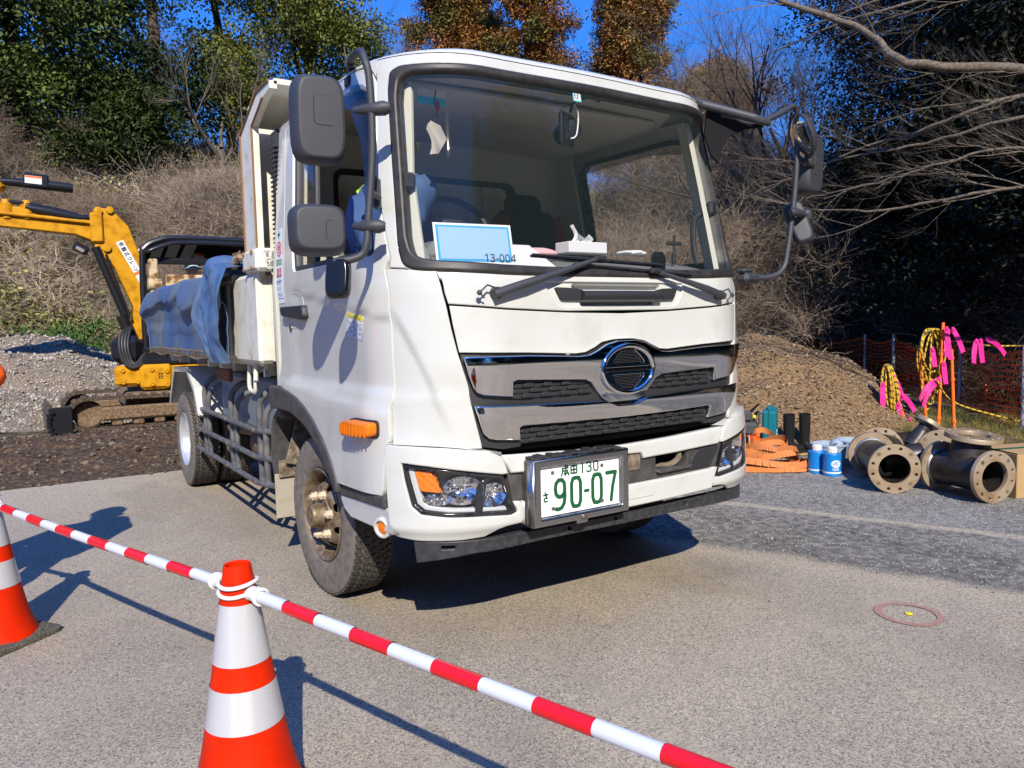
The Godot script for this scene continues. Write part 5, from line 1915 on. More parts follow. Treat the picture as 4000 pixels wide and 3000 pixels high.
	panel("face", rect(-0.153, -0.069, 0.153, 0.069), [], 9.0, grown(cf, 0.003), M.card_face, card, 0.001, 0.0, "", true)
	word("13-004", 0.047, M.ink, card, Transform3D(Basis(), Vector3(0.107, -0.062, 0.005)))
	var sheet := thing("paper_sheet", "white sheet lying on the dashboard beside the numbered card", "paper", Vector3(-0.33, 1.70, -0.26))
	var pm := MB.new()
	pm.box(Vector3(0, -0.03, 0.05), Vector3(0.26, 0.002, 0.30), 0.0, Basis(Vector3.RIGHT, 0.50))
	part("page", pm, M.paper, sheet)
	var tb := thing("tissue_box", "white tissue box with a tissue pulled up on the dashboard", "tissue box", Vector3(0.13, 1.712, -0.36))
	var bm := MB.new()
	bm.box(Vector3(0, 0.028, 0), Vector3(0.24, 0.055, 0.115), 0.004)
	part("carton", bm, M.paper, tb)
	var ti := MB.new()
	var tf := func(q: Vector2) -> Vector3: return Vector3(-0.07 + q.x * 0.11 + 0.02 * sin(q.y * 4.0), 0.055 + q.y * 0.085 * (0.6 + 0.4 * sin(q.x * 5.0 + 1.0)), 0.012 * sin(q.x * 14.0) + 0.02 * q.y)
	drape(ti, rect(0, 0, 1, 1), [], 0.12, tf, 0.0, 0.0)
	part("tissue", ti, M.paper, tb, 60.0)
	var cl := thing("pink_cloth", "folded pink cloth lying on the dashboard left of the tissues", "cloth", Vector3(-0.12, 1.708, -0.38))
	var cm := MB.new()
	cm.ball(Vector3(0, 0.0, 0), Vector3(0.11, 0.030, 0.06), 14, 8)
	part("fold", cm, M.pink_cloth, cl)
	var gl := thing("white_glove", "white work glove lying flat at the dashboard's far side", "glove", Vector3(0.40, 1.712, -0.32))
	var gm := MB.new()
	gm.box(Vector3(0, 0.01, 0), Vector3(0.09, 0.02, 0.09), 0.01)
	for i in 4:
		gm.tube([Vector3(0.04, 0.01, -0.034 + i * 0.023), Vector3(0.085 + 0.012 * (1 if i in [1, 2] else 0), 0.008, -0.040 + i * 0.027)], [0.011, 0.008], 6)
	gm.tube([Vector3(-0.01, 0.01, 0.04), Vector3(0.03, 0.01, 0.075)], [0.012, 0.009], 6)
	part("knit", gm, M.paper, gl, 60.0)
	# the jacket thrown over the driver's seat
	var jk := thing("work_jacket", "navy work jacket heaped at the driver's open window", "jacket", Vector3(-0.78, 1.80, -0.74))
	var jm := MB.new()
	jm.ball(Vector3(0.0, 0.06, 0.0), Vector3(0.16, 0.20, 0.22), 18, 12)
	jm.ball(Vector3(0.08, 0.14, 0.16), Vector3(0.10, 0.13, 0.14), 14, 10)
	jm.ball(Vector3(-0.04, -0.04, 0.16), Vector3(0.12, 0.12, 0.16), 14, 10)
	var jn := noise(91, 5.0, FastNoiseLite.TYPE_SIMPLEX, 3)
	for i in jm.p.size():
		var q := jm.p[i]
		jm.p[i] = q * (1.0 + 0.22 * jn.get_noise_3d(q.x, q.y, q.z))
	part("cloth", jm, M.navy, jk, 70.0)
	var jc := MB.new()
	jc.tube(bez([Vector3(-0.06, 0.20, -0.08), Vector3(0.0, 0.255, -0.02), Vector3(0.07, 0.25, 0.06)], 4), 0.032, 8)
	part("collar", jc, M.hivis, jk, 70.0)
	var lt := MB.new()
	lt.ball(Vector3(-0.07, -0.10, 0.26), Vector3(0.06, 0.12, 0.10), 12, 8)
	part("lining", lt, M.cloth_blue, jk, 70.0)
	var bag := thing("hanging_mask", "white paper mask and red charm hanging from the driver's sun visor", "mask", Vector3(-0.70, 2.20, -0.33))
	var hm := MB.new()
	var mf := func(q: Vector2) -> Vector3: return Vector3(-0.03 + q.x * 0.09 + 0.012 * sin(q.y * 5.0), -0.09 + q.y * 0.15, 0.014 * sin(q.x * 5.0 + q.y * 3.0))
	drape(hm, V2([0.1, 0.0, 0.55, 0.05, 1.0, 0.5, 0.85, 0.85, 0.45, 1.0, 0.0, 0.7]), [], 0.2, mf, 0.002, 0.0)
	part("mask", hm, M.liner, bag, 60.0)
	var ch := MB.new()
	ch.ball(Vector3(0.02, 0.115, 0.012), Vector3(0.012, 0.026, 0.010), 10, 6)
	part("charm", ch, M.seat_red, bag)
	var st := MB.new()
	st.tube([Vector3(0.02, 0.19, 0.0), Vector3(0.01, 0.13, 0.005), Vector3(0.03, 0.06, 0.0)], 0.003, 5)
	part("string", st, M.ink, bag)


func rounded_shell(mb: MB, at: Transform3D, w: float, h: float, d: float, r: float, back := 0.55) -> void:
	# a mirror housing: flat glass side at z=0, a rounded cushion swelling to -d... the front face points to +z
	var keep := mb.xf
	mb.xf = keep * at
	var n := 36
	var rows := []
	for k in 8:
		var t := k / 7.0
		var inset := (1.0 - cos(t * PI / 2.0)) * r * back
		var z := d * sin(t * PI / 2.0)
		var row := []
		var hw := w / 2.0 - inset
		var hh := h / 2.0 - inset
		var rr := maxf(r - inset * 0.5, 0.01)
		for i in n:
			var a := TAU * i / n
			var c := cos(a)
			var s := sin(a)
			var p := 4.5
			var m := pow(pow(absf(c), p) + pow(absf(s), p), -1.0 / p)
			row.append(Vector3(c * m * hw, s * m * hh, z))
		rows.append(row)
	for k in 7:
		for i in n:
			var j := (i + 1) % n
			mb.quad(rows[k][i], rows[k][j], rows[k + 1][j], rows[k + 1][i])
	for i in n:
		var j := (i + 1) % n
		mb.tri(rows[7][i], rows[7][j], Vector3(0, 0, d))
		mb.tri(rows[0][j], rows[0][i], Vector3.ZERO)
	mb.xf = keep


func mirror_head(called: String, parent: Node3D, at: Vector3, face: Vector3, w: float, h: float, d: float, r: float, lug: Rect2, skin: Material = null) -> void:
	# housing bulges along `face`; its glass looks the other way
	var mb := MB.new()
	var z := face.normalized()
	var x := Vector3.UP.cross(z).normalized()
	var tf := Transform3D(Basis(x, z.cross(x), z), at)
	rounded_shell(mb, tf, w, h, d, r)
	var o := part(called, mb, skin if skin else M.mirror_shell, parent, 50.0)
	var gl := MB.new()
	gl.xf = tf
	var q := rounded(rect(-w / 2 + 0.012, -h / 2 + 0.012, w / 2 - 0.012, h / 2 - 0.012), 0.03)
	drape(gl, q, [], 9.0, plane(Vector3(0, 0, -0.002), Vector3(-1, 0, 0), Vector3(0, 1, 0)), 0.0, 0.0, true)
	part("glass", gl, M.chrome_bright, o)
	if lug.size.x > 0.0:
		# raised panel line round the arm socket
		var l := MB.new()
		l.xf = tf
		var lo := rounded(rect(lug.position.x, lug.position.y, lug.end.x, lug.end.y), 0.02)
		if MB.area(lo) < 0.0:
			lo.reverse()
		var row := []
		for p in resampled(lo, 0.03):
			var u := clampf(maxf(absf(p.x) / (w / 2), absf(p.y) / (h / 2)), 0.0, 1.0)
			row.append(Vector3(p.x, p.y, d * sqrt(maxf(0.05, 1.0 - pow(u, 5.0))) * 0.995))
		l.tube(row, 0.0022, 4, false, true)
		part("seam", l, M.black, o)


func mirrors(t: Node3D) -> void:
	# driver's side: a bent tube with two housings and an under mirror
	var l := MB.new()
	l.tube(bez([Vector3(-0.925, 2.505, -0.66), Vector3(-0.99, 2.50, -0.52), Vector3(-1.068, 2.44, -0.22), Vector3(-1.078, 2.385, -0.15), Vector3(-1.068, 2.30, -0.135), Vector3(-1.064, 2.05, -0.14), Vector3(-1.088, 1.78, -0.15), Vector3(-1.098, 1.69, -0.15), Vector3(-1.115, 1.645, -0.16), Vector3(-1.16, 1.625, -0.17), Vector3(-1.22, 1.617, -0.19)], 6), 0.0155, 10)
	var stay := part("mirror_stay", l, M.mirror_shell, t, 50.0, "driver's side mirror stay")
	var cl := MB.new()
	for p in [[Vector3(-0.94, 2.505, -0.63), Vector3(-0.97, 2.503, -0.565)], [Vector3(-0.98, 2.50, -0.54), Vector3(-1.0, 2.495, -0.49)]]:
		cl.rod(p[0], p[1], 0.022, 10)
	cl.box(Vector3(-0.955, 2.44, -0.6), Vector3(0.05, 0.05, 0.06), 0.01)
	cl.rod(Vector3(-0.96, 2.50, -0.62), Vector3(-0.965, 2.60, -0.64), 0.006, 6, 0.003)
	part("clamp", cl, M.black, stay)
	# side foot on the pillar
	var ft := MB.new()
	ft.box(Vector3(-1.012, 1.90, -0.235), Vector3(0.03, 0.13, 0.05), 0.012, Basis(Vector3.UP, -0.7))
	ft.rod(Vector3(-1.01, 1.88, -0.22), Vector3(-1.07, 1.882, -0.145), 0.013, 8)
	part("foot", ft, M.mirror_shell, stay)
	for a in [[Vector3(-1.058, 2.20, -0.135), Vector3(-1.11, 2.205, -0.20), Vector3(-1.0, 2.205, -0.10)], [Vector3(-1.092, 1.755, -0.15), Vector3(-1.12, 1.76, -0.22), Vector3(-1.03, 1.752, -0.12)]]:
		var arm := MB.new()
		arm.tube([a[2], a[2] + (a[0] - a[2]) * 0.35, a[0], a[1]], [0.018, 0.028, 0.026, 0.012], 10)
		part("arm", arm, M.mirror_shell, stay, 60.0)
	mirror_head("mirror", stay, Vector3(-1.208, 2.183, -0.35), Vector3(-0.10, -0.02, 1.0), 0.215, 0.345, 0.085, 0.05, Rect2(-0.03, -0.03, 0.14, 0.115))
	mirror_head("mirror", stay, Vector3(-1.225, 1.752, -0.36), Vector3(-0.15, 0.03, 1.0), 0.225, 0.205, 0.10, 0.05, Rect2(0.02, -0.05, 0.09, 0.08))
	mirror_head("under_mirror", stay, Vector3(-1.205, 1.55, -0.185), Vector3(-0.55, 0.25, 0.80), 0.10, 0.16, 0.035, 0.03, Rect2(), M.gloss_black)
	# passenger side: bracket on the pillar, long stay, three heads
	var b := MB.new()
	var top := cab_surface(Vector2(0.86, 2.46)) + Vector3(0.0, 0.02, 0.0)
	b.tube([top + Vector3(-0.07, 0.02, -0.02), top + Vector3(0.03, 0.0, 0.0), Vector3(0.985, 2.385, 0.0), Vector3(1.09, 2.372, 0.005)], [0.024, 0.024, 0.024, 0.018], 8)
	b.quad(Vector3(0.90, 2.40, -0.16), Vector3(1.08, 2.362, 0.0), Vector3(1.08, 2.382, 0.004), Vector3(0.90, 2.43, -0.14))
	var br := part("mirror_bracket", b, M.mirror_shell, t, 50.0)
	var web := MB.new()
	web.xf = Transform3D(Basis(Vector3(0.80, 0, 0.60), Vector3.UP, Vector3(-0.60, 0, 0.80)), Vector3(0.855, 2.37, -0.20))
	web.prism(V2([0.0, 0.10, 0.11, 0.055, 0.29, 0.02, 0.29, -0.012, 0.20, -0.018, 0.12, -0.05, 0.075, -0.11, 0.06, -0.19, 0.02, -0.15, -0.015, -0.04]), -0.014, 0.014)
	part("web", web, M.under, br)
	var s := MB.new()
	s.tube(bez([Vector3(1.075, 2.385, 0.0), Vector3(1.20, 2.44, 0.0), Vector3(1.31, 2.490, -0.01), Vector3(1.345, 2.475, -0.015), Vector3(1.36, 2.42, -0.02), Vector3(1.355, 2.16, -0.02), Vector3(1.33, 1.92, -0.025), Vector3(1.296, 1.72, -0.03), Vector3(1.275, 1.645, -0.032), Vector3(1.23, 1.600, -0.036), Vector3(1.16, 1.580, -0.045), Vector3(1.09, 1.578, -0.06)], 6), 0.0155, 10)
	var st := part("mirror_stay", s, M.mirror_shell, t, 50.0, "passenger's side mirror stay")
	var base := MB.new()
	base.box(Vector3(1.035, 1.575, -0.075), Vector3(0.15, 0.055, 0.075), 0.02, Basis(Vector3.UP, 0.15))
	base.box(Vector3(1.00, 1.612, -0.075), Vector3(0.09, 0.025, 0.06), 0.012, Basis(Vector3.UP, 0.15))
	part("foot", base, M.mirror_shell, st)
	mirror_head("mirror", st, Vector3(1.545, 2.215, -0.12), Vector3(0.20, -0.04, 1.0), 0.205, 0.33, 0.085, 0.05, Rect2(-0.03, -0.06, 0.11, 0.11))
	var arm := MB.new()
	arm.tube(bez([Vector3(1.355, 2.205, -0.02), Vector3(1.42, 2.208, -0.01), Vector3(1.50, 2.20, -0.025), Vector3(1.535, 2.195, -0.06)], 4), 0.0145, 8)
	part("arm", arm, M.mirror_shell, st)
	# round forward mirror, its glass looking down at the bumper
	var rm := MB.new()
	var n := Vector3(-0.82, -0.30, -0.48).normalized()
	rm.xf = Transform3D(basis_to(n), Vector3(1.365, 2.335, 0.01))
	rm.lathe([Vector2(0, -0.055), Vector2(0.06, -0.05), Vector2(0.105, -0.028), Vector2(0.128, 0.0), Vector2(0.130, 0.010), Vector2(0.122, 0.016), Vector2(0.115, 0.012)], 32)
	rm.box(Vector3(0, -0.05, 0), Vector3(0.05, 0.05, 0.05), 0.012)
	var ro := part("round_mirror", rm, M.mirror_shell, st, 50.0)
	var rg := MB.new()
	rg.xf = rm.xf
	rg.lathe([Vector2(0.116, 0.011), Vector2(0.09, 0.024), Vector2(0.05, 0.032), Vector2(0.0001, 0.035)], 28)
	part("glass", rg, M.chrome_bright, ro, 60.0)
	# small side-down mirror
	var am := MB.new()
	am.tube([Vector3(1.275, 1.925, 0.005), Vector3(1.30, 1.93, 0.008), Vector3(1.36, 1.925, 0.005), Vector3(1.44, 1.918, -0.02)], [0.016, 0.024, 0.020, 0.010], 10)
	part("arm", am, M.mirror_shell, st, 60.0)
	var sm := MB.new()
	var z := Vector3(-0.62, 0.45, 0.65).normalized()
	var x := Vector3.UP.cross(z).normalized()
	rounded_shell(sm, Transform3D(Basis(Vector3(0, 0, 1), 0.45) * Basis(x, z.cross(x), z), Vector3(1.43, 1.88, -0.06)), 0.115, 0.245, 0.05, 0.04)
	sm.box(Vector3(1.465, 1.925, -0.03), Vector3(0.05, 0.065, 0.05), 0.015, Basis(Vector3.BACK, 0.4))
	part("side_mirror", sm, M.mirror_shell, st, 50.0)


func tyre_set(parent: Node3D, at: Vector3, side: int, r: float, w: float) -> Node3D:
	# one tyre with its tread, axis along x; side -1: outer face towards -x
	var wheel := Node3D.new()
	wheel.name = "wheel"
	parent.add_child(wheel, true)
	wheel.position = at
	var bas := Basis(Vector3(0, 1, 0), Vector3(side, 0, 0), Vector3(0, 0, side)) if side > 0 else Basis(Vector3(0, 1, 0), Vector3(-1, 0, 0), Vector3(0, 0, 1))
	bas = basis_to(Vector3(side, 0, 0))
	var mb := MB.new()
	mb.xf = Transform3D(bas, Vector3.ZERO)
	var h := w / 2.0
	mb.lathe([Vector2(0.222, -h * 0.8), Vector2(0.26, -h * 0.98), Vector2(r * 0.80, -h), Vector2(r * 0.93, -h * 0.94), Vector2(r - 0.014, -h * 0.82), Vector2(r - 0.010, -h * 0.3), Vector2(r - 0.010, h * 0.3), Vector2(r - 0.014, h * 0.82),
		Vector2(r * 0.965, h * 0.90), Vector2(r * 0.95, h * 0.905), Vector2(r * 0.93, h * 0.945), Vector2(r * 0.915, h * 0.945), Vector2(r * 0.90, h * 0.965), Vector2(r * 0.80, h * 1.0), Vector2(r * 0.72, h * 1.0), Vector2(0.272, h * 0.97), Vector2(0.262, h * 0.955), Vector2(0.25, h * 0.93), Vector2(0.232, h * 0.82), Vector2(0.222, h * 0.74)], 64)
	var ty := part("tyre", mb, M.tyre, wheel, 40.0)
	# tread blocks and shoulder lugs, many small pieces of one part
	var tb := MB.new()
	tb.xf = mb.xf
	var n := 66
	for row in 5:
		var y := lerpf(-h * 0.72, h * 0.72, row / 4.0)
		for i in n:
			var a := TAU * (i + (0.5 if row % 2 else 0.0)) / n
			var da := TAU / n * 0.42
			var hw := h * 0.165
			var q := []
			for k in [[-1.0, -0.6], [-0.45, -1.0], [0.45, -1.0], [1.0, -0.6], [1.0, 0.6], [0.45, 1.0], [-0.45, 1.0], [-1.0, 0.6]]:
				var t: float = a + da * k[0]
				var rr := r - (0.003 if row in [0, 4] else 0.0)
				q.append([Vector3(cos(t) * (rr - 0.014), y + hw * k[1], -sin(t) * (rr - 0.014)), Vector3(cos(t) * rr, y + hw * k[1] * 0.93, -sin(t) * rr)])
			for k in 8:
				var l := (k + 1) % 8
				tb.quad(q[k][0], q[l][0], q[l][1], q[k][1])
			for k in range(1, 7):
				tb.tri(q[0][1], q[k][1], q[k + 1][1])
	part("tread_blocks", tb, M.tread, ty, 20.0).set_meta("kind", "stuff")
	return wheel


func steer_wheel(t: Node3D, side: int) -> void:
	var w := tyre_set(t, Vector3(side * 0.905, 0.412, -1.09), side, 0.412, 0.225)
	w.rotation.y = 0.05
	var bas := basis_to(Vector3(side, 0, 0))
	var rim := MB.new()
	rim.xf = Transform3D(bas, Vector3.ZERO)
	rim.lathe([Vector2(0.232, 0.085), Vector2(0.238, 0.104), Vector2(0.232, 0.108), Vector2(0.224, 0.098), Vector2(0.212, 0.082), Vector2(0.198, 0.03), Vector2(0.195, -0.09)], 48)
	part("rim", rim, M.rim, w, 40.0)
	# dished disc with round hand holes
	var f := func(q: Vector2) -> Vector3:
		var rr := q.length()
		var y := 0.020 + 0.078 * smoothstep(0.205, 0.135, rr) - 0.0 * rr
		return bas * Vector3(q.x, y, -q.y)
	var dm := MB.new()
	var holes := []
	for i in 8:
		var a := TAU * (i + 0.5) / 8
		holes.append(circle(Vector2(cos(a), sin(a)) * 0.165, 0.026, 14))
	drape(dm, circle(Vector2.ZERO, 0.203, 40), holes, 0.018, f, 0.008, 0.0)
	part("disc", dm, M.rim, w, 40.0)
	var dark := MB.new()
	dark.xf = Transform3D(bas, Vector3.ZERO)
	dark.lathe([Vector2(0.19, -0.03), Vector2(0.0001, -0.03)], 24)
	part("brake_drum", dark, M.under, w)
	var hub := MB.new()
	hub.xf = Transform3D(bas, Vector3.ZERO)
	hub.lathe([Vector2(0.10, 0.09), Vector2(0.098, 0.102), Vector2(0.062, 0.104), Vector2(0.060, 0.150), Vector2(0.052, 0.165), Vector2(0.03, 0.170), Vector2(0.0001, 0.170)], 24)
	part("hub", hub, M.rim, w, 30.0)
	for i in 6:
		var a := TAU * (i + 0.2) / 6
		var nb := MB.new()
		nb.xf = Transform3D(bas, bas * Vector3(cos(a) * 0.112, 0.095, -sin(a) * 0.112))
		nb.lathe([Vector2(0.026, 0.0), Vector2(0.026, 0.006), Vector2(0.021, 0.008), Vector2(0.021, 0.026), Vector2(0.018, 0.030), Vector2(0.011, 0.031), Vector2(0.011, 0.040), Vector2(0.0001, 0.041)], 6)
		part("wheel_nut", nb, M.dusty_nut, w, 30.0)


func rear_wheel(t: Node3D, side: int) -> void:
	var bas := basis_to(Vector3(side, 0, 0))
	for k in 2:
		var x := (0.945 - 0.265 * k) * side
		var w := tyre_set(t, Vector3(x, 0.412, -4.52), side, 0.412, 0.225)
		var rim := MB.new()
		rim.xf = Transform3D(bas, Vector3.ZERO)
		rim.lathe([Vector2(0.232, 0.085), Vector2(0.238, 0.104), Vector2(0.230, 0.108), Vector2(0.222, 0.096), Vector2(0.205, 0.075), Vector2(0.196, 0.0), Vector2(0.188, -0.05), Vector2(0.165, -0.06), Vector2(0.13, -0.085), Vector2(0.08, -0.085), Vector2(0.075, 0.03), Vector2(0.06, 0.04), Vector2(0.0001, 0.04)], 40)
		part("rim", rim, M.silver_rim if k == 0 else M.dirty, w, 40.0)


func chassis(t: Node3D) -> void:
	var c := MB.new()
	for s in [-1, 1]:
		c.box(Vector3(s * 0.40, 0.80, -3.2), Vector3(0.07, 0.22, 5.6), 0.006)
	for z in [-0.6, -2.1, -3.2, -4.5, -5.7]:
		c.box(Vector3(0, 0.80, z), Vector3(0.8, 0.16, 0.09), 0.006)
	part("chassis_frame", c, M.under, t)
	var ax := MB.new()
	ax.rod(Vector3(-0.85, 0.412, -1.09), Vector3(0.85, 0.412, -1.09), 0.055, 10)
	ax.rod(Vector3(-0.85, 0.412, -4.52), Vector3(0.85, 0.412, -4.52), 0.09, 12)
	ax.ball(Vector3(0, 0.42, -4.5), Vector3(0.2, 0.2, 0.2), 14, 10)
	ax.box(Vector3(0, 0.70, -1.2), Vector3(0.75, 0.5, 1.1), 0.08)
	ax.rod(Vector3(0, 0.55, -1.8), Vector3(0, 0.5, -4.4), 0.05, 10)
	part("axle", ax, M.dirty, t)
	for s in [-1, 1]:
		# inner wheel housing, mud guard edge and flap
		var g := MB.new()
		g.box(Vector3(s * 0.86, 0.93, -1.25), Vector3(0.36, 0.03, 0.9), 0.01)
		g.box(Vector3(s * 0.62, 0.75, -1.05), Vector3(0.03, 0.5, 1.0), 0.01)
		part("wheel_housing", g, M.under, t)
		var mg := MB.new()
		var row := bez([Vector3(s * 1.02, 0.915, -1.63), Vector3(s * 1.02, 0.88, -1.72), Vector3(s * 1.02, 0.80, -1.80), Vector3(s * 1.02, 0.62, -1.83), Vector3(s * 1.0, 0.44, -1.85)], 4)
		for i in row.size() - 1:
			var a: Vector3 = row[i]
			var b: Vector3 = row[i + 1]
			var inw := Vector3(-s * 0.32, 0, 0.0)
			var th := Vector3(0, -0.004, 0.03)
			mg.away([a, b, b + inw, a + inw], (a + b) / 2 + inw / 2 + th)
			mg.away([a + th, b + th, b + inw + th, a + inw + th], (a + b) / 2 + inw / 2)
			mg.away([a, b, b + th, a + th], (a + b) / 2 + inw)
		mg.tube(row, 0.022, 6)
		mg.box(Vector3(s * 1.0, 0.90, -1.64), Vector3(0.09, 0.08, 0.10), 0.02)
		part("mudguard", mg, M.grey_plastic, t, 50.0)
		var stay := MB.new()
		stay.box(Vector3(s * 0.94, 0.56, -1.70), Vector3(0.20, 0.10, 0.012), 0.003)
		stay.box(Vector3(s * 0.90, 0.70, -1.66), Vector3(0.16, 0.26, 0.012), 0.003, Basis(Vector3.BACK, 0.3 * s))
		stay.xf = Transform3D(Basis(Vector3.RIGHT, PI / 2), Vector3(s * 0.95, 0.56, -1.69))
		stay.lathe([Vector2(0.016, 0), Vector2(0.016, 0.012), Vector2(0.0001, 0.014)], 6)
		part("flap_bracket", stay, M.dirty, t)
		var fl := MB.new()
		fl.box(Vector3(s * 0.945, 0.40, -1.72), Vector3(0.23, 0.26, 0.012), 0.003)
		part("mud_flap", fl, M.flap, t)
		# side guard: three tubes on bent posts
		for y in [[0.735, -4.03, -1.84], [0.565, -4.04, -1.87], [0.402, -4.02, -1.83]]:
			var rail := MB.new()
			rail.tube(bez([Vector3(s * 1.03, y[0], y[1]), Vector3(s * 1.03, y[0], -3.2), Vector3(s * 1.03, y[0] - 0.003, -2.32), Vector3(s * 1.028, y[0] - 0.003, -2.2), Vector3(s * 0.995, y[0], -2.05), Vector3(s * 0.955, y[0] + 0.002, -1.92)], 4), 0.0185, 10)
			var ro := part("guard_rail", rail, M.pipe_grey, t, 50.0)
			var cap := MB.new()
			for z in [-3.84, -2.95, -2.21]:
				cap.rod(Vector3(s * 1.0, y[0], z), Vector3(s * 1.052, y[0], z), 0.012, 6)
			part("bolt", cap, M.dirty, ro)
		for z in [-3.84, -2.95, -2.21]:
			for k in 2:
				var po := MB.new()
				var zz: float = z + 0.13 * k
				var dy := -0.06 * k
				po.tube(bez([Vector3(s * 1.0, 0.38, zz), Vector3(s * 1.0, 0.70, zz), Vector3(s * 1.0, 0.86 + dy, zz), Vector3(s * 0.985, 0.93 + dy, zz + 0.02), Vector3(s * 0.93, 0.985 + dy, zz + 0.06), Vector3(s * 0.80, 1.0 + dy, zz + 0.10), Vector3(s * 0.45, 1.0 + dy, zz + 0.12)], 4), 0.020, 10)
				part("guard_post", po, M.pipe_grey, t, 50.0)
		# white rear mudguard of folded sheet
		var fe := MB.new()
		var prof := [Vector2(-5.12, 0.70), Vector2(-4.80, 1.045), Vector2(-4.18, 1.06), Vector2(-3.92, 0.90), Vector2(-3.80, 0.70)]
		for i in 4:
			var a := Vector3(s * 1.065, prof[i].y, prof[i].x)
			var b := Vector3(s * 1.065, prof[i + 1].y, prof[i + 1].x)
			var iw := Vector3(-s * 0.56, 0, 0)
			var dn := Vector3(0, -0.012, 0)
			fe.away([a, b, b + iw, a + iw], (a + b + iw) / 2 - Vector3(0, 0.3, 0))
			fe.away([a + dn, b + dn, b + iw + dn, a + iw + dn], (a + b + iw) / 2 + Vector3(0, 0.3, 0))
			# turned-down lip
			var ce := Vector3(s * 1.065, 0.55, -4.5)
			var ai := a + (ce - a).normalized() * 0.05
			var bi := b + (ce - b).normalized() * 0.05
			fe.away([a, b, bi, ai], Vector3(0, 0.6, -4.5))
			fe.away([a - Vector3(s * 0.01, 0, 0), b - Vector3(s * 0.01, 0, 0), bi - Vector3(s * 0.01, 0, 0), ai - Vector3(s * 0.01, 0, 0)], Vector3(s * 3, 0.6, -4.5))
		part("rear_mudguard", fe, M.white, t, 20.0)
		# amber side marker under the bed
		var ma := MB.new()
		ma.box(Vector3(s * 1.05, 1.052, -2.88), Vector3(0.03, 0.088, 0.36), 0.008)
		for i in 8:
			ma.box(Vector3(s * 1.066, 1.052, -3.03 + i * 0.043), Vector3(0.004, 0.08, 0.012), 0.0)
		part("side_reflector", ma, M.dark_red, t)
	# tank box and muffler seen through the guard
	var tank := MB.new()
	tank.box(Vector3(-0.70, 0.86, -2.90), Vector3(0.42, 0.36, 1.5), 0.02)
	part("tank", tank, M.tank, t)
	var air := MB.new()
	air.box(Vector3(-0.72, 0.68, -2.14), Vector3(0.28, 0.38, 0.26), 0.02)
	part("battery_box", air, M.paper, t)
	var mu := MB.new()
	mu.xf = Transform3D(Basis(Vector3.RIGHT, PI / 2), Vector3(-0.66, 0.50, -2.95))
	mu.lathe([Vector2(0.0001, -0.36), Vector2(0.13, -0.35), Vector2(0.145, -0.32), Vector2(0.145, 0.38), Vector2(0.13, 0.41), Vector2(0.0001, 0.42)], 28)
	mu.xf = Transform3D()
	mu.tube(bez([Vector3(-0.66, 0.54, -2.6), Vector3(-0.66, 0.58, -2.3), Vector3(-0.50, 0.62, -2.0), Vector3(-0.42, 0.62, -1.8)], 4), 0.045, 10)
	mu.rod(Vector3(-0.72, 0.58, -3.3), Vector3(-0.78, 0.56, -3.9), 0.045, 10)
	part("muffler", mu, M.muffler, t, 40.0)
	var cab_step := MB.new()
	cab_step.box(Vector3(-0.72, 1.13, -1.80), Vector3(0.50, 0.09, 0.26), 0.01)
	cab_step.box(Vector3(-0.55, 0.92, -1.9), Vector3(0.5, 0.35, 0.35), 0.02)
	cab_step.tube(bez([Vector3(-0.94, 1.20, -1.75), Vector3(-0.95, 1.14, -1.85), Vector3(-0.90, 1.05, -1.95), Vector3(-0.8, 0.98, -2.1)], 4), 0.022, 8)
	cab_step.tube(bez([Vector3(-0.85, 1.0, -1.7), Vector3(-0.86, 0.93, -1.85), Vector3(-0.7, 0.9, -2.1)], 4), 0.016, 8)
	cab_step.box(Vector3(0.0, 0.8, -2.6), Vector3(0.55, 0.5, 1.6), 0.05)
	cab_step.box(Vector3(0.0, 1.0, -4.0), Vector3(0.55, 0.16, 3.4), 0.05)
	part("underbody_box", cab_step, M.under, t)


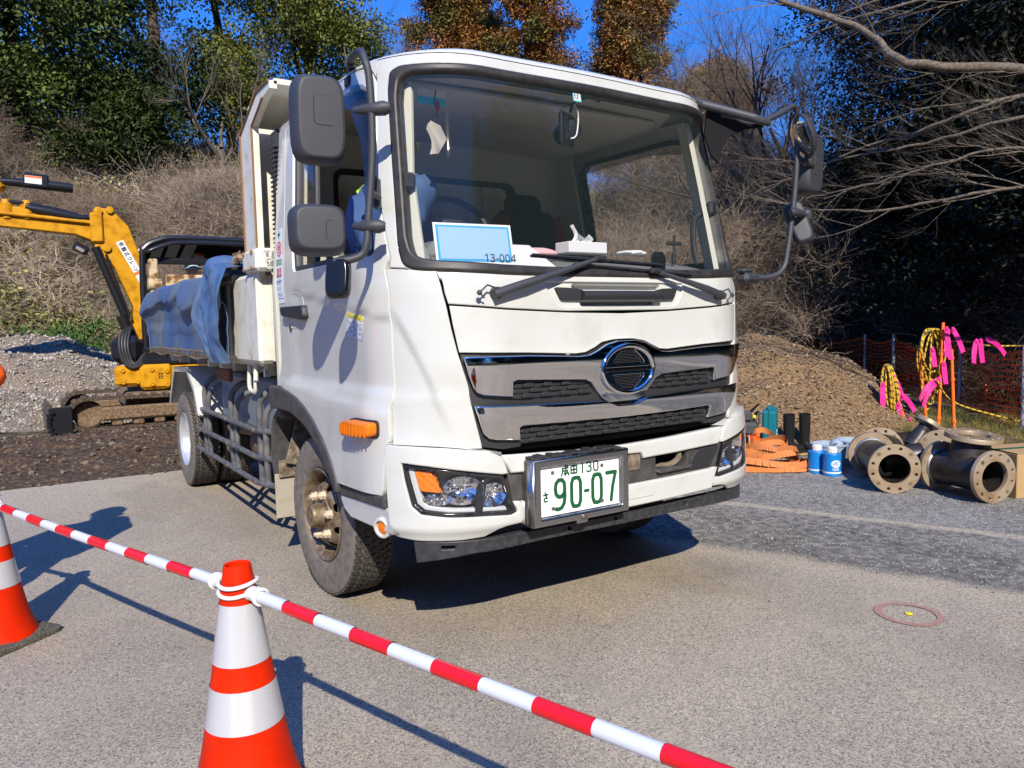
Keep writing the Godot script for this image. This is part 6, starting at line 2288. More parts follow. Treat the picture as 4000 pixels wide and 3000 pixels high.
func bed(t: Node3D) -> void:
	var b := MB.new()
	b.box(Vector3(0, 1.19, -3.85), Vector3(2.06, 0.10, 3.75), 0.01)
	for i in 9:
		b.box(Vector3(0, 1.11, -2.2 - i * 0.42), Vector3(1.9, 0.08, 0.07), 0.004)
	part("bed_floor", b, M.bed_white, t)
	for s in [-1, 1]:
		var side := MB.new()
		side.box(Vector3(s * 1.03, 1.43, -4.0), Vector3(0.05, 0.50, 3.25), 0.012)
		side.box(Vector3(s * 1.045, 1.69, -4.0), Vector3(0.085, 0.05, 3.25), 0.012)
		for i in 8:
			side.box(Vector3(s * 1.062, 1.43, -2.6 - i * 0.40), Vector3(0.03, 0.46, 0.05), 0.006)
		part("side_gate", side, M.bed_white, t)
		# hollow front post and its weld seam
		var post := MB.new()
		post.box(Vector3(s * 1.035, 1.425, -2.10), Vector3(0.10, 0.53, 0.56), 0.022)
		var po := part("corner_post", post, M.bed_white, t)
		var weld := MB.new()
		for i in 40:
			weld.ball(Vector3(s * 1.000, 1.18 + i * 0.0125, -1.818), Vector3(0.008, 0.008, 0.006), 6, 4)
		part("weld_seam", weld, M.bed_white, po, 60.0)
		var hk := MB.new()
		hk.tube(bez([Vector3(s * 1.02, 1.16, -2.30), Vector3(s * 1.03, 1.05, -2.30), Vector3(s * 1.03, 0.99, -2.29), Vector3(s * 1.03, 0.975, -2.22), Vector3(s * 1.03, 0.99, -2.16), Vector3(s * 1.03, 1.16, -2.14)], 5), 0.013, 8)
		hk.tube([Vector3(s * 1.03, 1.15, -2.10), Vector3(s * 1.05, 1.09, -2.06), Vector3(s * 1.06, 1.05, -2.03)], 0.014, 8)
		part("rope_hook", hk, M.bed_white, po)
		# rear post with its rusty hinge
		var rp := MB.new()
		rp.box(Vector3(s * 1.06, 1.62, -5.66), Vector3(0.08, 0.92, 0.10), 0.012)
		rp.rod(Vector3(s * 1.0, 1.83, -5.62), Vector3(s * 1.12, 1.83, -5.62), 0.055, 12)
		part("rear_post", rp, M.rusty, t)
	# tall front guard with turned-in sides and a roof lip over the cab
	var g := MB.new()
	g.box(Vector3(0, 1.92, -2.02), Vector3(2.06, 1.5, 0.035), 0.006)
	for x in [-0.6, 0.0, 0.6]:
		g.box(Vector3(x, 1.8, -1.98), Vector3(0.09, 1.2, 0.05), 0.01)
	g.box(Vector3(0, 1.75, -1.975), Vector3(1.9, 0.07, 0.05), 0.01)
	var guard := part("front_guard", g, M.bed_white, t)
	for s in [-1, 1]:
		var w := MB.new()
		w.xf = Transform3D(Basis(Vector3(0, 0, 1), Vector3(0, 1, 0), Vector3(-1, 0, 0)), Vector3(s * 1.055, 0, 0))
		w.prism(V2([-2.04, 1.66, -1.80, 1.66, -1.80, 2.50, -1.56, 2.60, -1.42, 2.615, -1.42, 2.655, -1.66, 2.655, -2.04, 2.50]), -0.02, 0.02)
		part("guard_cheek", w, M.bed_white, guard)
		var rim := MB.new()
		rim.tube([Vector3(s * 1.075, 1.70, -1.802), Vector3(s * 1.075, 2.50, -1.802), Vector3(s * 1.075, 2.60, -1.56)], 0.006, 6)
		rim.tube([Vector3(s * 1.078, 1.70, -2.042), Vector3(s * 1.078, 2.50, -2.042), Vector3(s * 1.078, 2.655, -1.665), Vector3(s * 1.078, 2.657, -1.43)], 0.007, 6)
		part("rusty_edge", rim, M.rust_edge, guard)
	var lip := MB.new()
	lip.xf = Transform3D(Basis(Vector3(0, 0, 1), Vector3(0, 1, 0), Vector3(-1, 0, 0)), Vector3.ZERO)
	lip.prism(V2([-1.94, 2.53, -1.66, 2.64, -1.42, 2.64, -1.42, 2.668, -1.665, 2.668, -1.95, 2.56]), -1.05, 1.05)
	part("guard_lip", lip, M.bed_white, guard)
	# cast lashing block with raised figures
	var lk := MB.new()
	lk.box(Vector3(-1.055, 1.755, -1.86), Vector3(0.11, 0.13, 0.30), 0.02)
	var lo := part("cast_block", lk, M.bed_white, t)
	var fig := MB.new()
	for z in [-1.95, -1.77]:
		for y in [1.71, 1.80]:
			fig.ball(Vector3(-1.112, y, z - 0.02), Vector3(0.010, 0.014, 0.014), 8, 6)
	part("bolt", fig, M.rust_edge, lo)
	var num := MB.new()
	# the block's face looks forward: two ringed figures and a worn word
	var nf := plane(Vector3(-1.055, 1.755, -1.708), Vector3(1, 0, 0), Vector3(0, 1, 0))
	drape(num, circle(Vector2(0.008, 0.028), 0.026, 20), [circle(Vector2(0.008, 0.028), 0.022, 20)], 9.0, grown(nf, 0.003), 0.003, 0.0, true)
	drape(num, circle(Vector2(0.020, -0.024), 0.030, 20), [circle(Vector2(0.020, -0.024), 0.026, 20)], 9.0, grown(nf, 0.003), 0.003, 0.0, true)
	part("ring", num, M.bed_white, lo)
	word("8", 0.034, M.grey_ink, lo, Transform3D(Basis(), Vector3(-1.047, 1.783, -1.706)), "figure", "Droid Sans", 0.004)
	word("58", 0.034, M.grey_ink, lo, Transform3D(Basis(), Vector3(-1.035, 1.731, -1.706)), "figure", "Droid Sans", 0.004)
	var arm := MB.new()
	arm.tube(bez([Vector3(-1.06, 1.78, -2.0), Vector3(-1.08, 1.80, -2.2), Vector3(-1.08, 1.76, -2.34)], 4), 0.026, 8)
	part("lashing_arm", arm, M.rusty, t)
	var tail := MB.new()
	tail.box(Vector3(0, 1.50, -5.70), Vector3(1.98, 0.56, 0.05), 0.012)
	tail.box(Vector3(-0.45, 1.85, -5.68), Vector3(1.0, 0.16, 0.05), 0.012)
	part("tailgate", tail, M.rusty, t)
	var bk := MB.new()
	bk.box(Vector3(-1.0, 1.10, -2.0), Vector3(0.03, 0.05, 0.03), 0.0)
	part("bed_bracket", bk, M.bed_white, t)

	# the blue sheet laid over the side gate: a long roll on top, a flap down the outside, laced to the rail below
	var tarp := thing("tarpaulin", "faded dusty blue tarpaulin draped over the truck bed's near side", "tarpaulin", Vector3(0, 0.012, 0))
	var tn := noise(95, 0.55, FastNoiseLite.TYPE_SIMPLEX_SMOOTH, 3)
	var tf := func(q: Vector2) -> Vector3:
		# q.x along the bed (0 rear .. 1 front), q.y across: 0 inside the bed, .25 over the top, 1 lower edge
		var z := lerpf(-5.62, -2.36, q.x)
		var w := tn.get_noise_2d(z * 1.3, q.y * 1.5)
		var sag := 0.5 + 0.5 * sin(z * 3.1 + 0.8)
		var x := -1.12
		var y := 1.72
		if q.y < 0.3:
			var a := q.y / 0.3
			x = lerpf(-0.86, -1.135, a)
			y = 1.66 + 0.11 * sin(PI * (0.1 + 0.62 * a)) + w * 0.03
		else:
			var a := (q.y - 0.3) / 0.7
			x = -1.135 - 0.065 * sin(PI * minf(a * 1.35, 1.0)) * (0.6 + 0.5 * sag) + w * 0.035 * sin(PI * a)
			y = lerpf(1.735 + w * 0.02, 1.185 + 0.018 * sin(z * 9.0), a)
			x += 0.045 * smoothstep(0.28, 0.42, a + w * 0.22) * smoothstep(0.75, 0.5, a)
		return Vector3(x, y, z)
	var tm := MB.new()
	drape(tm, rect(0, 0, 1, 1), [], 0.022, tf, 0.004, 0.0)
	part("sheet", tm, M.tarp, tarp, 60.0)
	# gathered front end: a folded cap above and a long hanging tail
	var gf := func(q: Vector2) -> Vector3:
		var z := lerpf(-2.86, -2.20, q.x)
		var w := tn.get_noise_2d(q.x * 4.0 + 7.0, q.y * 2.2)
		var y := lerpf(1.735 + 0.05 * sin(PI * q.x), 1.155, q.y)
		var fold := sin(q.x * 13.0 + q.y * 4.0) * 0.018 * smoothstep(0.1, 0.6, q.y) + w * 0.05
		var x := -1.165 - 0.05 * sin(PI * q.y) - fold
		if q.y < 0.14:
			x = lerpf(-0.98, x, q.y / 0.14)
			y = 1.735 + 0.05 * sin(PI * q.x) + 0.03 * (1.0 - q.y / 0.14)
		# the tail narrows downwards
		var c := -2.46
		z = lerpf(z, c + (z - c) * 0.62, smoothstep(0.35, 0.95, q.y))
		return Vector3(x, y, z)
	var gm := MB.new()
	drape(gm, rect(0, 0, 1, 1), [], 0.03, gf, 0.004, 0.0)
	part("hanging_tail", gm, M.tarp, tarp, 60.0)
	var cap := MB.new()
	var cf := func(q: Vector2) -> Vector3:
		var z := lerpf(-2.88, -2.34, q.x)
		var w := tn.get_noise_2d(q.x * 3.0 + 20.0, q.y * 3.0)
		var a := lerpf(-0.5, 3.4, q.y)
		var r := 0.105 * sin(PI * clampf(q.x * 0.86 + 0.12, 0.0, 1.0)) + 0.02 + w * 0.03
		return Vector3(-1.06 + cos(a) * r * 1.1, 1.735 + sin(a) * r * 0.9, z)
	drape(cap, rect(0, 0, 1, 1), [], 0.04, cf, 0.0, 0.0)
	part("folded_cap", cap, M.tarp, tarp, 60.0)
	var rope := MB.new()
	var line := []
	for i in 60:
		var z := lerpf(-5.6, -2.4, i / 59.0)
		line.append(Vector3(-1.135, 1.165 + 0.010 * sin(z * 8.0), z))
	rope.tube(line, 0.013, 6)
	for i in 34:
		var z := lerpf(-5.5, -2.6, i / 33.0)
		rope.tube([Vector3(-1.12, 1.16, z), Vector3(-1.155, 1.185, z + 0.02), Vector3(-1.14, 1.22, z + 0.045), Vector3(-1.11, 1.19, z + 0.06)], 0.006, 5)
	part("lacing", rope, M.dirty, tarp, 60.0)


# --- excavator ----------------------------------------------------------------------------------------------
func side_on(points: Array) -> PackedVector2Array:
	return V2(points)


func plate_part(called: String, poly: PackedVector2Array, z0: float, z1: float, bevel: float, m: Material, parent: Node3D, base: Vector3) -> MeshInstance3D:
	# a thick plate with rounded edges, standing in x/y between z0 and z1
	var mb := MB.new()
	mb.xf = Transform3D(Basis(), -base)
	var q := poly if MB.area(poly) > 0.0 else reversed_outline(poly)
	drape(mb, q, [], 9.0, plane(Vector3(0, 0, z1), Vector3.RIGHT, Vector3.UP), (z1 - z0) / 2.0, bevel, true)
	drape(mb, mirrored(q), [], 9.0, plane(Vector3(0, 0, z0), Vector3.LEFT, Vector3.UP), (z1 - z0) / 2.0, bevel, true)
	return part(called, mb, m, parent, 30.0)


func excavator() -> void:
	var E := Vector3(-0.4, 0.0, -10.0)
	var x := thing("excavator", "yellow mini excavator with a black canopy and raised boom behind the truck", "excavator", E)
	for z in [-9.32, -10.75]:
		var c := MB.new()
		c.xf = Transform3D(Basis(), -E)
		var loop := []
		for i in 13:
			var a := PI / 2 + PI * i / 12.0
			loop.append(Vector2(-1.46 + cos(a) * 0.24, 0.265 + sin(a) * 0.225))
		for i in 13:
			var a := -PI / 2 + PI * i / 12.0
			loop.append(Vector2(0.32 + cos(a) * 0.24, 0.255 + sin(a) * 0.215))
		var n := loop.size()
		var lp := resampled(PackedVector2Array(loop), 0.075)
		n = lp.size()
		for i in n:
			var a := lp[i]
			var b := lp[(i + 1) % n]
			var o := Vector2(b.y - a.y, a.x - b.x).normalized()
			var w := 0.17
			# belt
			var q := []
			for k in [[a, 0.0], [b, 0.0], [b, -0.035], [a, -0.035]]:
				q.append(k[0] + o * k[1])
			var mid := Vector3((a.x + b.x) / 2, (a.y + b.y) / 2, z) - Vector3(o.x, o.y, 0) * 0.017
			c.away([Vector3(a.x, a.y, z - w), Vector3(b.x, b.y, z - w), Vector3(b.x, b.y, z + w), Vector3(a.x, a.y, z + w)], mid)
			c.away([Vector3(q[3].x, q[3].y, z - w), Vector3(q[2].x, q[2].y, z - w), Vector3(q[2].x, q[2].y, z + w), Vector3(q[3].x, q[3].y, z + w)], mid)
			for s in [-1, 1]:
				c.away([Vector3(q[0].x, q[0].y, z + s * w), Vector3(q[1].x, q[1].y, z + s * w), Vector3(q[2].x, q[2].y, z + s * w), Vector3(q[3].x, q[3].y, z + s * w)], mid)
			# rubber lug
			if i % 2 == 0:
				var an := atan2(b.y - a.y, b.x - a.x)
				c.box(Vector3((a.x + b.x) / 2 + o.x * 0.012, (a.y + b.y) / 2 + o.y * 0.012, z), Vector3(0.065, 0.03, 0.31), 0.008, Basis(Vector3.BACK, an))
		var tr := part("track", c, M.track_rubber, x, 25.0)
		var f := MB.new()
		f.xf = c.xf
		f.box(Vector3(-0.55, 0.255, z + 0.02), Vector3(1.5, 0.19, 0.24), 0.03)
		f.box(Vector3(-0.05, 0.20, z + 0.05), Vector3(0.30, 0.22, 0.26), 0.02)
		for i in 5:
			f.box(Vector3(-1.1 + i * 0.27, 0.13, z), Vector3(0.14, 0.10, 0.2), 0.02)
		part("track_frame", f, M.mud, tr)
		for w in [[-1.45, 0.19], [0.31, 0.19]]:
			var wm := MB.new()
			wm.xf = Transform3D(Basis(Vector3.RIGHT, PI / 2), Vector3(w[0], 0.26, z) - E)
			wm.lathe([Vector2(0.0001, -0.07), Vector2(w[1] - 0.03, -0.07), Vector2(w[1], -0.05), Vector2(w[1], 0.05), Vector2(w[1] - 0.03, 0.07), Vector2(w[1] * 0.5, 0.04), Vector2(0.0001, 0.04)], 24)
			part("idler_wheel", wm, M.mud, tr)
	var car := MB.new()
	car.xf = Transform3D(Basis(), -E)
	car.box(Vector3(-0.5, 0.40, -10.03), Vector3(0.9, 0.22, 1.3), 0.04)
	car.lathe_at(Vector3(-0.45, 0.46, -10.03), [Vector2(0.0001, 0.0), Vector2(0.42, 0.0), Vector2(0.42, 0.10), Vector2(0.0001, 0.10)], 28)
	part("undercarriage", car, M.mud, x)
	var bl := MB.new()
	bl.xf = Transform3D(Basis(), -E)
	for i in 6:
		var a := lerpf(-0.55, 0.55, i / 5.0)
		bl.box(Vector3(-1.93 + 0.13 * a * a + (0.0), 0.20 + a * 0.28, -10.03), Vector3(0.05, 0.085, 1.95), 0.008, Basis(Vector3.BACK, a * 0.9))
	bl.box(Vector3(-1.62, 0.22, -9.8), Vector3(0.55, 0.12, 0.1), 0.01)
	bl.box(Vector3(-1.78, 0.21, -9.12), Vector3(0.26, 0.38, 0.05), 0.012)
	bl.box(Vector3(-1.62, 0.22, -10.3), Vector3(0.55, 0.12, 0.1), 0.01)
	part("dozer_blade", bl, M.machine_black, x)
	# turning body: yellow skirt of bolted castings, dark cover above
	var sk := MB.new()
	sk.xf = Transform3D(Basis(), -E)
	sk.box(Vector3(-0.86, 0.745, -9.62), Vector3(0.42, 0.30, 0.16), 0.05)
	sk.box(Vector3(-0.53, 0.72, -9.56), Vector3(0.44, 0.37, 0.20), 0.05)
	sk.box(Vector3(0.10, 0.73, -10.1), Vector3(1.7, 0.36, 1.2), 0.08)
	var body := part("lower_body", sk, M.yellow, x)
	for q in [[-0.97, 0.83], [-0.97, 0.66], [-0.60, 0.83], [-0.40, 0.80], [-0.60, 0.62], [-0.40, 0.60], [-0.78, 0.66]]:
		var bo := MB.new()
		bo.xf = Transform3D(Basis(Vector3.RIGHT, PI / 2), Vector3(q[0], q[1], -9.455 if q[0] > -0.7 else -9.535) - E)
		bo.lathe([Vector2(0.035, 0.0), Vector2(0.030, 0.018), Vector2(0.016, 0.020), Vector2(0.014, 0.010), Vector2(0.0001, 0.010)], 14)
		part("bolt_boss", bo, M.yellow, body)
	var vent := MB.new()
	vent.xf = Transform3D(Basis(), -E)
	for i in 4:
		for j in 2:
			vent.box(Vector3(-0.50 + j * 0.035, 0.77 - i * 0.024, -9.458), Vector3(0.026, 0.012, 0.006), 0.0)
	part("vent_slot", vent, M.machine_black, body).set_meta("kind", "stuff")
	var co := MB.new()
	co.xf = Transform3D(Basis(), -E)
	co.box(Vector3(-0.88, 1.12, -9.72), Vector3(0.40, 0.42, 0.3), 0.10)
	co.box(Vector3(-0.52, 1.02, -9.66), Vector3(0.34, 0.26, 0.24), 0.02)
	co.box(Vector3(0.45, 1.15, -10.1), Vector3(1.1, 0.60, 1.2), 0.08)
	co.box(Vector3(-0.3, 0.94, -10.0), Vector3(0.9, 0.08, 1.0), 0.01)
	part("engine_cover", co, M.machine_black, x)
	var seat := MB.new()
	seat.xf = Transform3D(Basis(), -E)
	seat.box(Vector3(0.24, 1.42, -10.05), Vector3(0.5, 0.16, 0.5), 0.05)
	seat.box(Vector3(0.47, 1.72, -10.05), Vector3(0.12, 0.55, 0.46), 0.05)
	part("operator_seat", seat, M.seat, x)
	# canopy: two bent posts, a tinted roof with clear strips
	for z in [-9.72, -10.6]:
		var po := MB.new()
		po.xf = Transform3D(Basis(), -E)
		po.tube(bez([Vector3(-0.62, 0.95, z), Vector3(-0.62, 1.6, z), Vector3(-0.60, 2.45, z), Vector3(-0.56, 2.60, z), Vector3(-0.40, 2.70, z), Vector3(-0.1, 2.755, z), Vector3(0.9, 2.75, z)], 6), 0.045, 10)
		part("canopy_post", po, M.machine_black, x)
		po = MB.new()
		po.xf = Transform3D(Basis(), -E)
		po.tube(bez([Vector3(0.85, 1.3, z), Vector3(0.85, 2.5, z), Vector3(0.78, 2.68, z), Vector3(0.6, 2.72, z)], 5), 0.045, 10)
		part("canopy_post", po, M.machine_black, x)
	var ro := MB.new()
	ro.xf = Transform3D(Basis(), -E)
	var rf := func(q: Vector2) -> Vector3:
		var u := q.x
		return Vector3(u, 2.765 - 0.5 * pow(maxf(0.0, -0.12 - u), 1.6) - 0.03 * pow(absf(u - 0.4), 2.0), q.y - 0.0)
	var top := func(q: Vector2) -> Vector3:
		var p: Vector3 = rf.call(Vector2(q.x, 0))
		return Vector3(p.x, p.y - 0.05 * pow(absf(q.y) / 0.55, 4.0), -10.16 - q.y)
	drape(ro, rounded(rect(-0.60, -0.58, 1.0, 0.58), 0.12), [], 0.08, top, 0.03, 0.02)
	ro.box(Vector3(0.2, 2.60, -10.72), Vector3(1.3, 0.22, 0.03), 0.01)
	ro.box(Vector3(0.2, 2.42, -9.80), Vector3(1.5, 0.10, 0.03), 0.01)
	var roof := part("canopy_roof", ro, M.machine_black, x, 50.0)
	# clear strips hang just under the roof skin on the far slope
	for i in 3:
		var st := MB.new()
		st.xf = Transform3D(Basis(), -E)
		var u0 := -0.40 + i * 0.235
		var fc := func(q: Vector2) -> Vector3:
			var p: Vector3 = rf.call(Vector2(q.x, 0))
			return Vector3(p.x, p.y - 0.055 - 0.17 * q.y, lerpf(-10.05, -10.66, q.y))
		drape(st, rounded(rect(u0, 0.05, u0 + 0.17, 0.95), 0.05), [], 0.06, fc, 0.004, 0.0)
		part("roof_strip", st, M.canopy_lens, roof, 60.0)
	var wl := MB.new()
	wl.xf = Transform3D(Basis(), -E)
	wl.box(Vector3(0.34, 2.53, -10.55), Vector3(0.17, 0.17, 0.01), 0.0, Basis(Vector3.BACK, -0.1))
	part("warning_label", wl, M.paper, roof)
	wl = MB.new()
	wl.xf = Transform3D(Basis(), -E)
	wl.box(Vector3(0.345, 2.60, -10.542), Vector3(0.16, 0.035, 0.01), 0.0, Basis(Vector3.BACK, -0.1))
	part("warning_heading", wl, M.orange_label, roof)
	# boom: a cranked box section up to the knee
	var boom := plate_part("boom", V2([-1.075, 3.165, -0.95, 3.16, -0.845, 3.05, -0.735, 2.93, -0.585, 2.46, -0.47, 1.95, -0.45, 1.25, -0.80, 1.15, -0.73, 1.75, -0.95, 2.33, -1.04, 2.44, -1.13, 2.46, -1.20, 2.66, -1.12, 3.06]), -10.10, -9.90, 0.025, M.yellow, x, E)
	var lab := MB.new()
	lab.xf = Transform3D(Basis(), -E)
	var ax := Vector3(0.212, -0.434, 0).normalized()
	var ay := Vector3(0.434, 0.212, 0).normalized()
	var lf := plane(Vector3(-0.914, 2.676, -9.896), ax, ay)
	drape(lab, rect(0.0, 0.0, 0.485, 0.105), [], 9.0, lf, 0.002, 0.0, true)
	var lo := part("boom_label", lab, M.paper, boom)
	var tx := MB.new()
	tx.xf = lab.xf
	var kana := [
		[[[30, 5, 12, 14], [5, 30, 45, 30], [25, 12, 25, 98], [25, 35, 4, 65], [25, 38, 46, 60], [72, 4, 54, 26], [62, 12, 92, 12, 60, 48], [66, 46, 52, 62], [64, 56, 96, 56, 56, 98]], 0.02],
		[[[8, 12, 56, 8], [4, 24, 60, 24], [12, 34, 52, 34, 52, 60, 12, 60, 12, 34], [32, 10, 32, 92], [10, 76, 54, 76], [2, 92, 60, 92], [64, 28, 96, 28, 92, 94, 80, 88], [80, 6, 76, 50, 58, 98]], 0.095],
		[[[6, 26, 94, 26], [64, 4, 68, 55, 92, 96], [92, 96, 96, 78], [78, 8, 90, 18], [12, 50, 54, 50], [32, 50, 32, 86], [6, 90, 58, 82]], 0.170],
		[[[40, 5, 10, 50], [36, 18, 84, 18, 70, 60, 28, 96]], 0.245],
		[[[25, 8, 25, 90, 85, 55]], 0.312],
		[[[6, 50, 94, 50]], 0.375],
		[[[12, 20, 36, 36], [10, 88, 60, 70, 88, 22]], 0.425]]
	for k in kana:
		# written along the strip, tops towards its upper edge
		glyph(tx, k[0], Vector2(k[1], 0.087), Vector2(0.056, 0.070), 0.0075, lf, 0.004)
	part("label_lettering", tx, M.ink, lo)
	var ol := MB.new()
	ol.xf = lab.xf
	drape(ol, rect(0.49, 0.0, 0.645, 0.105), [], 9.0, lf, 0.003, 0.0, true)
	part("notice", ol, M.paper, boom)
	ol = MB.new()
	ol.xf = lab.xf
	drape(ol, rect(0.49, 0.0, 0.525, 0.105), [], 9.0, grown(lf, 0.003), 0.003, 0.0, true)
	part("notice_heading", ol, M.orange_label, boom)
	for q in [[-1.12, 3.12, 0.055], [-0.97, 3.14, 0.05], [-1.04, 2.60, 0.06], [-0.70, 1.3, 0.07]]:
		var pin := MB.new()
		pin.xf = Transform3D(Basis(Vector3.RIGHT, PI / 2), Vector3(q[0], q[1], -10.0) - E)
		pin.lathe([Vector2(0.0001, -0.14), Vector2(q[2], -0.14), Vector2(q[2], 0.14), Vector2(q[2] * 0.5, 0.145), Vector2(0.0001, 0.145)], 16)
		part("boom_pin", pin, M.yellow, boom)
	var lt := MB.new()
	lt.xf = Transform3D(Basis(), -E)
	lt.box(Vector3(-1.36, 2.585, -9.98), Vector3(0.20, 0.12, 0.16), 0.02, Basis(Vector3.BACK, -0.55))
	var lamp := part("work_lamp", lt, M.machine_black, boom)
	lt = MB.new()
	lt.xf = Transform3D(Basis(), -E)
	lt.box(Vector3(-1.375, 2.565, -9.895), Vector3(0.12, 0.06, 0.02), 0.01, Basis(Vector3.BACK, -0.55))
	part("lamp_glass", lt, M.dull_metal, lamp)
	# arm reaching out to the left, its rams and links
	var arm := plate_part("arm", V2([-1.10, 3.06, -1.30, 3.075, -2.15, 3.13, -3.3, 3.16, -3.6, 3.05, -3.3, 2.92, -2.3, 2.85, -1.42, 2.78, -1.17, 2.68]), -10.09, -9.93, 0.02, M.yellow, x, E)
	var rib := MB.new()
	rib.xf = Transform3D(Basis(), -E)
	rib.rod(Vector3(-1.2, 2.95, -9.90), Vector3(-2.35, 3.03, -9.90), 0.028, 10)
	rib.box(Vector3(-1.15, 2.88, -9.98), Vector3(0.16, 0.42, 0.26), 0.02)
	for q in [-2.22, -1.98]:
		rib.xf = Transform3D(Basis(), Vector3(q, 3.12, -9.98) - E)
		rib.lathe([Vector2(0.0001, -0.16), Vector2(0.075, -0.16), Vector2(0.085, -0.05), Vector2(0.085, 0.04), Vector2(0.06, 0.05), Vector2(0.05, 0.10), Vector2(0.0001, 0.10)], 16)
	part("arm_fitting", rib, M.yellow, arm)
	var ram := MB.new()
	ram.xf = Transform3D(Basis(), -E)
	ram.rod(Vector3(-1.18, 2.60, -9.86), Vector3(-0.84, 1.56, -9.86), 0.058, 14)
	ram.rod(Vector3(-0.90, 1.62, -9.86), Vector3(-0.68, 0.98, -9.86), 0.085, 14)
	ram.rod(Vector3(-1.06, 2.50, -9.80), Vector3(-0.80, 1.60, -9.80), 0.018, 8)
	part("boom_ram", ram, M.machine_black, boom)
	ram = MB.new()
	ram.xf = Transform3D(Basis(), -E)
	ram.tube([Vector3(-1.22, 3.02, -9.95), Vector3(-1.35, 3.00, -9.95), Vector3(-1.7, 3.07, -9.95), Vector3(-2.0, 3.13, -9.95)], [0.05, 0.075, 0.085, 0.06], 12)
	ram.rod(Vector3(-1.8, 3.16, -9.96), Vector3(-2.2, 3.19, -9.96), 0.03, 8)
	ram.rod(Vector3(-1.0, 3.10, -9.98), Vector3(-1.2, 3.06, -9.98), 0.03, 8)
	part("arm_ram", ram, M.machine_black, arm)
	ram = MB.new()
	ram.xf = Transform3D(Basis(), -E)
	ram.tube([Vector3(-2.6, 3.44, -9.97), Vector3(-2.2, 3.46, -9.97), Vector3(-1.75, 3.445, -9.97), Vector3(-1.41, 3.425, -9.97)], [0.05, 0.055, 0.07, 0.066], 14)
	ram.box(Vector3(-1.85, 3.49, -9.95), Vector3(0.30, 0.19, 0.12), 0.02, Basis(Vector3.BACK, -0.04))
	var br := part("bucket_ram", ram, M.machine_black, arm)
	var al := MB.new()
	al.xf = Transform3D(Basis(), -E)
	al.box(Vector3(-1.885, 3.495, -9.886), Vector3(0.20, 0.105, 0.004), 0.0, Basis(Vector3.BACK, -0.05))
	var alo := part("ram_label", al, M.paper, br)
	al = MB.new()
	al.xf = Transform3D(Basis(), -E)
	al.box(Vector3(-1.884, 3.533, -9.883), Vector3(0.195, 0.024, 0.004), 0.0, Basis(Vector3.BACK, -0.05))
	part("label_heading", al, M.orange_label, br)
	var yk := MB.new()
	yk.xf = Transform3D(Basis(), -E)
	yk.box(Vector3(-2.32, 3.42, -9.97), Vector3(0.20, 0.24, 0.14), 0.06, Basis(Vector3.BACK, 0.4))
	yk.box(Vector3(-2.45, 3.28, -9.97), Vector3(0.12, 0.3, 0.12), 0.03, Basis(Vector3.BACK, 0.2))
	part("ram_yoke", yk, M.yellow, arm)
	# hoses at the boom foot
	for i in 4:
		var ho := MB.new()
		ho.xf = Transform3D(Basis(), -E)
		var d := 0.035 * i
		ho.tube(bez([Vector3(-0.80, 1.45, -9.72), Vector3(-0.95 + d, 1.36, -9.60 - d * 0.4), Vector3(-0.99 + d, 1.18, -9.54), Vector3(-0.96 + d, 0.98, -9.52), Vector3(-0.86 + d * 0.6, 0.87 + d * 0.5, -9.50), Vector3(-0.70, 0.92 + d, -9.52), Vector3(-0.58, 1.02 + d, -9.62)], 5), 0.021, 8)
		part("hose", ho, M.black, x)
	var sw := MB.new()
	sw.xf = Transform3D(Basis(), -E)
	sw.box(Vector3(-0.62, 1.06, -9.95), Vector3(0.34, 0.42, 0.30), 0.04)
	part("swing_post", sw, M.machine_black, x)


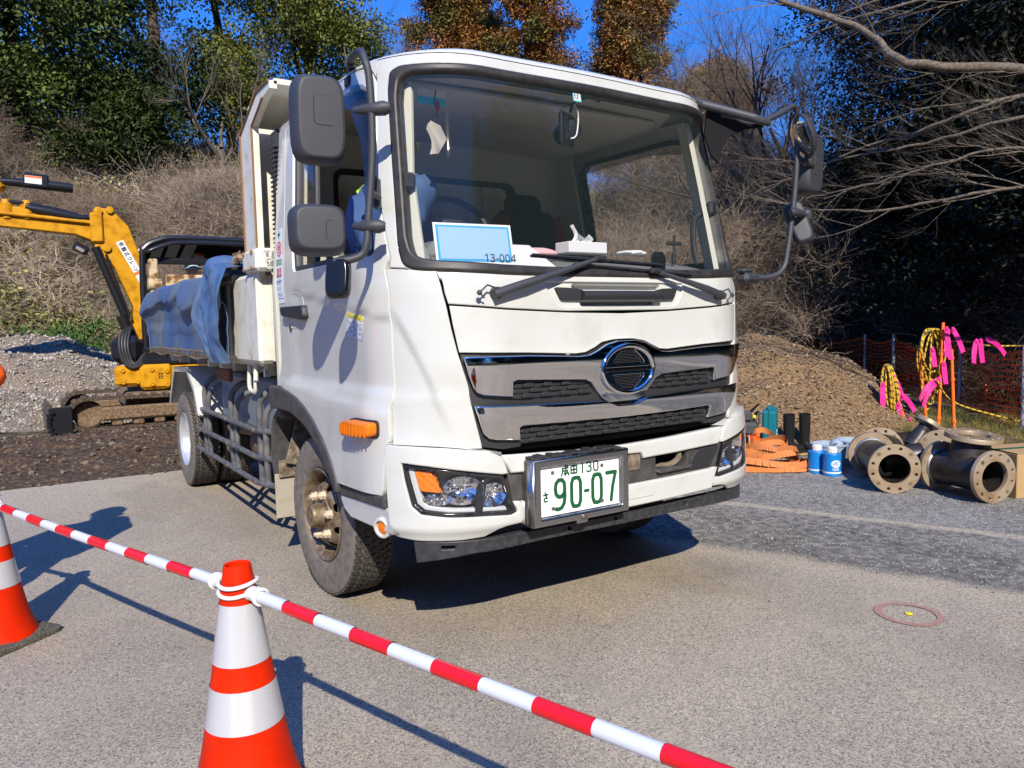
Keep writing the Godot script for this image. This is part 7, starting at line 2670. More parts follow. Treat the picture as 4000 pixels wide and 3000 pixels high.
# --- people -------------------------------------------------------------------------------------------------
func figure(bones: Array, cell: float) -> MB:
	# bones: [from, to, radius, radius, colour]; one continuous skin round them all (surface nets)
	var lo := Vector3.ONE * 1e9
	var hi := -lo
	for b in bones:
		var r := maxf(b[2], b[3]) + cell * 3.0
		lo = lo.min(b[0] - Vector3.ONE * r).min(b[1] - Vector3.ONE * r)
		hi = hi.max(b[0] + Vector3.ONE * r).max(b[1] + Vector3.ONE * r)
	var n := Vector3i(((hi - lo) / cell).ceil()) + Vector3i.ONE
	var field := {}
	var paint := {}
	var k := 0.03
	for bi in bones.size():
		var b: Array = bones[bi]
		var r := maxf(b[2], b[3]) + cell * 2.5
		var a0 := Vector3i(((b[0].min(b[1]) - Vector3.ONE * r - lo) / cell).floor())
		var a1 := Vector3i(((b[0].max(b[1]) + Vector3.ONE * r - lo) / cell).ceil())
		var ab: Vector3 = b[1] - b[0]
		var l2 := maxf(ab.length_squared(), 1e-8)
		for ix in range(maxi(a0.x, 0), mini(a1.x, n.x) + 1):
			for iy in range(maxi(a0.y, 0), mini(a1.y, n.y) + 1):
				for iz in range(maxi(a0.z, 0), mini(a1.z, n.z) + 1):
					var p := lo + Vector3(ix, iy, iz) * cell
					var t := clampf((p - b[0]).dot(ab) / l2, 0.0, 1.0)
					var d: float = p.distance_to(b[0] + ab * t) - lerpf(b[2], b[3], t)
					if d > cell * 2.5:
						continue
					var key := Vector3i(ix, iy, iz)
					if field.has(key):
						var o: float = field[key]
						if d < o:
							paint[key] = bi
						var h := clampf(0.5 + 0.5 * (o - d) / k, 0.0, 1.0)
						field[key] = lerpf(o, d, h) - k * h * (1.0 - h)
					else:
						field[key] = d
						paint[key] = bi
	var vert := {}
	var tone := {}
	var corners := []
	for i in 8:
		corners.append(Vector3i(i & 1, (i >> 1) & 1, (i >> 2) & 1))
	for key in field:
		for dc in corners:
			var base: Vector3i = key - dc
			if vert.has(base):
				continue
			var s := Vector3()
			var cnt := 0
			var vals := []
			for c in corners:
				vals.append(field.get(base + c, cell * 2.5))
			for e in [[0, 1], [2, 3], [4, 5], [6, 7], [0, 2], [1, 3], [4, 6], [5, 7], [0, 4], [1, 5], [2, 6], [3, 7]]:
				var va: float = vals[e[0]]
				var vb: float = vals[e[1]]
				if (va < 0.0) != (vb < 0.0):
					s += Vector3(corners[e[0]]).lerp(Vector3(corners[e[1]]), va / (va - vb))
					cnt += 1
			if cnt:
				vert[base] = lo + (Vector3(base) + s / cnt) * cell
				tone[base] = bones[paint[key]][4]
	var mb := MB.new()
	for key in field:
		var v0: float = field[key]
		for ax in 3:
			var d := Vector3i()
			d[ax] = 1
			var v1: float = field.get(key + d, cell * 2.5)
			if (v0 < 0.0) == (v1 < 0.0):
				continue
			var u := Vector3i()
			var w := Vector3i()
			u[(ax + 1) % 3] = 1
			w[(ax + 2) % 3] = 1
			var q := [key - u - w, key - w, key, key - u]
			if not (vert.has(q[0]) and vert.has(q[1]) and vert.has(q[2]) and vert.has(q[3])):
				continue
			mb.col = tone[key] if tone.has(key) else tone[q[0]]
			if v0 < 0.0:
				mb.quad(vert[q[0]], vert[q[1]], vert[q[2]], vert[q[3]])
			else:
				mb.quad(vert[q[3]], vert[q[2]], vert[q[1]], vert[q[0]])
	mb.col = Color(1, 1, 1)
	return mb


func face(mb: MB, head: Vector3, look: Basis, skin: Color) -> void:
	# eyes, nose, mouth and ears on a head already in the field; adds small raised pieces
	mb.col = skin
	mb.ball(head + look * Vector3(0, -0.01, 0.100), Vector3(0.014, 0.026, 0.020), 10, 8)
	for s in [-1, 1]:
		mb.col = skin
		mb.ball(head + look * Vector3(s * 0.082, -0.005, 0.0), Vector3(0.012, 0.032, 0.02), 8, 6)
		mb.col = Color(0.03, 0.02, 0.015)
		mb.ball(head + look * Vector3(s * 0.032, 0.018, 0.084), Vector3(0.013, 0.007, 0.008), 8, 6)
		mb.ball(head + look * Vector3(s * 0.032, 0.036, 0.086), Vector3(0.017, 0.004, 0.006), 8, 4)
	mb.col = Color(0.28, 0.10, 0.08)
	mb.ball(head + look * Vector3(0, -0.055, 0.085), Vector3(0.024, 0.006, 0.008), 8, 5)
	mb.col = Color(1, 1, 1)


func hand_bones(wrist: Vector3, dir: Vector3, out: Vector3, skin: Color) -> Array:
	var d := dir.normalized()
	var s := d.cross(out).normalized()
	var o := s.cross(d).normalized()
	var b := [[wrist, wrist + d * 0.075, 0.024, 0.03, skin]]
	for i in 4:
		var base := wrist + d * 0.085 + s * (0.026 - 0.0175 * i)
		var l: float = [0.068, 0.078, 0.072, 0.055][i]
		b.append([base, base + d * l * 0.55 + o * 0.004, 0.0095, 0.009, skin])
		b.append([base + d * l * 0.55 + o * 0.004, base + d * l + o * 0.024, 0.009, 0.0075, skin])
	b.append([wrist + d * 0.025 + s * 0.028, wrist + d * 0.07 + s * 0.056 + o * 0.018, 0.012, 0.0095, skin])
	return b


func worker() -> void:
	# the man beside the near cone: only an elbow reaches into the frame, his shadow lies on the asphalt
	var at := Vector3(-2.70, 0.012, -1.72)
	var turn := 0.15
	var w := thing("person", "person in an orange work jacket standing beyond the far cone, arm bent", "person", at, turn)
	var jac := Color(0.88, 0.11, 0.006)
	var leg := Color(0.03, 0.04, 0.075)
	var skin := Color(0.45, 0.26, 0.18)
	var boot := Color(0.02, 0.02, 0.02)
	var b := []
	for s in [-1, 1]:
		b.append([Vector3(s * 0.09, 0.90, 0), Vector3(s * 0.11, 0.49, 0.02), 0.092, 0.062, leg])
		b.append([Vector3(s * 0.11, 0.49, 0.02), Vector3(s * 0.12, 0.11, -0.01), 0.064, 0.045, leg])
		b.append([Vector3(s * 0.12, 0.06, -0.02), Vector3(s * 0.14, 0.04, 0.15), 0.05, 0.036, boot])
		b.append([Vector3(s * 0.19, 1.42, 0), Vector3(s * 0.335, 1.17, -0.02), 0.066, 0.055, jac])
		b.append([Vector3(s * 0.335, 1.17, -0.02), Vector3(s * 0.17, 0.99, 0.14), 0.056, 0.045, jac])
		b.append([Vector3(s * 0.1, 0.92, 0), Vector3(s * 0.17, 1.38, 0), 0.10, 0.085, jac])
	b.append([Vector3(0, 0.95, 0), Vector3(0, 1.36, 0), 0.12, 0.135, jac])
	b.append([Vector3(-0.15, 1.42, 0), Vector3(0.15, 1.42, 0), 0.075, 0.075, jac])
	b.append([Vector3(0, 1.42, 0), Vector3(0, 1.55, 0.01), 0.055, 0.05, skin])
	b.append([Vector3(0, 1.585, 0.02), Vector3(0, 1.66, 0.0), 0.075, 0.092, skin])
	var mb := figure(b, 0.02)
	for s in [-1, 1]:
		mb.tube([Vector3(s * 0.17, 0.99, 0.14)], 0.03)
		var h := figure(hand_bones(Vector3(s * 0.165, 0.985, 0.15), Vector3(-s * 0.7, -0.25, 0.45), Vector3(0, -0.3, -1), skin), 0.0065)
		mb.p.append_array(h.p)
		mb.u.append_array(h.u)
		mb.c.append_array(h.c)
		mb.n.append_array(h.n)
	face(mb, Vector3(0, 1.635, 0.01), Basis(), skin)
	var m := mat(Color(1, 1, 1), 0.75)
	m.vertex_color_use_as_albedo = true
	M.person = m
	part("body", mb, m, w, 180.0)
	var he := MB.new()
	he.xf = Transform3D(Basis(Vector3.RIGHT, -0.05), Vector3(0, 1.665, 0.0))
	he.lathe([Vector2(0.112, -0.005), Vector2(0.118, 0.02), Vector2(0.108, 0.07), Vector2(0.07, 0.115), Vector2(0.0001, 0.13)], 24)
	he.ball(Vector3(0, 0.0, 0.10), Vector3(0.095, 0.012, 0.075), 14, 6)
	part("helmet", he, M.paper, w, 60.0)
	for s in [-1, 1]:
		var bd := MB.new()
		bd.xf = Transform3D(basis_to(Vector3(-s * 0.165, -0.18, 0.16)), Vector3(s * 0.245, 1.075, 0.06))
		bd.lathe([Vector2(0.058, -0.03), Vector2(0.0575, 0.03)], 20)
		part("reflective_band", bd, M.reflective, w, 60.0)
	for y in [1.08, 1.24]:
		var bd := MB.new()
		for i in 24:
			var a0 := TAU * i / 24
			var a1 := TAU * (i + 1) / 24
			var q := []
			for a in [a0, a1]:
				q.append(Vector3(cos(a) * 0.245, y, sin(a) * 0.152))
			bd.quad(q[1], q[0], q[0] + Vector3(0, 0.045, 0), q[1] + Vector3(0, 0.045, 0))
		part("reflective_band", bd, M.reflective, w, 60.0)
	# the operator seated in the excavator
	var op := thing("person", "person in a pale blue cap seated under the excavator's canopy", "person", Vector3(0.16, 1.56, -10.05), -PI / 2)
	var sh := Color(0.22, 0.30, 0.40)
	b = []
	for s in [-1, 1]:
		b.append([Vector3(s * 0.09, 0.08, 0.0), Vector3(s * 0.11, 0.10, 0.42), 0.085, 0.06, leg])
		b.append([Vector3(s * 0.11, 0.10, 0.42), Vector3(s * 0.11, -0.30, 0.48), 0.06, 0.042, leg])
		b.append([Vector3(s * 0.19, 0.54, 0), Vector3(s * 0.25, 0.30, 0.06), 0.062, 0.05, sh])
		b.append([Vector3(s * 0.25, 0.30, 0.06), Vector3(s * 0.20, 0.26, 0.30), 0.05, 0.036, sh])
		b.append_array(hand_bones(Vector3(s * 0.20, 0.26, 0.30), Vector3(0, -0.1, 1), Vector3(0, 1, 0), skin))
		b.append([Vector3(s * 0.09, 0.06, 0), Vector3(s * 0.15, 0.50, 0), 0.10, 0.085, sh])
	b.append([Vector3(0, 0.05, 0), Vector3(0, 0.50, 0), 0.12, 0.13, sh])
	b.append([Vector3(0, 0.55, 0), Vector3(0, 0.68, 0.02), 0.052, 0.048, skin])
	b.append([Vector3(0, 0.715, 0.03), Vector3(0, 0.785, 0.015), 0.072, 0.09, skin])
	var ob := figure(b, 0.022)
	var look := Basis(Vector3.UP, 0.8)
	face(ob, Vector3(0, 0.76, 0.022), look, skin)
	part("body", ob, m, op, 180.0)
	var cap := MB.new()
	cap.xf = Transform3D(look * Basis(Vector3.RIGHT, 0.1), Vector3(0, 0.79, 0.015))
	cap.lathe([Vector2(0.118, 0.0), Vector2(0.116, 0.04), Vector2(0.095, 0.09), Vector2(0.0001, 0.115)], 22)
	cap.lathe([Vector2(0.170, -0.03), Vector2(0.117, 0.004)], 22)
	part("cap", cap, mat(lin(0.45, 0.56, 0.66), 0.8), op, 60.0)


# --- cones and bars -----------------------------------------------------------------------------------------
func cones() -> void:
	var tops := []
	var spots := [[Vector3(-1.79, 0.012, 0.49), 0.35, "orange cone with white bands nearest the camera, holding two bar ends"], [Vector3(-2.42, 0.012, -1.38), -0.92, "orange white-banded cone cut by the photo's left edge"],
		[Vector3(-1.2, 0.012, 2.4), 0.2, "orange banded cone right beside the camera at the bar's near end"], [Vector3(-3.30, 0.012, -3.2), 0.1, "farthest orange banded cone, beyond the left edge"]]
	var first: Node3D = null
	for s in spots:
		var c: Node3D
		if first == null:
			c = thing("traffic_cone", s[2], "traffic cone", s[0], s[1], "banded cones carrying the barrier bars")
			first = c
			var b := MB.new()
			drape(b, rounded(rect(-0.19, -0.19, 0.19, 0.19), 0.05), [], 0.05, func(q: Vector2) -> Vector3: return Vector3(q.x, 0.036 + 0.004 * sin(q.x * 40.0) * sin(q.y * 37.0) - 0.010 * smoothstep(0.13, 0.2, maxf(absf(q.x), absf(q.y))), -q.y), 0.03, 0.008)
			part("base", b, M.cone_base, c, 50.0)
			# the body: a slightly curved hollow cone with an open top
			var rad := func(y: float) -> float: return 0.033 + (0.735 - y) * 0.150 + 0.022 * exp(-y * 22.0) + 0.018 * exp(-(y - 0.03) * 9.0)
			var prof := []
			for i in 33:
				var y := lerpf(0.028, 0.702, i / 32.0)
				prof.append(Vector2(rad.call(y), y))
			prof.append_array([Vector2(0.0365, 0.708), Vector2(0.032, 0.704), Vector2(0.034, 0.66), Vector2(0.038, 0.58), Vector2(0.0001, 0.56)])
			var body := MB.new()
			body.lathe(prof, 48)
			part("body", body, M.cone, c, 40.0)
			for band in [[0.438, 0.603], [0.258, 0.372]]:
				var w := MB.new()
				var pr := []
				for i in 9:
					var y := lerpf(band[0], band[1], i / 8.0)
					pr.append(Vector2(rad.call(y) + 0.0016, y))
				w.lathe(pr, 48)
				part("reflective_band", w, M.sheet, c, 60.0)
		else:
			c = first.duplicate()
			c.name = numbered("traffic_cone")
			add_child(c)
			c.position = s[0]
			c.rotation.y = s[1]
			c.set_meta("label", s[2])
		tops.append(s[0] + Vector3(0, 0.643, 0))
	# bars: a ring over the cone at each end, striped tube between
	var runs := [[0, 1, "red and white striped bar between the two cones on the left", 0.013], [0, 2, "red and white striped bar running to the lower right corner", -0.013], [1, 3, "red and white striped bar beyond the photo's left edge", -0.013]]
	for r in runs:
		var a: Vector3 = tops[r[0]]
		var b: Vector3 = tops[r[1]]
		var bar := thing("barrier_bar", r[2], "barrier bar", Vector3(a.x, a.y, a.z), 0.0, "striped bars between the cones")
		var d := (b - a).normalized()
		var length := a.distance_to(b)
		var bas := basis_to(d)
		var t0 := 0.075
		var t1 := length - 0.075
		var cut := [t0, 0.235]
		while cut[-1] + 0.22 < t1:
			cut.append(cut[-1] + 0.137)
			cut.append(cut[-1] + 0.140)
		cut[-1] = t1
		for i in cut.size() - 1:
			var m := MB.new()
			m.xf = Transform3D(bas, Vector3(0, -0.006 - 0.012 * sin(PI * (i + 0.5) / cut.size()), 0))
			var red := i % 2 == 1
			var rr := 0.0172 if red else 0.0166
			m.lathe([Vector2(rr, cut[i]), Vector2(rr, cut[i + 1])], 20)
			part("red_stripe" if red else "white_stripe", m, M.bar_red if red else M.bar_white, bar, 60.0)
		for e in 2:
			var at := Vector3(0, 0, 0) if e == 0 else b - a
			var out := d if e == 0 else -d
			var ring := MB.new()
			var pts := []
			var y: float = r[3]
			for i in 32:
				var an := TAU * i / 32
				pts.append(at + Vector3(cos(an) * 0.053, y + 0.004 * sin(an * 2.0), sin(an) * 0.053))
			ring.tube(pts, 0.006, 8, false, true)
			ring.tube([at + out * 0.055 + Vector3(0, y, 0), at + out * 0.075 + Vector3(0, y * 0.4, 0), at + out * 0.11 + Vector3(0, -0.006, 0)], [0.016, 0.0205, 0.0205], 16)
			var cu := MB.new()
			cu.xf = Transform3D(bas if e == 0 else basis_to(-d), at + out * 0.108 + Vector3(0, -0.007, 0))
			cu.lathe([Vector2(0.0205, -0.004), Vector2(0.0255, 0.0), Vector2(0.0255, 0.008), Vector2(0.018, 0.010)], 20)
			var ro := part("end_ring", ring, M.ring_white, bar, 60.0)
			part("collar", cu, M.ring_white, ro, 40.0)
	worker()


# --- pipe fittings and tools ---------------------------------------------------------------------------------
func flange(parent: Node3D, at: Vector3, n: Vector3, r: float, bore: float, bolts: int) -> void:
	var z := n.normalized()
	var x := Vector3.UP.cross(z).normalized() if absf(z.y) < 0.95 else Vector3.RIGHT
	var y := z.cross(x)
	var holes := [circle(Vector2.ZERO, bore, 40)]
	for i in bolts:
		var a := TAU * (i + 0.5) / bolts
		holes.append(circle(Vector2(cos(a), sin(a)) * (r * 0.845), r * 0.068, 10))
	var mb := MB.new()
	drape(mb, circle(Vector2.ZERO, r, 56), holes, 0.05, plane(at, x, y), 0.034, 0.002)
	mb.xf = Transform3D(Basis(x, y, z), at)
	# back face
	drape(mb, circle(Vector2.ZERO, r, 56), [circle(Vector2.ZERO, bore, 40)], 0.08, plane(Vector3(0, 0, -0.034), Vector3.LEFT, Vector3.UP), 0.0, 0.0)
	var o := part("flange", mb, M.flange, parent, 30.0)
	var w := MB.new()
	w.xf = Transform3D(basis_to(-z), at - z * 0.034)
	w.lathe([Vector2(bore + 0.028, 0.0), Vector2(bore + 0.020, 0.012), Vector2(bore + 0.008, 0.018)], 36)
	part("weld_bead", w, M.dull_metal, o, 60.0)


func pipe(called: String, parent: Node3D, from: Vector3, to: Vector3, r: float, r2 := -1.0) -> void:
	var mb := MB.new()
	var d := to - from
	var e := r if r2 < 0.0 else r2
	mb.xf = Transform3D(basis_to(d), from)
	var l := d.length()
	mb.lathe([Vector2(r, 0.0), Vector2(lerpf(r, e, 0.5), l * 0.5), Vector2(e, l)], 40)
	mb.lathe([Vector2(e - 0.008, l), Vector2(r - 0.008, 0.0)], 40)
	part(called, mb, M.pipe_paint, parent, 40.0)


func yard_things() -> void:
	var R := 0.188
	# straight tee nearest the truck
	var a := thing("pipe_fitting", "flanged steel tee beside the blue cans, its round face towards the camera", "pipe fitting", Vector3(3.55, 0.012, -0.83), 0.0, "flanged steel pipe fittings")
	var f := Vector3(-0.245, R, 0.250)
	var b := Vector3(0.255, R, -0.255)
	flange(a, f, f - b, R, 0.115, 12)
	flange(a, b, b - f, R, 0.115, 12)
	pipe("pipe", a, b.lerp(f, 0.04), f.lerp(b, 0.04), 0.128)
	pipe("branch", a, (f + b) / 2, (f + b) / 2 + Vector3(0.22, 0.05, 0.20), 0.10)
	# the tee behind it with a reduced neck and small flange
	var c := thing("pipe_fitting", "flanged steel tee behind, with a narrow neck and small tilted flange", "pipe fitting", Vector3(4.30, 0.012, -1.10), 0.25, "flanged steel pipe fittings")
	f = Vector3(-0.20, R, -0.12)
	b = Vector3(0.34, R, 0.16)
	flange(c, f, f - b + Vector3(0, 0.1, 0.45), R, 0.115, 12)
	flange(c, b, b - f, R, 0.115, 12)
	pipe("pipe", c, f.lerp(b, 0.04), b.lerp(f, 0.04), 0.128)
	var nk := Vector3(-0.06, R + 0.02, 0.10)
	var nd := Vector3(0.35, 0.75, 0.35).normalized()
	pipe("neck", c, nk, nk + nd * 0.16, 0.085, 0.062)
	pipe("neck", c, nk + nd * 0.16, nk + nd * 0.26, 0.055)
	flange(c, nk + nd * 0.27, nd, 0.105, 0.05, 8)
	# the tee at the right with its branch flange tipped up
	var t := thing("pipe_fitting", "flanged steel tee at the photo's right, one wide flange tipped upwards", "pipe fitting", Vector3(3.63, 0.012, -0.22), 0.0, "flanged steel pipe fittings")
	f = Vector3(-0.085, R, 0.245)
	b = Vector3(0.075, R, -0.245)
	flange(t, f, f - b, R, 0.115, 12)
	flange(t, b, b - f, R, 0.115, 12)
	pipe("pipe", t, b.lerp(f, 0.04), f.lerp(b, 0.04), 0.130)
	var up := Vector3(0.27, 0.92, 0.12).normalized()
	var o := Vector3(0.0, R, -0.02)
	pipe("branch", t, o, o + up * 0.25, 0.130)
	flange(t, o + up * 0.285, up, R + 0.012, 0.115, 12)
	var dd := thing("pipe_fitting", "flanged steel pipe half hidden behind the tee at the right", "pipe fitting", Vector3(4.07, 0.012, -0.63), 0.0, "flanged steel pipe fittings")
	f = Vector3(0.0, R + 0.02, 0.0)
	b = Vector3(0.36, R + 0.02, -0.26)
	flange(dd, f, f - b, R + 0.012, 0.115, 12)
	flange(dd, b, b - f, R, 0.115, 12)
	pipe("pipe", dd, b.lerp(f, 0.05), f.lerp(b, 0.05), 0.128)

	# cardboard carton
	var bx := thing("cardboard_box", "brown cardboard carton with green tape behind the right-hand fitting", "box", Vector3(4.07, 0.012, -0.03), -0.35)
	var mb := MB.new()
	mb.box(Vector3(0, 0.165, 0), Vector3(0.46, 0.33, 0.36), 0.006)
	part("carton", mb, M.cardboard, bx)
	for s in [-1, 1]:
		mb = MB.new()
		mb.box(Vector3(0, 0.332 + 0.004, s * 0.093), Vector3(0.458, 0.004, 0.178), 0.001, Basis(Vector3.RIGHT, s * 0.02))
		part("flap", mb, M.cardboard, bx)
	mb = MB.new()
	mb.box(Vector3(0, 0.340, 0.0), Vector3(0.46, 0.002, 0.05))
	part("tape", mb, M.tape_green, bx)
	mb = MB.new()
	for i in 5:
		mb.box(Vector3(-0.12 + (i % 3) * 0.06, 0.25 - (i / 3) * 0.05, 0.1815), Vector3(0.04, 0.018, 0.001))
	part("print", mb, M.ink, bx)

	# two spray-glue cans
	for k in 2:
		var can := thing("can", ["blue can with a white cap, left of the pair before the buckets", "blue can with a white cap nearest the pipe fittings"][k], "can", [Vector3(3.565, 0.012, -1.44), Vector3(3.555, 0.012, -1.285)][k], [0.5, -0.5][k], "blue cans with white caps")
		can.scale = Vector3.ONE * 0.88
		mb = MB.new()
		mb.lathe([Vector2(0.0001, 0.0), Vector2(0.084, 0.0), Vector2(0.088, 0.006), Vector2(0.086, 0.012), Vector2(0.086, 0.208), Vector2(0.088, 0.212), Vector2(0.086, 0.218), Vector2(0.070, 0.222), Vector2(0.0001, 0.224)], 32)
		part("tin", mb, M.can_blue, can, 30.0)
		mb = MB.new()
		mb.lathe([Vector2(0.040, 0.222), Vector2(0.043, 0.226), Vector2(0.043, 0.272), Vector2(0.038, 0.280), Vector2(0.0001, 0.281)], 24)
		for i in 18:
			mb.box(Vector3(cos(TAU * i / 18) * 0.043, 0.248, sin(TAU * i / 18) * 0.043), Vector3(0.006, 0.044, 0.006), 0.001, Basis(Vector3.UP, -TAU * i / 18))
		part("cap", mb, M.can_cap, can, 30.0)
		# label: white band below, oval badge, a few pale words
		var cyl := func(q: Vector2) -> Vector3: return Vector3(sin(q.x / 0.0865), 0, cos(q.x / 0.0865)) * 0.0868 + Vector3(0, q.y, 0)
		panel("label_band", rect(-0.26, 0.03, 0.26, 0.045), [], 0.02, cyl, M.paper, can, 0.0004, 0.0)
		panel("badge", circle(Vector2(0.0, 0.125), 0.048, 24, 0.036), [], 0.02, cyl, M.paper, can, 0.0006, 0.0)
		mb = MB.new()
		glyph(mb, [[10, 90, 20, 20, 60, 5, 45, 45, 20, 50], [50, 20, 55, 90, 90, 60], [70, 20, 95, 20]], Vector2(-0.036, 0.145), Vector2(0.07, 0.04), 0.006, cyl, 0.0012)
		part("badge_lettering", mb, M.can_blue, can)
		mb = MB.new()
		for i in 6:
			drape(mb, rect(-0.035 + 0.012 * (i % 2), 0.060 + (i / 2) * 0.009, 0.03, 0.064 + (i / 2) * 0.009), [], 0.05, grown(cyl, 0.0006), 0.0, 0.0)
		for i in 4:
			drape(mb, rect(0.075, 0.10 + i * 0.016, 0.115, 0.108 + i * 0.016), [], 0.05, grown(cyl, 0.0006), 0.0, 0.0)
		part("fine_print", mb, M.paper, can)
	# two grey-blue pails
	for k in 2:
		var pail := thing("pail", ["grey-blue plastic pail directly behind the blue cans", "grey-blue pail behind, beside the flanged tee"][k], "bucket", [Vector3(3.78, 0.012, -1.47), Vector3(4.12, 0.012, -1.46)][k], 0.3 * k, "grey-blue pails behind the cans")
		mb = MB.new()
		mb.lathe([Vector2(0.0001, 0.0), Vector2(0.115, 0.0), Vector2(0.122, 0.01), Vector2(0.150, 0.215), Vector2(0.160, 0.218), Vector2(0.160, 0.232), Vector2(0.148, 0.234), Vector2(0.144, 0.21), Vector2(0.116, 0.015), Vector2(0.0001, 0.015)], 36)
		part("body", mb, M.bucket_blue, pail, 30.0)
		mb = MB.new()
		var arc := []
		for i in 15:
			var an := PI * i / 14
			arc.append(Vector3(cos(an) * 0.155, 0.225 + sin(an) * 0.02, 0.10 * sin(an)))
		mb.tube(arc, 0.004, 6)
		part("handle", mb, M.dull_metal, pail)
		if k == 0:
			var cup := MB.new()
			cup.ball(Vector3(0.02, 0.22, 0.06), Vector3(0.06, 0.055, 0.06), 14, 8)
			part("funnel", cup, M.bucket_blue, pail)
	# flat orange hose coiled in loops
	var strap := thing("flat_hose", "flat orange lay-flat hose heaped in loops before the teal case", "hose", Vector3(3.30, 0.012, -1.80))
	for k in 8:
		mb = MB.new()
		mb.col = Color(1, 1, 1) * [1.0, 0.8, 0.95, 0.72, 1.0, 0.85, 0.78, 1.0][k]
		var pts := []
		var n := 40
		for i in n + 1:
			var an := TAU * i / n * (1.0 if k < 6 else 0.8) + k * 0.9
			var rx: float = [0.36, 0.33, 0.35, 0.28, 0.22, 0.25, 0.17, 0.14][k]
			var rz: float = [0.15, 0.13, 0.15, 0.10, 0.12, 0.09, 0.11, 0.07][k]
			var q := Vector3(cos(an) * rx + 0.05 * sin(k * 2.1), 0.030 + 0.030 * k + 0.022 * sin(an * 2.0 + k * 1.7) * (1.0 if k else 0.2) + (0.09 * maxf(0.0, sin(an + k * 0.6 - 0.6)) if k in [3, 5, 7] else 0.0), sin(an) * rz)
			pts.append(Basis(Vector3.UP, -0.85) * q)
		for i in n:
			var h := Vector3(0, 0.028, 0.0)
			var out := Vector3(pts[i].x, 0, pts[i].z).normalized() * (0.014 + 0.012 * sin(i * 0.5 + k))
			mb.quad(pts[i] - h * 0.8 + out, pts[i + 1] - h * 0.8 + out, pts[i + 1] + h, pts[i] + h)
			mb.quad(pts[i + 1] - h * 0.8 + out * 0.4, pts[i] - h * 0.8 + out * 0.4, pts[i] + h - out * 0.6, pts[i + 1] + h - out * 0.6)
		for i in mb.p.size():
			mb.p[i].y = maxf(mb.p[i].y, 0.003)
		part("loop", mb, M.strap, strap, 60.0)
	# teal power-tool case standing on its side
	var cs := thing("tool_case", "upright teal plastic tool case leaning by the orange saw", "tool case", Vector3(3.95, 0.012, -2.24), 0.60)
	mb = MB.new()
	mb.box(Vector3(0, 0.235, 0), Vector3(0.31, 0.46, 0.13), 0.018, Basis(Vector3.BACK, 0.05))
	part("shell", mb, M.teal, cs)
	mb = MB.new()
	mb.box(Vector3(0, 0.235, 0.0), Vector3(0.325, 0.475, 0.014), 0.004, Basis(Vector3.BACK, 0.05))
	mb.box(Vector3(0, 0.475, 0.0), Vector3(0.15, 0.035, 0.05), 0.012, Basis(Vector3.BACK, 0.05))
	for y in [0.1, 0.2, 0.3]:
		mb.box(Vector3(0.0, y, 0.063), Vector3(0.20, 0.012, 0.012), 0.003)
	part("rib", mb, M.teal, cs)
	mb = MB.new()
	for i in 6:
		mb.box(Vector3(-0.065, 0.10 + i * 0.032, 0.068), Vector3(0.05, 0.020, 0.004), 0.0)
	for i in 4:
		mb.box(Vector3(-0.015, 0.10 + i * 0.032, 0.068), Vector3(0.022, 0.022, 0.004), 0.0)
	part("lettering", mb, M.paper, cs)
	# petrol cut-off saw
	var saw := thing("cut_off_saw", "orange and grey petrol cut-off saw beside the truck's bumper", "saw", Vector3(3.78, 0.012, -2.36), 0.70)
	mb = MB.new()
	mb.box(Vector3(-0.02, 0.13, 0), Vector3(0.20, 0.18, 0.22), 0.035)
	mb.tube(bez([Vector3(-0.10, 0.20, 0.08), Vector3(-0.03, 0.27, 0.09), Vector3(0.06, 0.26, 0.09), Vector3(0.11, 0.16, 0.09), Vector3(0.08, 0.06, 0.1)], 4), 0.020, 8)
	part("housing", mb, M.saw_orange, saw)
	mb = MB.new()
	mb.box(Vector3(-0.01, 0.28, -0.01), Vector3(0.22, 0.13, 0.20), 0.03)
	mb.box(Vector3(-0.03, 0.40, -0.02), Vector3(0.10, 0.10, 0.10), 0.02)
	mb.tube(bez([Vector3(-0.10, 0.34, 0.10), Vector3(-0.06, 0.43, 0.10), Vector3(0.05, 0.43, 0.08), Vector3(0.12, 0.36, 0.05), Vector3(0.14, 0.22, 0.05)], 4), 0.014, 8)
	part("engine", mb, mat(lin(0.06, 0.06, 0.06), 0.5), saw)
	mb = MB.new()
	mb.box(Vector3(0.0, 0.245, 0.098), Vector3(0.12, 0.05, 0.004), 0.001)
	part("name_plate", mb, M.paper, saw)
	mb = MB.new()
	mb.box(Vector3(-0.07, 0.40, 0.05), Vector3(0.03, 0.03, 0.03), 0.006)
	part("fuel_cap", mb, M.yellow_label, saw)
	mb = MB.new()
	mb.xf = Transform3D(Basis(Vector3.RIGHT, PI / 2), Vector3(-0.26, 0.16, 0.0))
	mb.lathe([Vector2(0.0001, -0.002), Vector2(0.152, -0.002), Vector2(0.152, 0.002), Vector2(0.0001, 0.002)], 32)
	part("cutting_disc", mb, M.dull_metal, saw)
	# an iron bar lying over the case, a pair of boots
	var rod := thing("iron_bar", "rusty iron bar propped across the mound behind the saw", "bar", Vector3(3.80, 0.38, -2.46))
	mb = MB.new()
	mb.rod(Vector3(-0.1, 0.02, 0.06), Vector3(0.62, 0.14, -0.25), 0.015, 8)
	part("bar", mb, M.rust_edge, rod)
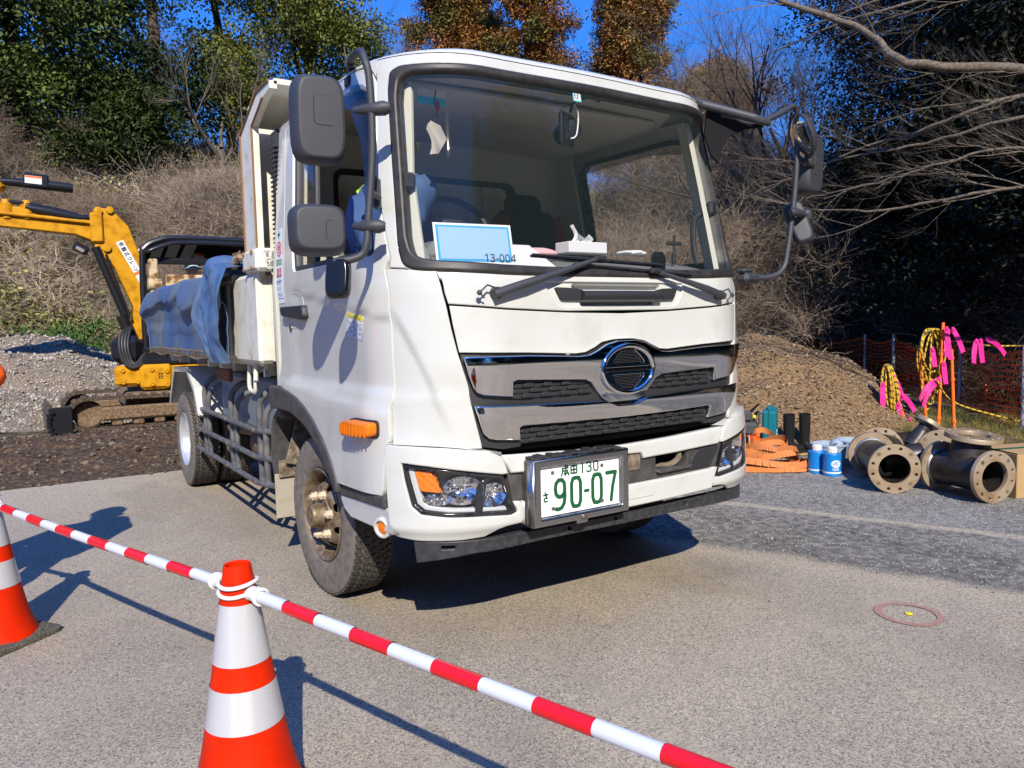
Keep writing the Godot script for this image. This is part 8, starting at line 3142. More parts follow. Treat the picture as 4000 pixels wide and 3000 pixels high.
	for k in 2:
		var bt := thing("rubber_boot", ["black rubber boot standing at the mound, the nearer of the pair", "black rubber boot further back, leaning against the mound"][k], "boot", [Vector3(4.36, 0.012, -2.14), Vector3(4.22, 0.012, -2.22)][k], [-0.5, -0.2][k], "pair of black rubber boots")
		mb = MB.new()
		mb.tube(bez([Vector3(0, 0.05, 0.0), Vector3(0.0, 0.13, -0.005), Vector3(0, 0.25, -0.008), Vector3(-0.005, 0.39, 0.0)], 4), [0.052, 0.050, 0.049, 0.050, 0.049, 0.050, 0.052, 0.054, 0.055, 0.056, 0.057, 0.057, 0.057], 16, false)
		mb.tube(bez([Vector3(0, 0.05, -0.045), Vector3(0, 0.055, 0.03), Vector3(0, 0.055, 0.11), Vector3(0, 0.045, 0.19)], 3), [0.046, 0.05, 0.054, 0.054, 0.053, 0.051, 0.049, 0.045, 0.042, 0.036], 14)
		part("upper", mb, M.boot, bt, 60.0)
		mb = MB.new()
		mb.box(Vector3(0, 0.012, 0.07), Vector3(0.098, 0.026, 0.30), 0.012)
		part("sole", mb, M.boot_sole, bt)
	net_and_stakes()


func rope_lay(rope: Node3D, pts: Array, r: float) -> void:
	# two-colour twisted rope: a yellow core with a black strand wound round it
	var y := MB.new()
	y.tube(pts, r, 6)
	part("strand", y, M.rope_yellow, rope, 60.0)
	var k := MB.new()
	var w := []
	var turn := 0.0
	for i in pts.size() - 1:
		var p: Vector3 = pts[i]
		var q: Vector3 = pts[i + 1]
		var t := (q - p).normalized()
		var s := t.cross(Vector3(0.3, 0.9, 0.2)).normalized()
		var u := s.cross(t)
		var n := maxi(1, int(p.distance_to(q) / 0.014))
		for j in n:
			w.append(p.lerp(q, float(j) / n) + (s * cos(turn) + u * sin(turn)) * r * 0.55)
			turn += 1.3
	k.tube(w, r * 0.78, 4)
	part("dark_strand", k, M.rope_black, rope, 60.0)


func ribbon_mesh(from: Vector3, dir: Vector3, length: float, w: float) -> MB:
	var mb := MB.new()
	var side := dir.cross(Vector3(0.5, 0.1, -0.84)).normalized() * w
	var p := from
	var d := dir.normalized()
	for i in 6:
		var q := p + d * length / 6.0
		var s2 := side.rotated(d, 0.25 * sin(i * 1.3))
		mb.quad(p - side, p + side, q + s2, q - s2)
		side = s2
		p = q
		d = (d + Vector3(0.05, -0.22, 0.02)).normalized()
	return mb


func net_and_stakes() -> void:
	# stakes with coiled rope and pink ribbons
	var tops := []
	var st := [[Vector3(6.386, 0, -2.2), Vector3(6.19, 0.80, -2.39), "leaning orange stake wound with yellow-black rope, left of the group"], [Vector3(6.64, 0, -2.02), Vector3(6.78, 1.27, -2.06), "tallest orange stake of the group, pink ribbons at its top"],
		[Vector3(6.58, 0, -2.10), Vector3(6.50, 0.98, -2.19), "orange stake left of the tallest one"], [Vector3(6.81, 0, -1.92), Vector3(6.84, 0.96, -1.99), "orange stake right of the tallest one"]]
	for s in st:
		var o := thing("stake", s[2], "stake", s[0], 0.0, "orange marking stakes")
		var mb := MB.new()
		mb.rod(Vector3(0, -0.05, 0), s[1] - s[0], 0.017, 10)
		part("rod", mb, M.stake, o)
		mb = MB.new()
		var d: Vector3 = s[1] - s[0]
		for t in [0.12, 0.62, 0.88]:
			mb.rod(d * t, d * (t + 0.03), 0.024, 10)
		part("rope_stop", mb, M.stake, o)
		if s == st[0] or s == st[2]:
			mb = MB.new()
			var loop := []
			for i in 15:
				loop.append(d * 0.1 + Vector3(0.05 + cos(TAU * i / 15) * 0.045, sin(TAU * i / 15) * 0.045, 0))
			mb.tube(loop, 0.009, 6, false, true)
			part("eye", mb, M.stake, o)
		tops.append(s[1])
	var coil := thing("rope_coil", "hank of yellow and black rope bunched on the leaning stake", "rope", Vector3(6.20, 0.0, -2.35))
	for k in 13:
		var pts := []
		var a := k * 0.49
		var wob := 0.03 * sin(k * 1.7)
		for i in 27:
			var t := TAU * i / 26
			pts.append(Vector3((0.055 + 0.085 * (0.5 - 0.5 * cos(t)) * 0.9) * sin(t) * (0.6 + 0.4 * cos(a)) + wob + 0.14 * (0.5 - 0.5 * cos(t)) * 0.35, 0.80 - 0.69 * (0.5 - 0.5 * cos(t)) * (0.84 + 0.16 * sin(k * 2.3)), 0.06 * sin(t) * sin(a) - 0.03 + 0.05 * (0.5 - 0.5 * cos(t))))
		rope_lay(coil, pts, 0.0105)
	var tall := thing("rope_coil", "loops of yellow and black rope hung over the three taller stakes", "rope", Vector3(6.68, 0.0, -2.08))
	for k in 8:
		var pts := []
		var h: float = [0.62, 0.55, 0.95, 0.78, 0.5, 0.70, 0.88, 0.60][k]
		var w: float = [0.17, 0.22, 0.20, 0.10, 0.24, 0.16, 0.12, 0.25][k]
		for i in 31:
			var t := TAU * i / 30
			pts.append(Vector3(w * sin(t) + 0.02 * sin(k * 3.0), 1.20 - h * (0.5 - 0.5 * cos(t)), -0.06 + 0.07 * sin(t + k) * 0.6))
		rope_lay(tall, pts, 0.0105)
	# ropes strung to the right
	var r1 := thing("rope", "yellow and black rope strung rightwards from the stakes' tops", "rope", Vector3(6.80, 0, -2.03))
	rope_lay(r1, bez([Vector3(0.0, 1.06, 0.0), Vector3(0.3, 1.035, 0.15), Vector3(0.45, 0.99, 0.28), Vector3(0.9, 0.985, 0.55), Vector3(2.2, 1.02, 1.5)], 5), 0.010)
	var r2 := thing("rope", "yellow and black rope sagging low along the net to the right", "rope", Vector3(6.80, 0, -2.03))
	rope_lay(r2, bez([Vector3(-0.2, 0.62, 0.0), Vector3(0.05, 0.36, 0.05), Vector3(0.4, 0.20, 0.3), Vector3(0.9, 0.06, 0.7), Vector3(1.9, 0.0, 1.4)], 5), 0.010)
	# pink marker ribbons
	var k := 0
	for r in [[Vector3(6.24, 0.66, -2.33), Vector3(0.5, -1, 0.3), 0.30], [Vector3(6.08, 0.58, -2.36), Vector3(-0.1, -1, 0.0), 0.34], [Vector3(6.33, 0.44, -2.27), Vector3(0.9, -0.9, 0.6), 0.24], [Vector3(6.36, 0.16, -2.2), Vector3(-0.15, -1, 0.1), 0.16], [Vector3(6.12, 0.42, -2.36), Vector3(-0.3, -1, -0.1), 0.30], [Vector3(6.26, 0.34, -2.28), Vector3(0.15, -1, 0.1), 0.26],
		[Vector3(6.78, 1.17, -2.0), Vector3(-0.3, -0.9, 0.0), 0.30], [Vector3(6.84, 1.19, -1.98), Vector3(0.35, -0.7, 0.25), 0.30], [Vector3(6.74, 1.20, -2.0), Vector3(0.05, -1, 0.1), 0.36], [Vector3(7.05, 1.05, -1.82), Vector3(-0.3, -1, -0.1), 0.26], [Vector3(7.10, 1.06, -1.80), Vector3(0.15, -1, 0.0), 0.27], [Vector3(7.16, 1.07, -1.76), Vector3(0.8, -0.35, 0.5), 0.30],
		[Vector3(6.70, 0.80, -2.0), Vector3(0.05, -1, 0.05), 0.24], [Vector3(6.66, 0.62, -2.03), Vector3(-0.9, -0.35, -0.5), 0.34], [Vector3(6.66, 0.60, -2.03), Vector3(-0.9, -0.75, -0.5), 0.36], [Vector3(6.60, 0.96, -2.08), Vector3(0.1, -1, 0.1), 0.2]]:
		var rb := thing("ribbon", "pink ribbon tied to the %s" % ["leaning stake's rope, pointing right", "leaning stake's rope, leftmost", "leaning stake's rope, lower right", "foot of the leaning stake", "leaning stake's rope, below the leftmost", "leaning stake's rope, hanging in its middle", "tallest stake's top, falling left", "tallest stake's top, falling right", "tallest stake's top, hanging straight", "strung rope, left of its trio", "strung rope, middle of its trio", "strung rope, sweeping far right", "tall stakes' middle, short and upright", "tall stakes, flying left above another", "tall stakes, flying left and lower", "left stake of the tall trio"][k], "ribbon", r[0], 0.0, "pink marker ribbons")
		part("tail", ribbon_mesh(Vector3.ZERO, r[1], r[2], 0.027), M.ribbon, rb, 60.0)
		var kn := MB.new()
		kn.ball(Vector3.ZERO, Vector3(0.02, 0.03, 0.02), 8, 6)
		part("knot", kn, M.ribbon, rb)
		k += 1
	# orange safety net on grey posts
	var post_at := [Vector2(5.9, 0.7), Vector2(7.303, -1.42), Vector2(9.07, -3.01), Vector2(11.145, -5.23), Vector2(11.64, -6.10), Vector2(12.9, -8.7), Vector2(13.4, -11.3), Vector2(11.6, -14.6), Vector2(7.5, -16.4), Vector2(3.8, -16.3), Vector2(0.32, -15.9), Vector2(-2.07, -15.65), Vector2(-4.6, -15.9)]
	var names := ["grey post of the orange net, out beyond the photo's right edge", "grey net post behind the low rope at the right", "grey net post behind the tall stakes", "pale grey net post, right of the two above the mound", "pale grey net post, left of the two above the mound", "grey net post just right of the truck's bumper", "grey net post hidden behind the truck's front", "grey net post deep behind the truck's cab", "grey net post in the far middle behind the truck", "grey net post behind the truck bed", "grey net post right of the gravel pile's top", "grey net post at the gravel pile's left", "grey net post at the far left"]
	for i in post_at.size():
		var po := thing("net_post", names[i], "post", Vector3(post_at[i].x, land(post_at[i].x, post_at[i].y), post_at[i].y), 0.0, "posts of the orange net")
		var mb := MB.new()
		mb.rod(Vector3(0, -0.1, 0), Vector3(0, 1.0, 0), 0.024, 10)
		part("tube", mb, M.post_grey, po)
	for side in 2:
		var idx := [0, 1, 2, 3, 4, 5, 6, 7] if side == 0 else [9, 10, 11, 12]
		var net := thing("safety_net", ["orange plastic safety net along the right-hand edge of the yard", "orange plastic safety net low behind the gravel pile"][side], "safety net", Vector3(post_at[idx[0]].x, 0, post_at[idx[0]].y), 0.0, "orange safety nets")
		var base := net.position
		var mb := MB.new()
		for j in idx.size() - 1:
			var a: Vector2 = post_at[idx[j]]
			var b: Vector2 = post_at[idx[j + 1]]
			var l := a.distance_to(b)
			var cell := 0.075 if a.distance_to(Vector2(-2.3, 2.7)) < 16.0 else 0.11
			var nu := int(l / cell)
			var nv := int(0.92 / cell)
			var grid := []
			for u in nu + 1:
				var col := []
				for v in nv + 1:
					var t := float(u) / nu
					var q := a.lerp(b, t)
					var g := land(q.x, q.y)
					var h := 0.90 - 0.13 * sin(PI * t) * (1.0 if j % 2 == 0 else 0.6) + bumps.get_noise_2d(q.x * 30.0, q.y * 30.0) * 0.05
					var s := float(v) / nv
					var bulge := bumps.get_noise_2d(q.x * 22.0 + 50.0, s * 30.0) * 0.12
					var nrm := Vector2(-(b - a).y, (b - a).x).normalized() * bulge
					col.append(Vector3(q.x + nrm.x, g + 0.03 + h * s, q.y + nrm.y) - base)
				grid.append(col)
			var along := Vector3(b.x - a.x, 0, b.y - a.y).normalized() * 0.010
			for u in nu + 1:
				for v in nv + 1:
					var p: Vector3 = grid[u][v]
					if v < nv:
						var q: Vector3 = grid[u][v + 1]
						mb.quad(p - along, p + along, q + along, q - along)
					if u < nu:
						var q2: Vector3 = grid[u + 1][v]
						var th := Vector3(0, 0.008 if v < nv else 0.02, 0)
						mb.quad(p - th, q2 - th, q2 + th, p + th)
		for i in mb.n.size():
			mb.n[i] = Vector3(-0.6, 0.1, 0.78)
		part("mesh", mb, M.net_orange, net)


# --- trees and undergrowth -----------------------------------------------------------------------------------
var clump := {}


func leaf_clump(count: int, leaf: float, spread: Vector3, droop: float, sd: int) -> ArrayMesh:
	var r := RandomNumberGenerator.new()
	r.seed = sd
	var mb := MB.new()
	for i in count:
		var d := Vector3(r.randfn(), r.randfn() * 0.8, r.randfn()).normalized() * pow(r.randf(), 0.5)
		var at := d * spread
		var out := (d + Vector3(r.randf_range(-0.6, 0.6), r.randf_range(-0.4, 0.6) - droop, r.randf_range(-0.6, 0.6))).normalized()
		var s := out.cross(Vector3(r.randf_range(-1, 1), 1.0, r.randf_range(-1, 1))).normalized() * leaf * 0.30
		var k := r.randf_range(0.65, 1.2)
		mb.tri(at - out * leaf * 0.1, at + out * leaf * 0.45 * k + s, at + out * leaf * k)
		mb.tri(at - out * leaf * 0.1, at + out * leaf * k, at + out * leaf * 0.45 * k - s)
	return mb.commit(5.0)


func twig_clump(count: int, length: float, width: float, curl: float, sd: int) -> ArrayMesh:
	# arching dead canes and creepers
	var r := RandomNumberGenerator.new()
	r.seed = sd
	var mb := MB.new()
	for i in count:
		var p := Vector3(r.randf_range(-0.4, 0.4), r.randf_range(-0.1, 0.35), r.randf_range(-0.4, 0.4)) * length
		var a := r.randf() * TAU
		var d := Vector3(cos(a) * 0.9, r.randf_range(-0.1, 1.1), sin(a) * 0.9).normalized()
		var w := width * r.randf_range(0.6, 1.2)
		var n := 5
		var l := length * r.randf_range(0.5, 1.1) / n
		for k in n:
			var q := p + d * l
			var s := d.cross(Vector3(0.4, 0.5, 0.77)).normalized() * w
			var s2 := d.cross(s).normalized() * w
			mb.quad(p - s, p + s, q + s * 0.8, q - s * 0.8)
			if k < 3:
				mb.quad(p - s2, p + s2, q + s2 * 0.8, q - s2 * 0.8)
			p = q
			w *= 0.82
			d = (d + Vector3(r.randf_range(-1, 1), r.randf_range(-1.0, 0.55), r.randf_range(-1, 1)) * curl).normalized()
	return mb.commit(5.0)


func grow(mb: MB, from: Vector3, dir: Vector3, length: float, r: float, depth: int, rr: RandomNumberGenerator, lift: float, spread: float) -> void:
	var n := 4 if depth > 1 else 3
	var pts := [from]
	var rad := [r]
	var d := dir.normalized()
	var p := from
	for i in n:
		d = (d + Vector3(rr.randf_range(-1, 1), rr.randf_range(-0.8, 1) + lift, rr.randf_range(-1, 1)) * 0.16).normalized()
		p += d * length / n
		pts.append(p)
		rad.append(lerpf(r, r * 0.45, float(i + 1) / n))
	mb.tube(pts, rad, 6 if r > 0.03 else (4 if r > 0.012 else 3), false)
	if depth <= 0:
		return
	var kids := rr.randi_range(3, 5)
	for k in kids:
		var t := rr.randf_range(0.3, 1.0)
		var i := mini(int(t * n), n - 1)
		var at: Vector3 = pts[i].lerp(pts[i + 1], t * n - i)
		var side := Vector3(rr.randf_range(-1, 1), rr.randf_range(-0.5, 1), rr.randf_range(-1, 1)).normalized()
		grow(mb, at, (d + side * spread).normalized(), length * rr.randf_range(0.5, 0.78), lerpf(r, r * 0.5, t) * 0.62, depth - 1, rr, lift, spread)


func green_tree(label: String, at: Vector3, lobes: Array, count: int, dark: Color, light: Color, size: float, sd: int, called := "evergreen_tree", kind := "leaf") -> void:
	# lobes: [centre above the base, radii]; the crown is leaf clumps spread through and over them
	var t := thing(called, label, "tree", at, 0.0, "trees round the yard")
	var r := RandomNumberGenerator.new()
	r.seed = sd
	var mb := MB.new()
	var top: Vector3 = lobes[-1][0]
	mb.tube(bez([Vector3(0, -0.5, 0), Vector3(0.1, top.y * 0.4, 0.05), top * Vector3(1, 0.92, 1)], 5), [0.30, 0.27, 0.25, 0.22, 0.2, 0.18, 0.15, 0.13, 0.10, 0.07, 0.04], 8)
	for l in lobes:
		var s := Vector3(0, maxf(0.5, l[0].y - l[0].length() * 0.45), 0)
		mb.tube([s, s.lerp(l[0], 0.5) + Vector3(0, 0.15, 0), l[0]], [0.10, 0.07, 0.025], 6)
		for k in 5:
			var e: Vector3 = l[0] + Vector3(r.randfn(), r.randfn(), r.randfn()).normalized() * l[1] * 0.8
			mb.tube([l[0], l[0].lerp(e, 0.5) + Vector3(0, 0.1, 0), e], [0.03, 0.02, 0.008], 4)
	part("trunk", mb, M.bark, t, 60.0)
	var w := []
	var c := []
	var vol := 0.0
	for l in lobes:
		vol += l[1].x * l[1].y
	for l in lobes:
		var n := int(count * l[1].x * l[1].y / vol)
		# each lobe is broken into sprays with gaps between them
		var sprays := []
		for k in maxi(8, int(n / 16.0)):
			var d := Vector3(r.randfn(), r.randfn(), r.randfn()).normalized()
			sprays.append([l[0] + d * l[1] * r.randf_range(0.55, 1.05), r.randf()])
		for k in n:
			var sp: Array = sprays[r.randi() % sprays.size()]
			var p: Vector3 = sp[0] + Vector3(r.randfn(), r.randfn() * 0.6, r.randfn()) * size * 1.15
			if p.y < 0.2:
				continue
			var b := Basis.from_euler(Vector3(r.randf_range(-0.5, 0.5), r.randf() * TAU, r.randf_range(-0.5, 0.5))).scaled(Vector3.ONE * size * r.randf_range(0.7, 1.3))
			w.append(Transform3D(b, p))
			c.append(dark.lerp(light, clampf(sp[1] * 0.85 + r.randf() * 0.35 - 0.05, 0.0, 1.0)))
	many("crown", clump[kind], M.leaf, w, c, t)


func cedar(label: String, at: Vector3, h: float, r0: float, sd: int) -> void:
	# winter-browned conifer: short drooping boughs in lumps up a straight stem
	var t := thing("cedar_tree", label, "tree", at, 0.0, "rust-brown cedars on the hilltop")
	var r := RandomNumberGenerator.new()
	r.seed = sd
	var mb := MB.new()
	mb.tube([Vector3(0, -1, 0), Vector3(0.05, h * 0.5, 0), Vector3(0, h, 0)], [0.3, 0.2, 0.03], 8)
	var w := []
	var c := []
	for k in 130:
		var y := h * (0.12 + 0.88 * pow(r.randf(), 0.85))
		var reach := r0 * (0.22 + 0.95 * pow(1.0 - y / h, 0.62)) * r.randf_range(0.55, 1.1)
		var a := r.randf() * TAU
		var e := Vector3(cos(a) * reach, y - reach * 0.12, sin(a) * reach)
		mb.tube([Vector3(0, y, 0), Vector3(0, y, 0).lerp(e, 0.6) + Vector3(0, 0.1, 0), e], [0.05, 0.035, 0.012], 4)
		var tone := r.randf()
		for i in 26:
			var p := e * Vector3(1, 0, 1) * r.randf_range(0.5, 1.05) + Vector3(0, e.y, 0) + Vector3(r.randfn(), r.randfn() * 0.8, r.randfn()) * 0.34
			w.append(Transform3D(Basis.from_euler(Vector3(r.randf_range(-0.4, 0.4), r.randf() * TAU, r.randf_range(-0.4, 0.4))).scaled(Vector3.ONE * r.randf_range(0.28, 0.5)), p))
			var g := Color(0.30, 0.135, 0.04).lerp(Color(0.15, 0.13, 0.035), tone if tone > 0.5 else tone * 0.4)
			c.append(g * r.randf_range(0.7, 1.35))
	part("trunk", mb, M.bark, t, 60.0)
	many("crown", clump.fern, M.leaf, w, c, t)


func bare_tree(label: String, at: Vector3, h: float, r: float, depth: int, lift: float, spread: float, sd: int, m: Material) -> void:
	var t := thing("bare_tree", label, "tree", at, 0.0, "leafless trees")
	var rr := RandomNumberGenerator.new()
	rr.seed = sd
	var mb := MB.new()
	mb.tube([Vector3(0, -0.6, 0), Vector3(0.05, h * 0.12, 0.03), Vector3(0.02, h * 0.30, 0.0)], [r * 1.3, r, r * 0.85], 8)
	part("trunk", mb, m, t, 60.0)
	var cr := MB.new()
	for k in 4:
		var a := TAU * k / 4.0 + rr.randf()
		grow(cr, Vector3(0.02, h * (0.22 + 0.03 * k), 0), Vector3(cos(a) * spread, 1.0, sin(a) * spread), h * 0.36, r * 0.6, depth, rr, lift, spread)
	part("crown", cr, m, t, 80.0)


func vegetation() -> void:
	clump.leaf = leaf_clump(60, 0.25, Vector3(0.9, 0.6, 0.9), 0.1, 1)
	clump.fine = leaf_clump(60, 0.15, Vector3(0.85, 0.5, 0.85), 0.0, 2)
	clump.fern = leaf_clump(50, 0.30, Vector3(0.7, 0.7, 0.7), 0.5, 3)
	clump.twig = twig_clump(46, 1.0, 0.0045, 0.42, 4)
	clump.vine = twig_clump(60, 1.3, 0.006, 0.75, 5)
	var dk := Color(0.012, 0.022, 0.008)
	var mid := Color(0.115, 0.15, 0.034)
	var lt := Color(0.23, 0.24, 0.045)
	var g := func(x: float, z: float) -> Vector3: return Vector3(x, land(x, z) - 0.1, z)
	# evergreens on the left hilltop
	green_tree("tall dark evergreen tree at the photo's upper left corner", g.call(-1.8, -24.2), [[Vector3(-0.4, 2.6, 0.6), Vector3(2.6, 2.0, 1.8)], [Vector3(-1.2, 5.8, 0), Vector3(2.4, 2.3, 1.8)], [Vector3(1.2, 7.2, 0.2), Vector3(1.9, 2.0, 1.6)], [Vector3(0, 9.8, 0), Vector3(2.4, 2.2, 1.8)]], 1200, dk, mid, 0.55, 21)
	green_tree("dark evergreen tree left of the sky gap above the excavator", g.call(2.2, -25.6), [[Vector3(-0.9, 2.2, 1.2), Vector3(1.9, 1.5, 1.5)], [Vector3(-1.0, 5.2, 0.0), Vector3(1.7, 1.7, 1.5)], [Vector3(0.6, 8.2, 0), Vector3(1.9, 2.0, 1.6)], [Vector3(-0.2, 10.6, 0), Vector3(2.0, 1.8, 1.6)]], 850, dk, Color(0.03, 0.05, 0.012), 0.55, 22)
	green_tree("sunlit olive-green evergreen tree above the truck's bed", g.call(7.0, -24.8), [[Vector3(-0.2, 2.0, 1.0), Vector3(1.9, 1.1, 1.4)], [Vector3(-1.4, 3.9, 0.3), Vector3(1.6, 1.2, 1.4)], [Vector3(0.7, 5.2, 0.6), Vector3(1.8, 1.6, 1.4)], [Vector3(-0.9, 7.4, 0), Vector3(1.8, 1.5, 1.4)], [Vector3(0.8, 9.0, 0), Vector3(1.9, 1.6, 1.5)]], 1200, Color(0.02, 0.034, 0.009), lt, 0.5, 23)
	green_tree("dark bushy evergreen low on the bank at the far left", g.call(-3.6, -23.4), [[Vector3(0, 0.9, 0), Vector3(1.7, 0.9, 1.3)], [Vector3(0.7, 2.2, 0), Vector3(1.5, 1.1, 1.2)]], 560, dk, mid, 0.5, 24)
	green_tree("green evergreen bush in the middle of the left bank", g.call(0.5, -23.6), [[Vector3(-0.4, 0.6, 0), Vector3(1.3, 0.7, 1.0)], [Vector3(0.3, 1.7, 0), Vector3(1.2, 0.9, 1.0)]], 560, dk, Color(0.06, 0.085, 0.02), 0.45, 25)
	green_tree("evergreen tree with thin crown right of the blue sky gap", g.call(5.0, -27.5), [[Vector3(0.2, 4.0, 0), Vector3(1.0, 1.0, 1.0)], [Vector3(-0.6, 8.6, 0), Vector3(1.6, 1.1, 1.2)]], 420, dk, mid, 0.5, 26)
	green_tree("small glossy green shrub at the foot of the left bank", g.call(-1.45, -16.9), [[Vector3(0, 0.6, 0), Vector3(1.3, 0.5, 0.6)], [Vector3(0.3, 1.0, 0), Vector3(0.9, 0.5, 0.5)]], 360, Color(0.02, 0.045, 0.01), Color(0.07, 0.14, 0.03), 0.30, 27, "shrub")
	# rust-brown cedars
	cedar("left rust-brown cedar above the windscreen, behind its bare neighbour", g.call(16.9, -32.0), 15.5, 2.5, 31)
	cedar("tallest rust-brown cedar above the middle of the cab roof", g.call(19.9, -29.4), 16.0, 2.6, 32)
	cedar("rust-brown cedar right of the tallest, beside the open sky", g.call(21.9, -23.9), 12.6, 2.0, 33)
	cedar("small round-topped brown cedar over the right mirror bracket", g.call(23.0, -20.2), 4.6, 1.75, 34)
	cedar("brown cedar between the two tall ones, farther back", g.call(20.5, -35.0), 14.0, 2.2, 35)
	# leafless trees
	bare_tree("pale leafless tree left of the cedars", g.call(11.0, -29.5), 9.5, 0.16, 4, 0.12, 0.5, 41, M.pale_bark)
	bare_tree("pale leafless tree just left of the first cedar", g.call(13.6, -30.0), 9.0, 0.15, 4, 0.12, 0.5, 42, M.pale_bark)
	bare_tree("grey leafless tree in the sky gap among the evergreens", g.call(3.6, -22.8), 6.6, 0.11, 4, 0.05, 0.8, 43, M.pale_bark)
	bare_tree("dark leafless tree filling the sky right of the cab", g.call(13.0, -10.2), 8.6, 0.13, 5, 0.05, 0.75, 44, M.bark)
	bare_tree("dark leafless tree beside the shaded wood, upper right", g.call(14.6, -8.8), 9.0, 0.14, 5, 0.05, 0.8, 45, M.bark)
	bare_tree("dark leafless tree farther back behind the right mirror", g.call(16.6, -12.6), 8.5, 0.13, 5, 0.05, 0.8, 46, M.bark)
	bare_tree("leafless tree behind the camera, mirrored in the windscreen", Vector3(6.0, 0, 11.5), 9.5, 0.22, 5, 0.05, 0.7, 47, M.bark)
	overhang()
	# the shaded wood on the right
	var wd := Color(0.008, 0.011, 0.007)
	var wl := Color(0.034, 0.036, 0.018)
	var k := 0
	for q in [[13.4, -4.4, 12.0], [15.6, -6.9, 13.0], [12.2, -0.9, 12.0], [16.8, -2.0, 14.0], [12.4, 2.4, 13.0], [21.5, -6.0, 13.0], [11.8, 4.8, 14.0], [14.0, 6.5, 14.0], [11.0, 9.0, 13.0]]:
		var lob := []
		var h: float = q[2]
		for i in 5:
			lob.append([Vector3(rng.randf_range(-0.8, 0.8), h * (0.10 + 0.19 * i), rng.randf_range(-0.8, 0.8)), Vector3(2.3 - 0.12 * i, h * 0.13, 2.3 - 0.12 * i)])
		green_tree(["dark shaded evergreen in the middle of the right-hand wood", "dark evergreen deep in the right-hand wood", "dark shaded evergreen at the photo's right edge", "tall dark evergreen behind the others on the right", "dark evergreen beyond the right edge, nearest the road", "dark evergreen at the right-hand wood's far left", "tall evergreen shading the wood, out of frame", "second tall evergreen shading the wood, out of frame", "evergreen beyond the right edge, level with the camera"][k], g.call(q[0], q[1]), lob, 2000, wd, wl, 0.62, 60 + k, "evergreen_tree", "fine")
		k += 1
	# trees across the road behind the camera, seen only in glass and chrome
	k = 0
	for q in [[-14.0, 15.0], [-9.0, 17.5], [-3.5, 19.0], [4.5, 18.5], [9.0, 16.0], [-18.0, 10.0], [13.5, 13.5], [16.5, 9.5]]:
		green_tree("evergreen tree behind the camera, %s of the row" % ["second", "third", "fourth", "fifth", "sixth", "first", "seventh", "last"][k], Vector3(q[0], 0, q[1]), [[Vector3(0, 2.0, 0), Vector3(2.8, 2.0, 2.4)], [Vector3(0, 5.0, 0), Vector3(2.6, 2.0, 2.2)]] + ([[Vector3(0, 8.5, 0), Vector3(2.8, 2.4, 2.4)], [Vector3(0, 12.0, 0), Vector3(2.4, 2.2, 2.2)]] if q[0] > 3.0 else []), 420 if q[0] < 3.0 else 1000, wd, wl, 0.8, 80 + k)
		k += 1
	undergrowth()


func limb(t: Node3D, pts: Array, r0: float, r1: float, rr: RandomNumberGenerator, twigs: int, reach: float) -> void:
	var base := t.position
	var row := bez(pts, 6)
	var rad := []
	for i in row.size():
		row[i] = row[i] - base + Vector3(rr.randf_range(-1, 1), rr.randf_range(-1, 1), rr.randf_range(-1, 1)) * 0.012
		rad.append(lerpf(r0, r1, float(i) / (row.size() - 1)))
	var mb := MB.new()
	mb.tube(row, rad, 9)
	var o := part("limb", mb, M.pale_bark, t, 70.0)
	var tw := MB.new()
	for k in twigs:
		var u := rr.randf_range(0.12, 1.0) * (row.size() - 1)
		var i := mini(int(u), row.size() - 2)
		var p: Vector3 = row[i].lerp(row[i + 1], u - i)
		var d: Vector3 = (row[i + 1] - row[i]).normalized()
		var side := Vector3(rr.randf_range(-1, 1), rr.randf_range(-0.75, 0.75), rr.randf_range(-1, 1))
		grow(tw, p, d + side * 0.75, reach * rr.randf_range(0.5, 1.1), minf(rad[i] * 0.45, 0.007), 3, rr, 0.0, 0.7)
	part("twigs", tw, M.pale_bark, o, 80.0)


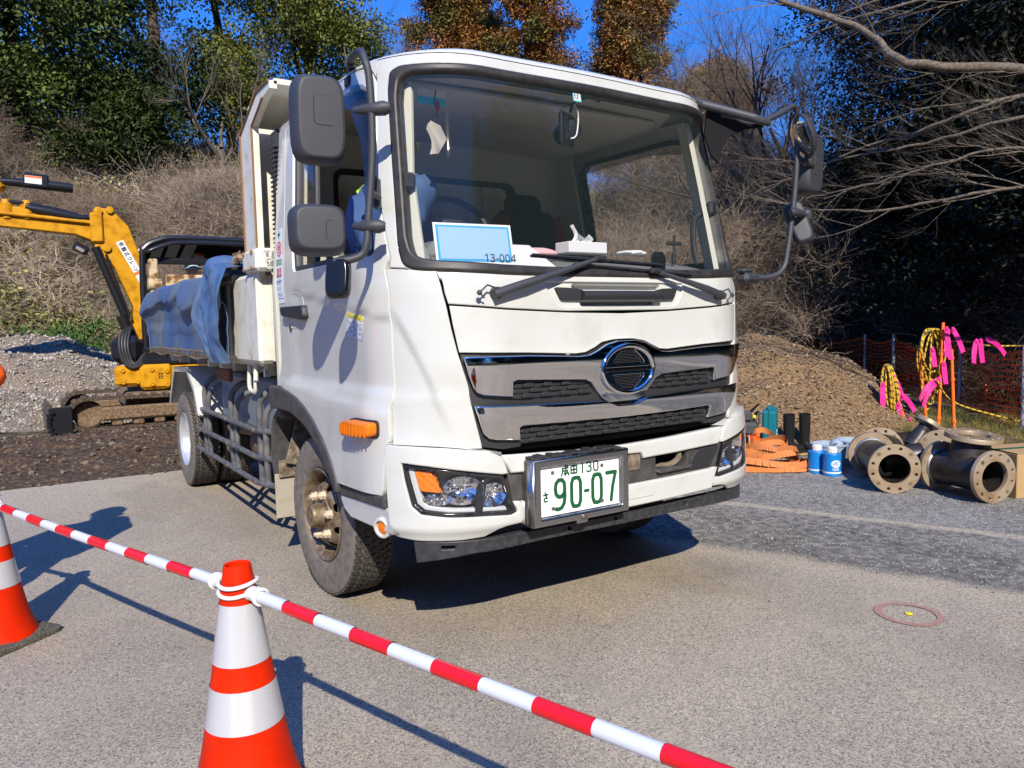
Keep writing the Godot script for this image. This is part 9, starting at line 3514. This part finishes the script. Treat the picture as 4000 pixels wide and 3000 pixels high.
func overhang() -> void:
	# the big leafless tree just outside the right edge, its limbs reaching into the picture
	var t := thing("bare_tree", "large leafless tree at the right edge, sunlit limbs reaching over the yard", "tree", Vector3(7.9, 0, 0.75), 0.0, "leafless trees")
	var rr := RandomNumberGenerator.new()
	rr.seed = 50
	var mb := MB.new()
	mb.tube(bez([Vector3(0, -0.3, 0), Vector3(-0.1, 1.6, 0), Vector3(-0.5, 3.1, -0.3), Vector3(0.1, 5.5, 0.1), Vector3(0.4, 7.5, 0.2)], 4), [0.30, 0.26, 0.24, 0.23, 0.22, 0.21, 0.20, 0.19, 0.18, 0.16, 0.15, 0.14, 0.13, 0.12, 0.11, 0.10, 0.08], 12)
	part("trunk", mb, M.pale_bark, t, 60.0)
	limb(t, [Vector3(7.45, 3.0, 0.5), Vector3(6.6, 3.45, 0.0), Vector3(5.601, 3.577, -0.764), Vector3(4.725, 3.66, -1.34), Vector3(4.699, 4.07, -1.756), Vector3(4.305, 4.503, -2.411), Vector3(3.9, 4.8, -2.9)], 0.058, 0.018, rr, 13, 1.0)
	limb(t, [Vector3(7.5, 2.9, 0.4), Vector3(6.5, 3.3, 0.0), Vector3(5.586, 3.345, -0.752), Vector3(5.3, 3.16, -1.6), Vector3(5.112, 3.04, -2.3), Vector3(5.0, 2.8, -3.2)], 0.030, 0.005, rr, 10, 0.8)
	limb(t, [Vector3(7.5, 2.7, 0.4), Vector3(6.5, 3.0, 0.0), Vector3(5.573, 3.136, -0.741), Vector3(5.35, 3.04, -1.5), Vector3(5.088, 3.0, -2.4), Vector3(4.9, 2.75, -3.4)], 0.026, 0.005, rr, 10, 0.8)
	limb(t, [Vector3(7.5, 2.4, 0.4), Vector3(6.4, 2.7, -0.1), Vector3(5.557, 2.868, -0.726), Vector3(5.1, 2.78, -1.2), Vector3(4.862, 2.66, -1.7), Vector3(4.7, 2.6, -2.4)], 0.020, 0.005, rr, 12, 0.7)
	limb(t, [Vector3(7.5, 2.2, 0.4), Vector3(6.3, 2.45, -0.1), Vector3(5.534, 2.508, -0.707), Vector3(4.929, 2.40, -1.69), Vector3(4.8, 2.5, -2.4), Vector3(4.714, 2.72, -3.055)], 0.023, 0.005, rr, 11, 0.75)
	limb(t, [Vector3(7.6, 3.6, 0.4), Vector3(6.4, 4.2, -0.2), Vector3(5.5, 4.35, -1.0), Vector3(4.9, 4.3, -1.9), Vector3(4.6, 4.15, -3.0)], 0.030, 0.006, rr, 10, 0.9)
	limb(t, [Vector3(7.8, 4.4, 0.5), Vector3(6.6, 4.8, 0.0), Vector3(5.8, 4.7, -0.8), Vector3(5.3, 4.55, -1.6), Vector3(4.9, 4.4, -2.6)], 0.032, 0.007, rr, 11, 0.9)


func undergrowth() -> void:
	# dead creepers, canes and scrub over the banks; nobody could count it
	var r := RandomNumberGenerator.new()
	r.seed = 90
	var sets := {"twig": [[], []], "vine": [[], []], "fine": [[], []]}
	for i in 5200:
		var x := r.randf_range(-9.0, 17.0)
		var z := r.randf_range(-30.0, -16.4)
		var d := outside(Vector2(x, z))
		if d < 0.3:
			continue
		var p := Vector3(x, land(x, z), z)
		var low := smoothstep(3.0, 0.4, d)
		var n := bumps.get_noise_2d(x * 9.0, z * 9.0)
		var pick := r.randf()
		var b := Basis.from_euler(Vector3(r.randf_range(-0.3, 0.3), r.randf() * TAU, r.randf_range(-0.3, 0.3)))
		if pick < 0.42 + n * 0.9:
			var s := r.randf_range(0.6, 1.35)
			var key := "twig" if r.randf() < 0.6 else "vine"
			sets[key][0].append(Transform3D(b.scaled(Vector3.ONE * s), p + Vector3(0, 0.15, 0)))
			var c := Color(0.52, 0.43, 0.34).lerp(Color(0.33, 0.24, 0.16), r.randf())
			sets[key][1].append(c * r.randf_range(0.6, 1.25))
		else:
			var s := r.randf_range(0.45, 0.95)
			sets.fine[0].append(Transform3D(b.scaled(Vector3.ONE * s), p + Vector3(0, 0.3, 0)))
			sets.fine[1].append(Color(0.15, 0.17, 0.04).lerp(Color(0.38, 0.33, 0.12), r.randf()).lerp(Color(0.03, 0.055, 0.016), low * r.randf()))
	mark(many("undergrowth", clump.twig, M.twig, sets.twig[0], sets.twig[1], self), "dry brown canes and brush covering the left bank", "undergrowth")
	mark(many("undergrowth", clump.vine, M.twig, sets.vine[0], sets.vine[1], self), "tangled dead creepers over the left bank", "undergrowth")
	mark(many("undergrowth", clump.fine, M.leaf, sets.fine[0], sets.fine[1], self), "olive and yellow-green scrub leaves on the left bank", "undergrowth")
	# the dome of dead vines that smothers a small tree
	var dome := thing("vine_mound", "tree smothered by a dome of dead grey-brown vines above the bank", "vines", Vector3(2.9, land(2.9, -20.6), -20.6))
	var tr := MB.new()
	tr.tube([Vector3(0, -0.3, 0), Vector3(0.1, 1.5, 0), Vector3(0.0, 2.8, 0)], [0.14, 0.11, 0.05], 8)
	part("trunk", tr, M.bark, dome)
	var w := []
	var c := []
	for i in 330:
		var a := r.randf() * TAU
		var e := acos(r.randf_range(-0.1, 1.0))
		var rad := r.randf_range(0.7, 1.0)
		var p := Vector3(sin(e) * cos(a) * 1.75, cos(e) * 2.9, sin(e) * sin(a) * 1.4) * rad
		w.append(Transform3D(Basis.from_euler(Vector3(r.randf_range(-0.6, 0.6), r.randf() * TAU, r.randf_range(-0.6, 0.6))).scaled(Vector3.ONE * r.randf_range(0.5, 1.0)), p))
		c.append(Color(0.36, 0.28, 0.21) * r.randf_range(0.6, 1.3))
	many("dead_vines", clump.vine, M.twig, w, c, dome)
	# scrub and leaf litter in the shade of the right-hand wood
	var a1 := [[], []]
	var a2 := [[], []]
	for i in 4600:
		var x := r.randf_range(6.5, 24.0)
		var z := r.randf_range(-18.0, 5.0)
		var d := outside(Vector2(x, z))
		if d < 0.25 or z < -16.4:
			continue
		var p := Vector3(x, land(x, z), z)
		var b := Basis.from_euler(Vector3(r.randf_range(-0.3, 0.3), r.randf() * TAU, r.randf_range(-0.3, 0.3)))
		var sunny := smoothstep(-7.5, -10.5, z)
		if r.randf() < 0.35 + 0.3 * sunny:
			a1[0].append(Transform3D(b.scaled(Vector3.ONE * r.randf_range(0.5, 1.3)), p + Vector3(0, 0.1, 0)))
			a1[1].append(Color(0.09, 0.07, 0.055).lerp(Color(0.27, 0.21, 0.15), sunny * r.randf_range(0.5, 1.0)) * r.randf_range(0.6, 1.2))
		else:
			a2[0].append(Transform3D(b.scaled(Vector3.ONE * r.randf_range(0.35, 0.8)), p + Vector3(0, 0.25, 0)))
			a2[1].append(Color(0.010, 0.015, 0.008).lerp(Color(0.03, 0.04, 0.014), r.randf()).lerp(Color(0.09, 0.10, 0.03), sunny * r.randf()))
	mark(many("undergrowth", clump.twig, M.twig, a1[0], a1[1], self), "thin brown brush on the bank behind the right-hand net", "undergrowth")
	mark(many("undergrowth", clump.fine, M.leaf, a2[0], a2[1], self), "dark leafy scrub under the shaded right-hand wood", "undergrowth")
	# sunlit leafless scrub standing behind the cab
	var bushes := []
	var k := 0
	for q in [[10.6, -10.9, 3.6], [12.0, -10.2, 4.2], [12.9, -8.9, 4.0], [9.3, -13.6, 3.4], [7.4, -16.9, 3.2], [11.9, -13.2, 4.4]]:
		var s := thing("leafless_bush", ["tan leafless bush seen through the passenger window", "tan leafless bush just right of the cab", "tan leafless bush below the right mirror bracket", "tan leafless bush behind the cab's middle", "leafless bush behind the truck bed's front", "larger leafless bush behind the cab's far side"][k], "bush", Vector3(q[0], land(q[0], q[1]), q[1]), 0.0, "leafless bushes behind the net")
		var rr := RandomNumberGenerator.new()
		rr.seed = 95 + k
		var mb := MB.new()
		for i in 9:
			var an := TAU * i / 9
			grow(mb, Vector3(cos(an), 0, sin(an)) * 0.15, Vector3(cos(an) * 0.7, 1.0, sin(an) * 0.7), q[2] * 0.5, 0.022, 3, rr, 0.0, 0.75)
		part("branches", mb, M.pale_bark, s, 80.0)
		var w2 := []
		var c2 := []
		for i in 70:
			w2.append(Transform3D(Basis.from_euler(Vector3(rr.randf() * 1.0, rr.randf() * TAU, 0)).scaled(Vector3.ONE * rr.randf_range(0.5, 1.0)), Vector3(rr.randfn() * 0.8, q[2] * rr.randf_range(0.15, 0.8), rr.randfn() * 0.8)))
			c2.append(Color(0.27, 0.20, 0.14) * rr.randf_range(0.6, 1.2))
		many("twigs", clump.vine, M.twig, w2, c2, s)
		k += 1
		bushes.append(s)
	# more on the slope behind the passenger window
	k = 0
	for q in [[14.0, -15.5], [15.6, -16.8], [17.4, -17.6], [15.8, -13.6], [18.3, -14.8], [12.8, -18.2], [14.4, -12.0], [19.5, -16.6]]:
		var o: Node3D = bushes[k % 6].duplicate()
		o.name = numbered("leafless_bush")
		add_child(o)
		o.position = Vector3(q[0], land(q[0], q[1]) - 0.1, q[1])
		o.rotation.y = k * 1.1
		o.scale = Vector3.ONE * (1.0 + 0.07 * (k % 4))
		o.set_meta("label", "leafless bush on the slope beyond the cab, %s" % ["nearest its rear corner", "under the first cedars", "below the tallest cedar's foot", "right of the passenger window", "under the small round cedar", "farthest left behind the cab", "behind the bushes at the net", "highest, against the sky"][k])
		k += 1
	# their like all over the left bank
	for i in 26:
		var x := r.randf_range(-6.5, 11.0)
		var z := r.randf_range(-22.5, -17.6)
		var o: Node3D = bushes[i % 6].duplicate()
		o.name = numbered("leafless_bush")
		add_child(o)
		o.position = Vector3(x, land(x, z) - 0.1, z)
		o.rotation.y = r.randf() * TAU
		o.scale = Vector3.ONE * r.randf_range(0.45, 0.75)
		o.set_meta("label", "%s leafless bush %s, %s" % [["small", "middling", "tall"][int((o.scale.x - 0.45) * 9.9)], ["at the left bank's foot", "halfway up the left bank", "near the left bank's top"][clampi(int((-z - 17.6) / 1.65), 0, 2)], ["beyond the excavator's arm", "above the gravel pile", "behind the excavator's boom", "behind the excavator's canopy", "behind the truck's bed", "hidden behind the cab"][clampi(int((x + 4.0) / 2.2), 0, 5)]])
		o.set_meta("group", "leafless bushes on the left bank")
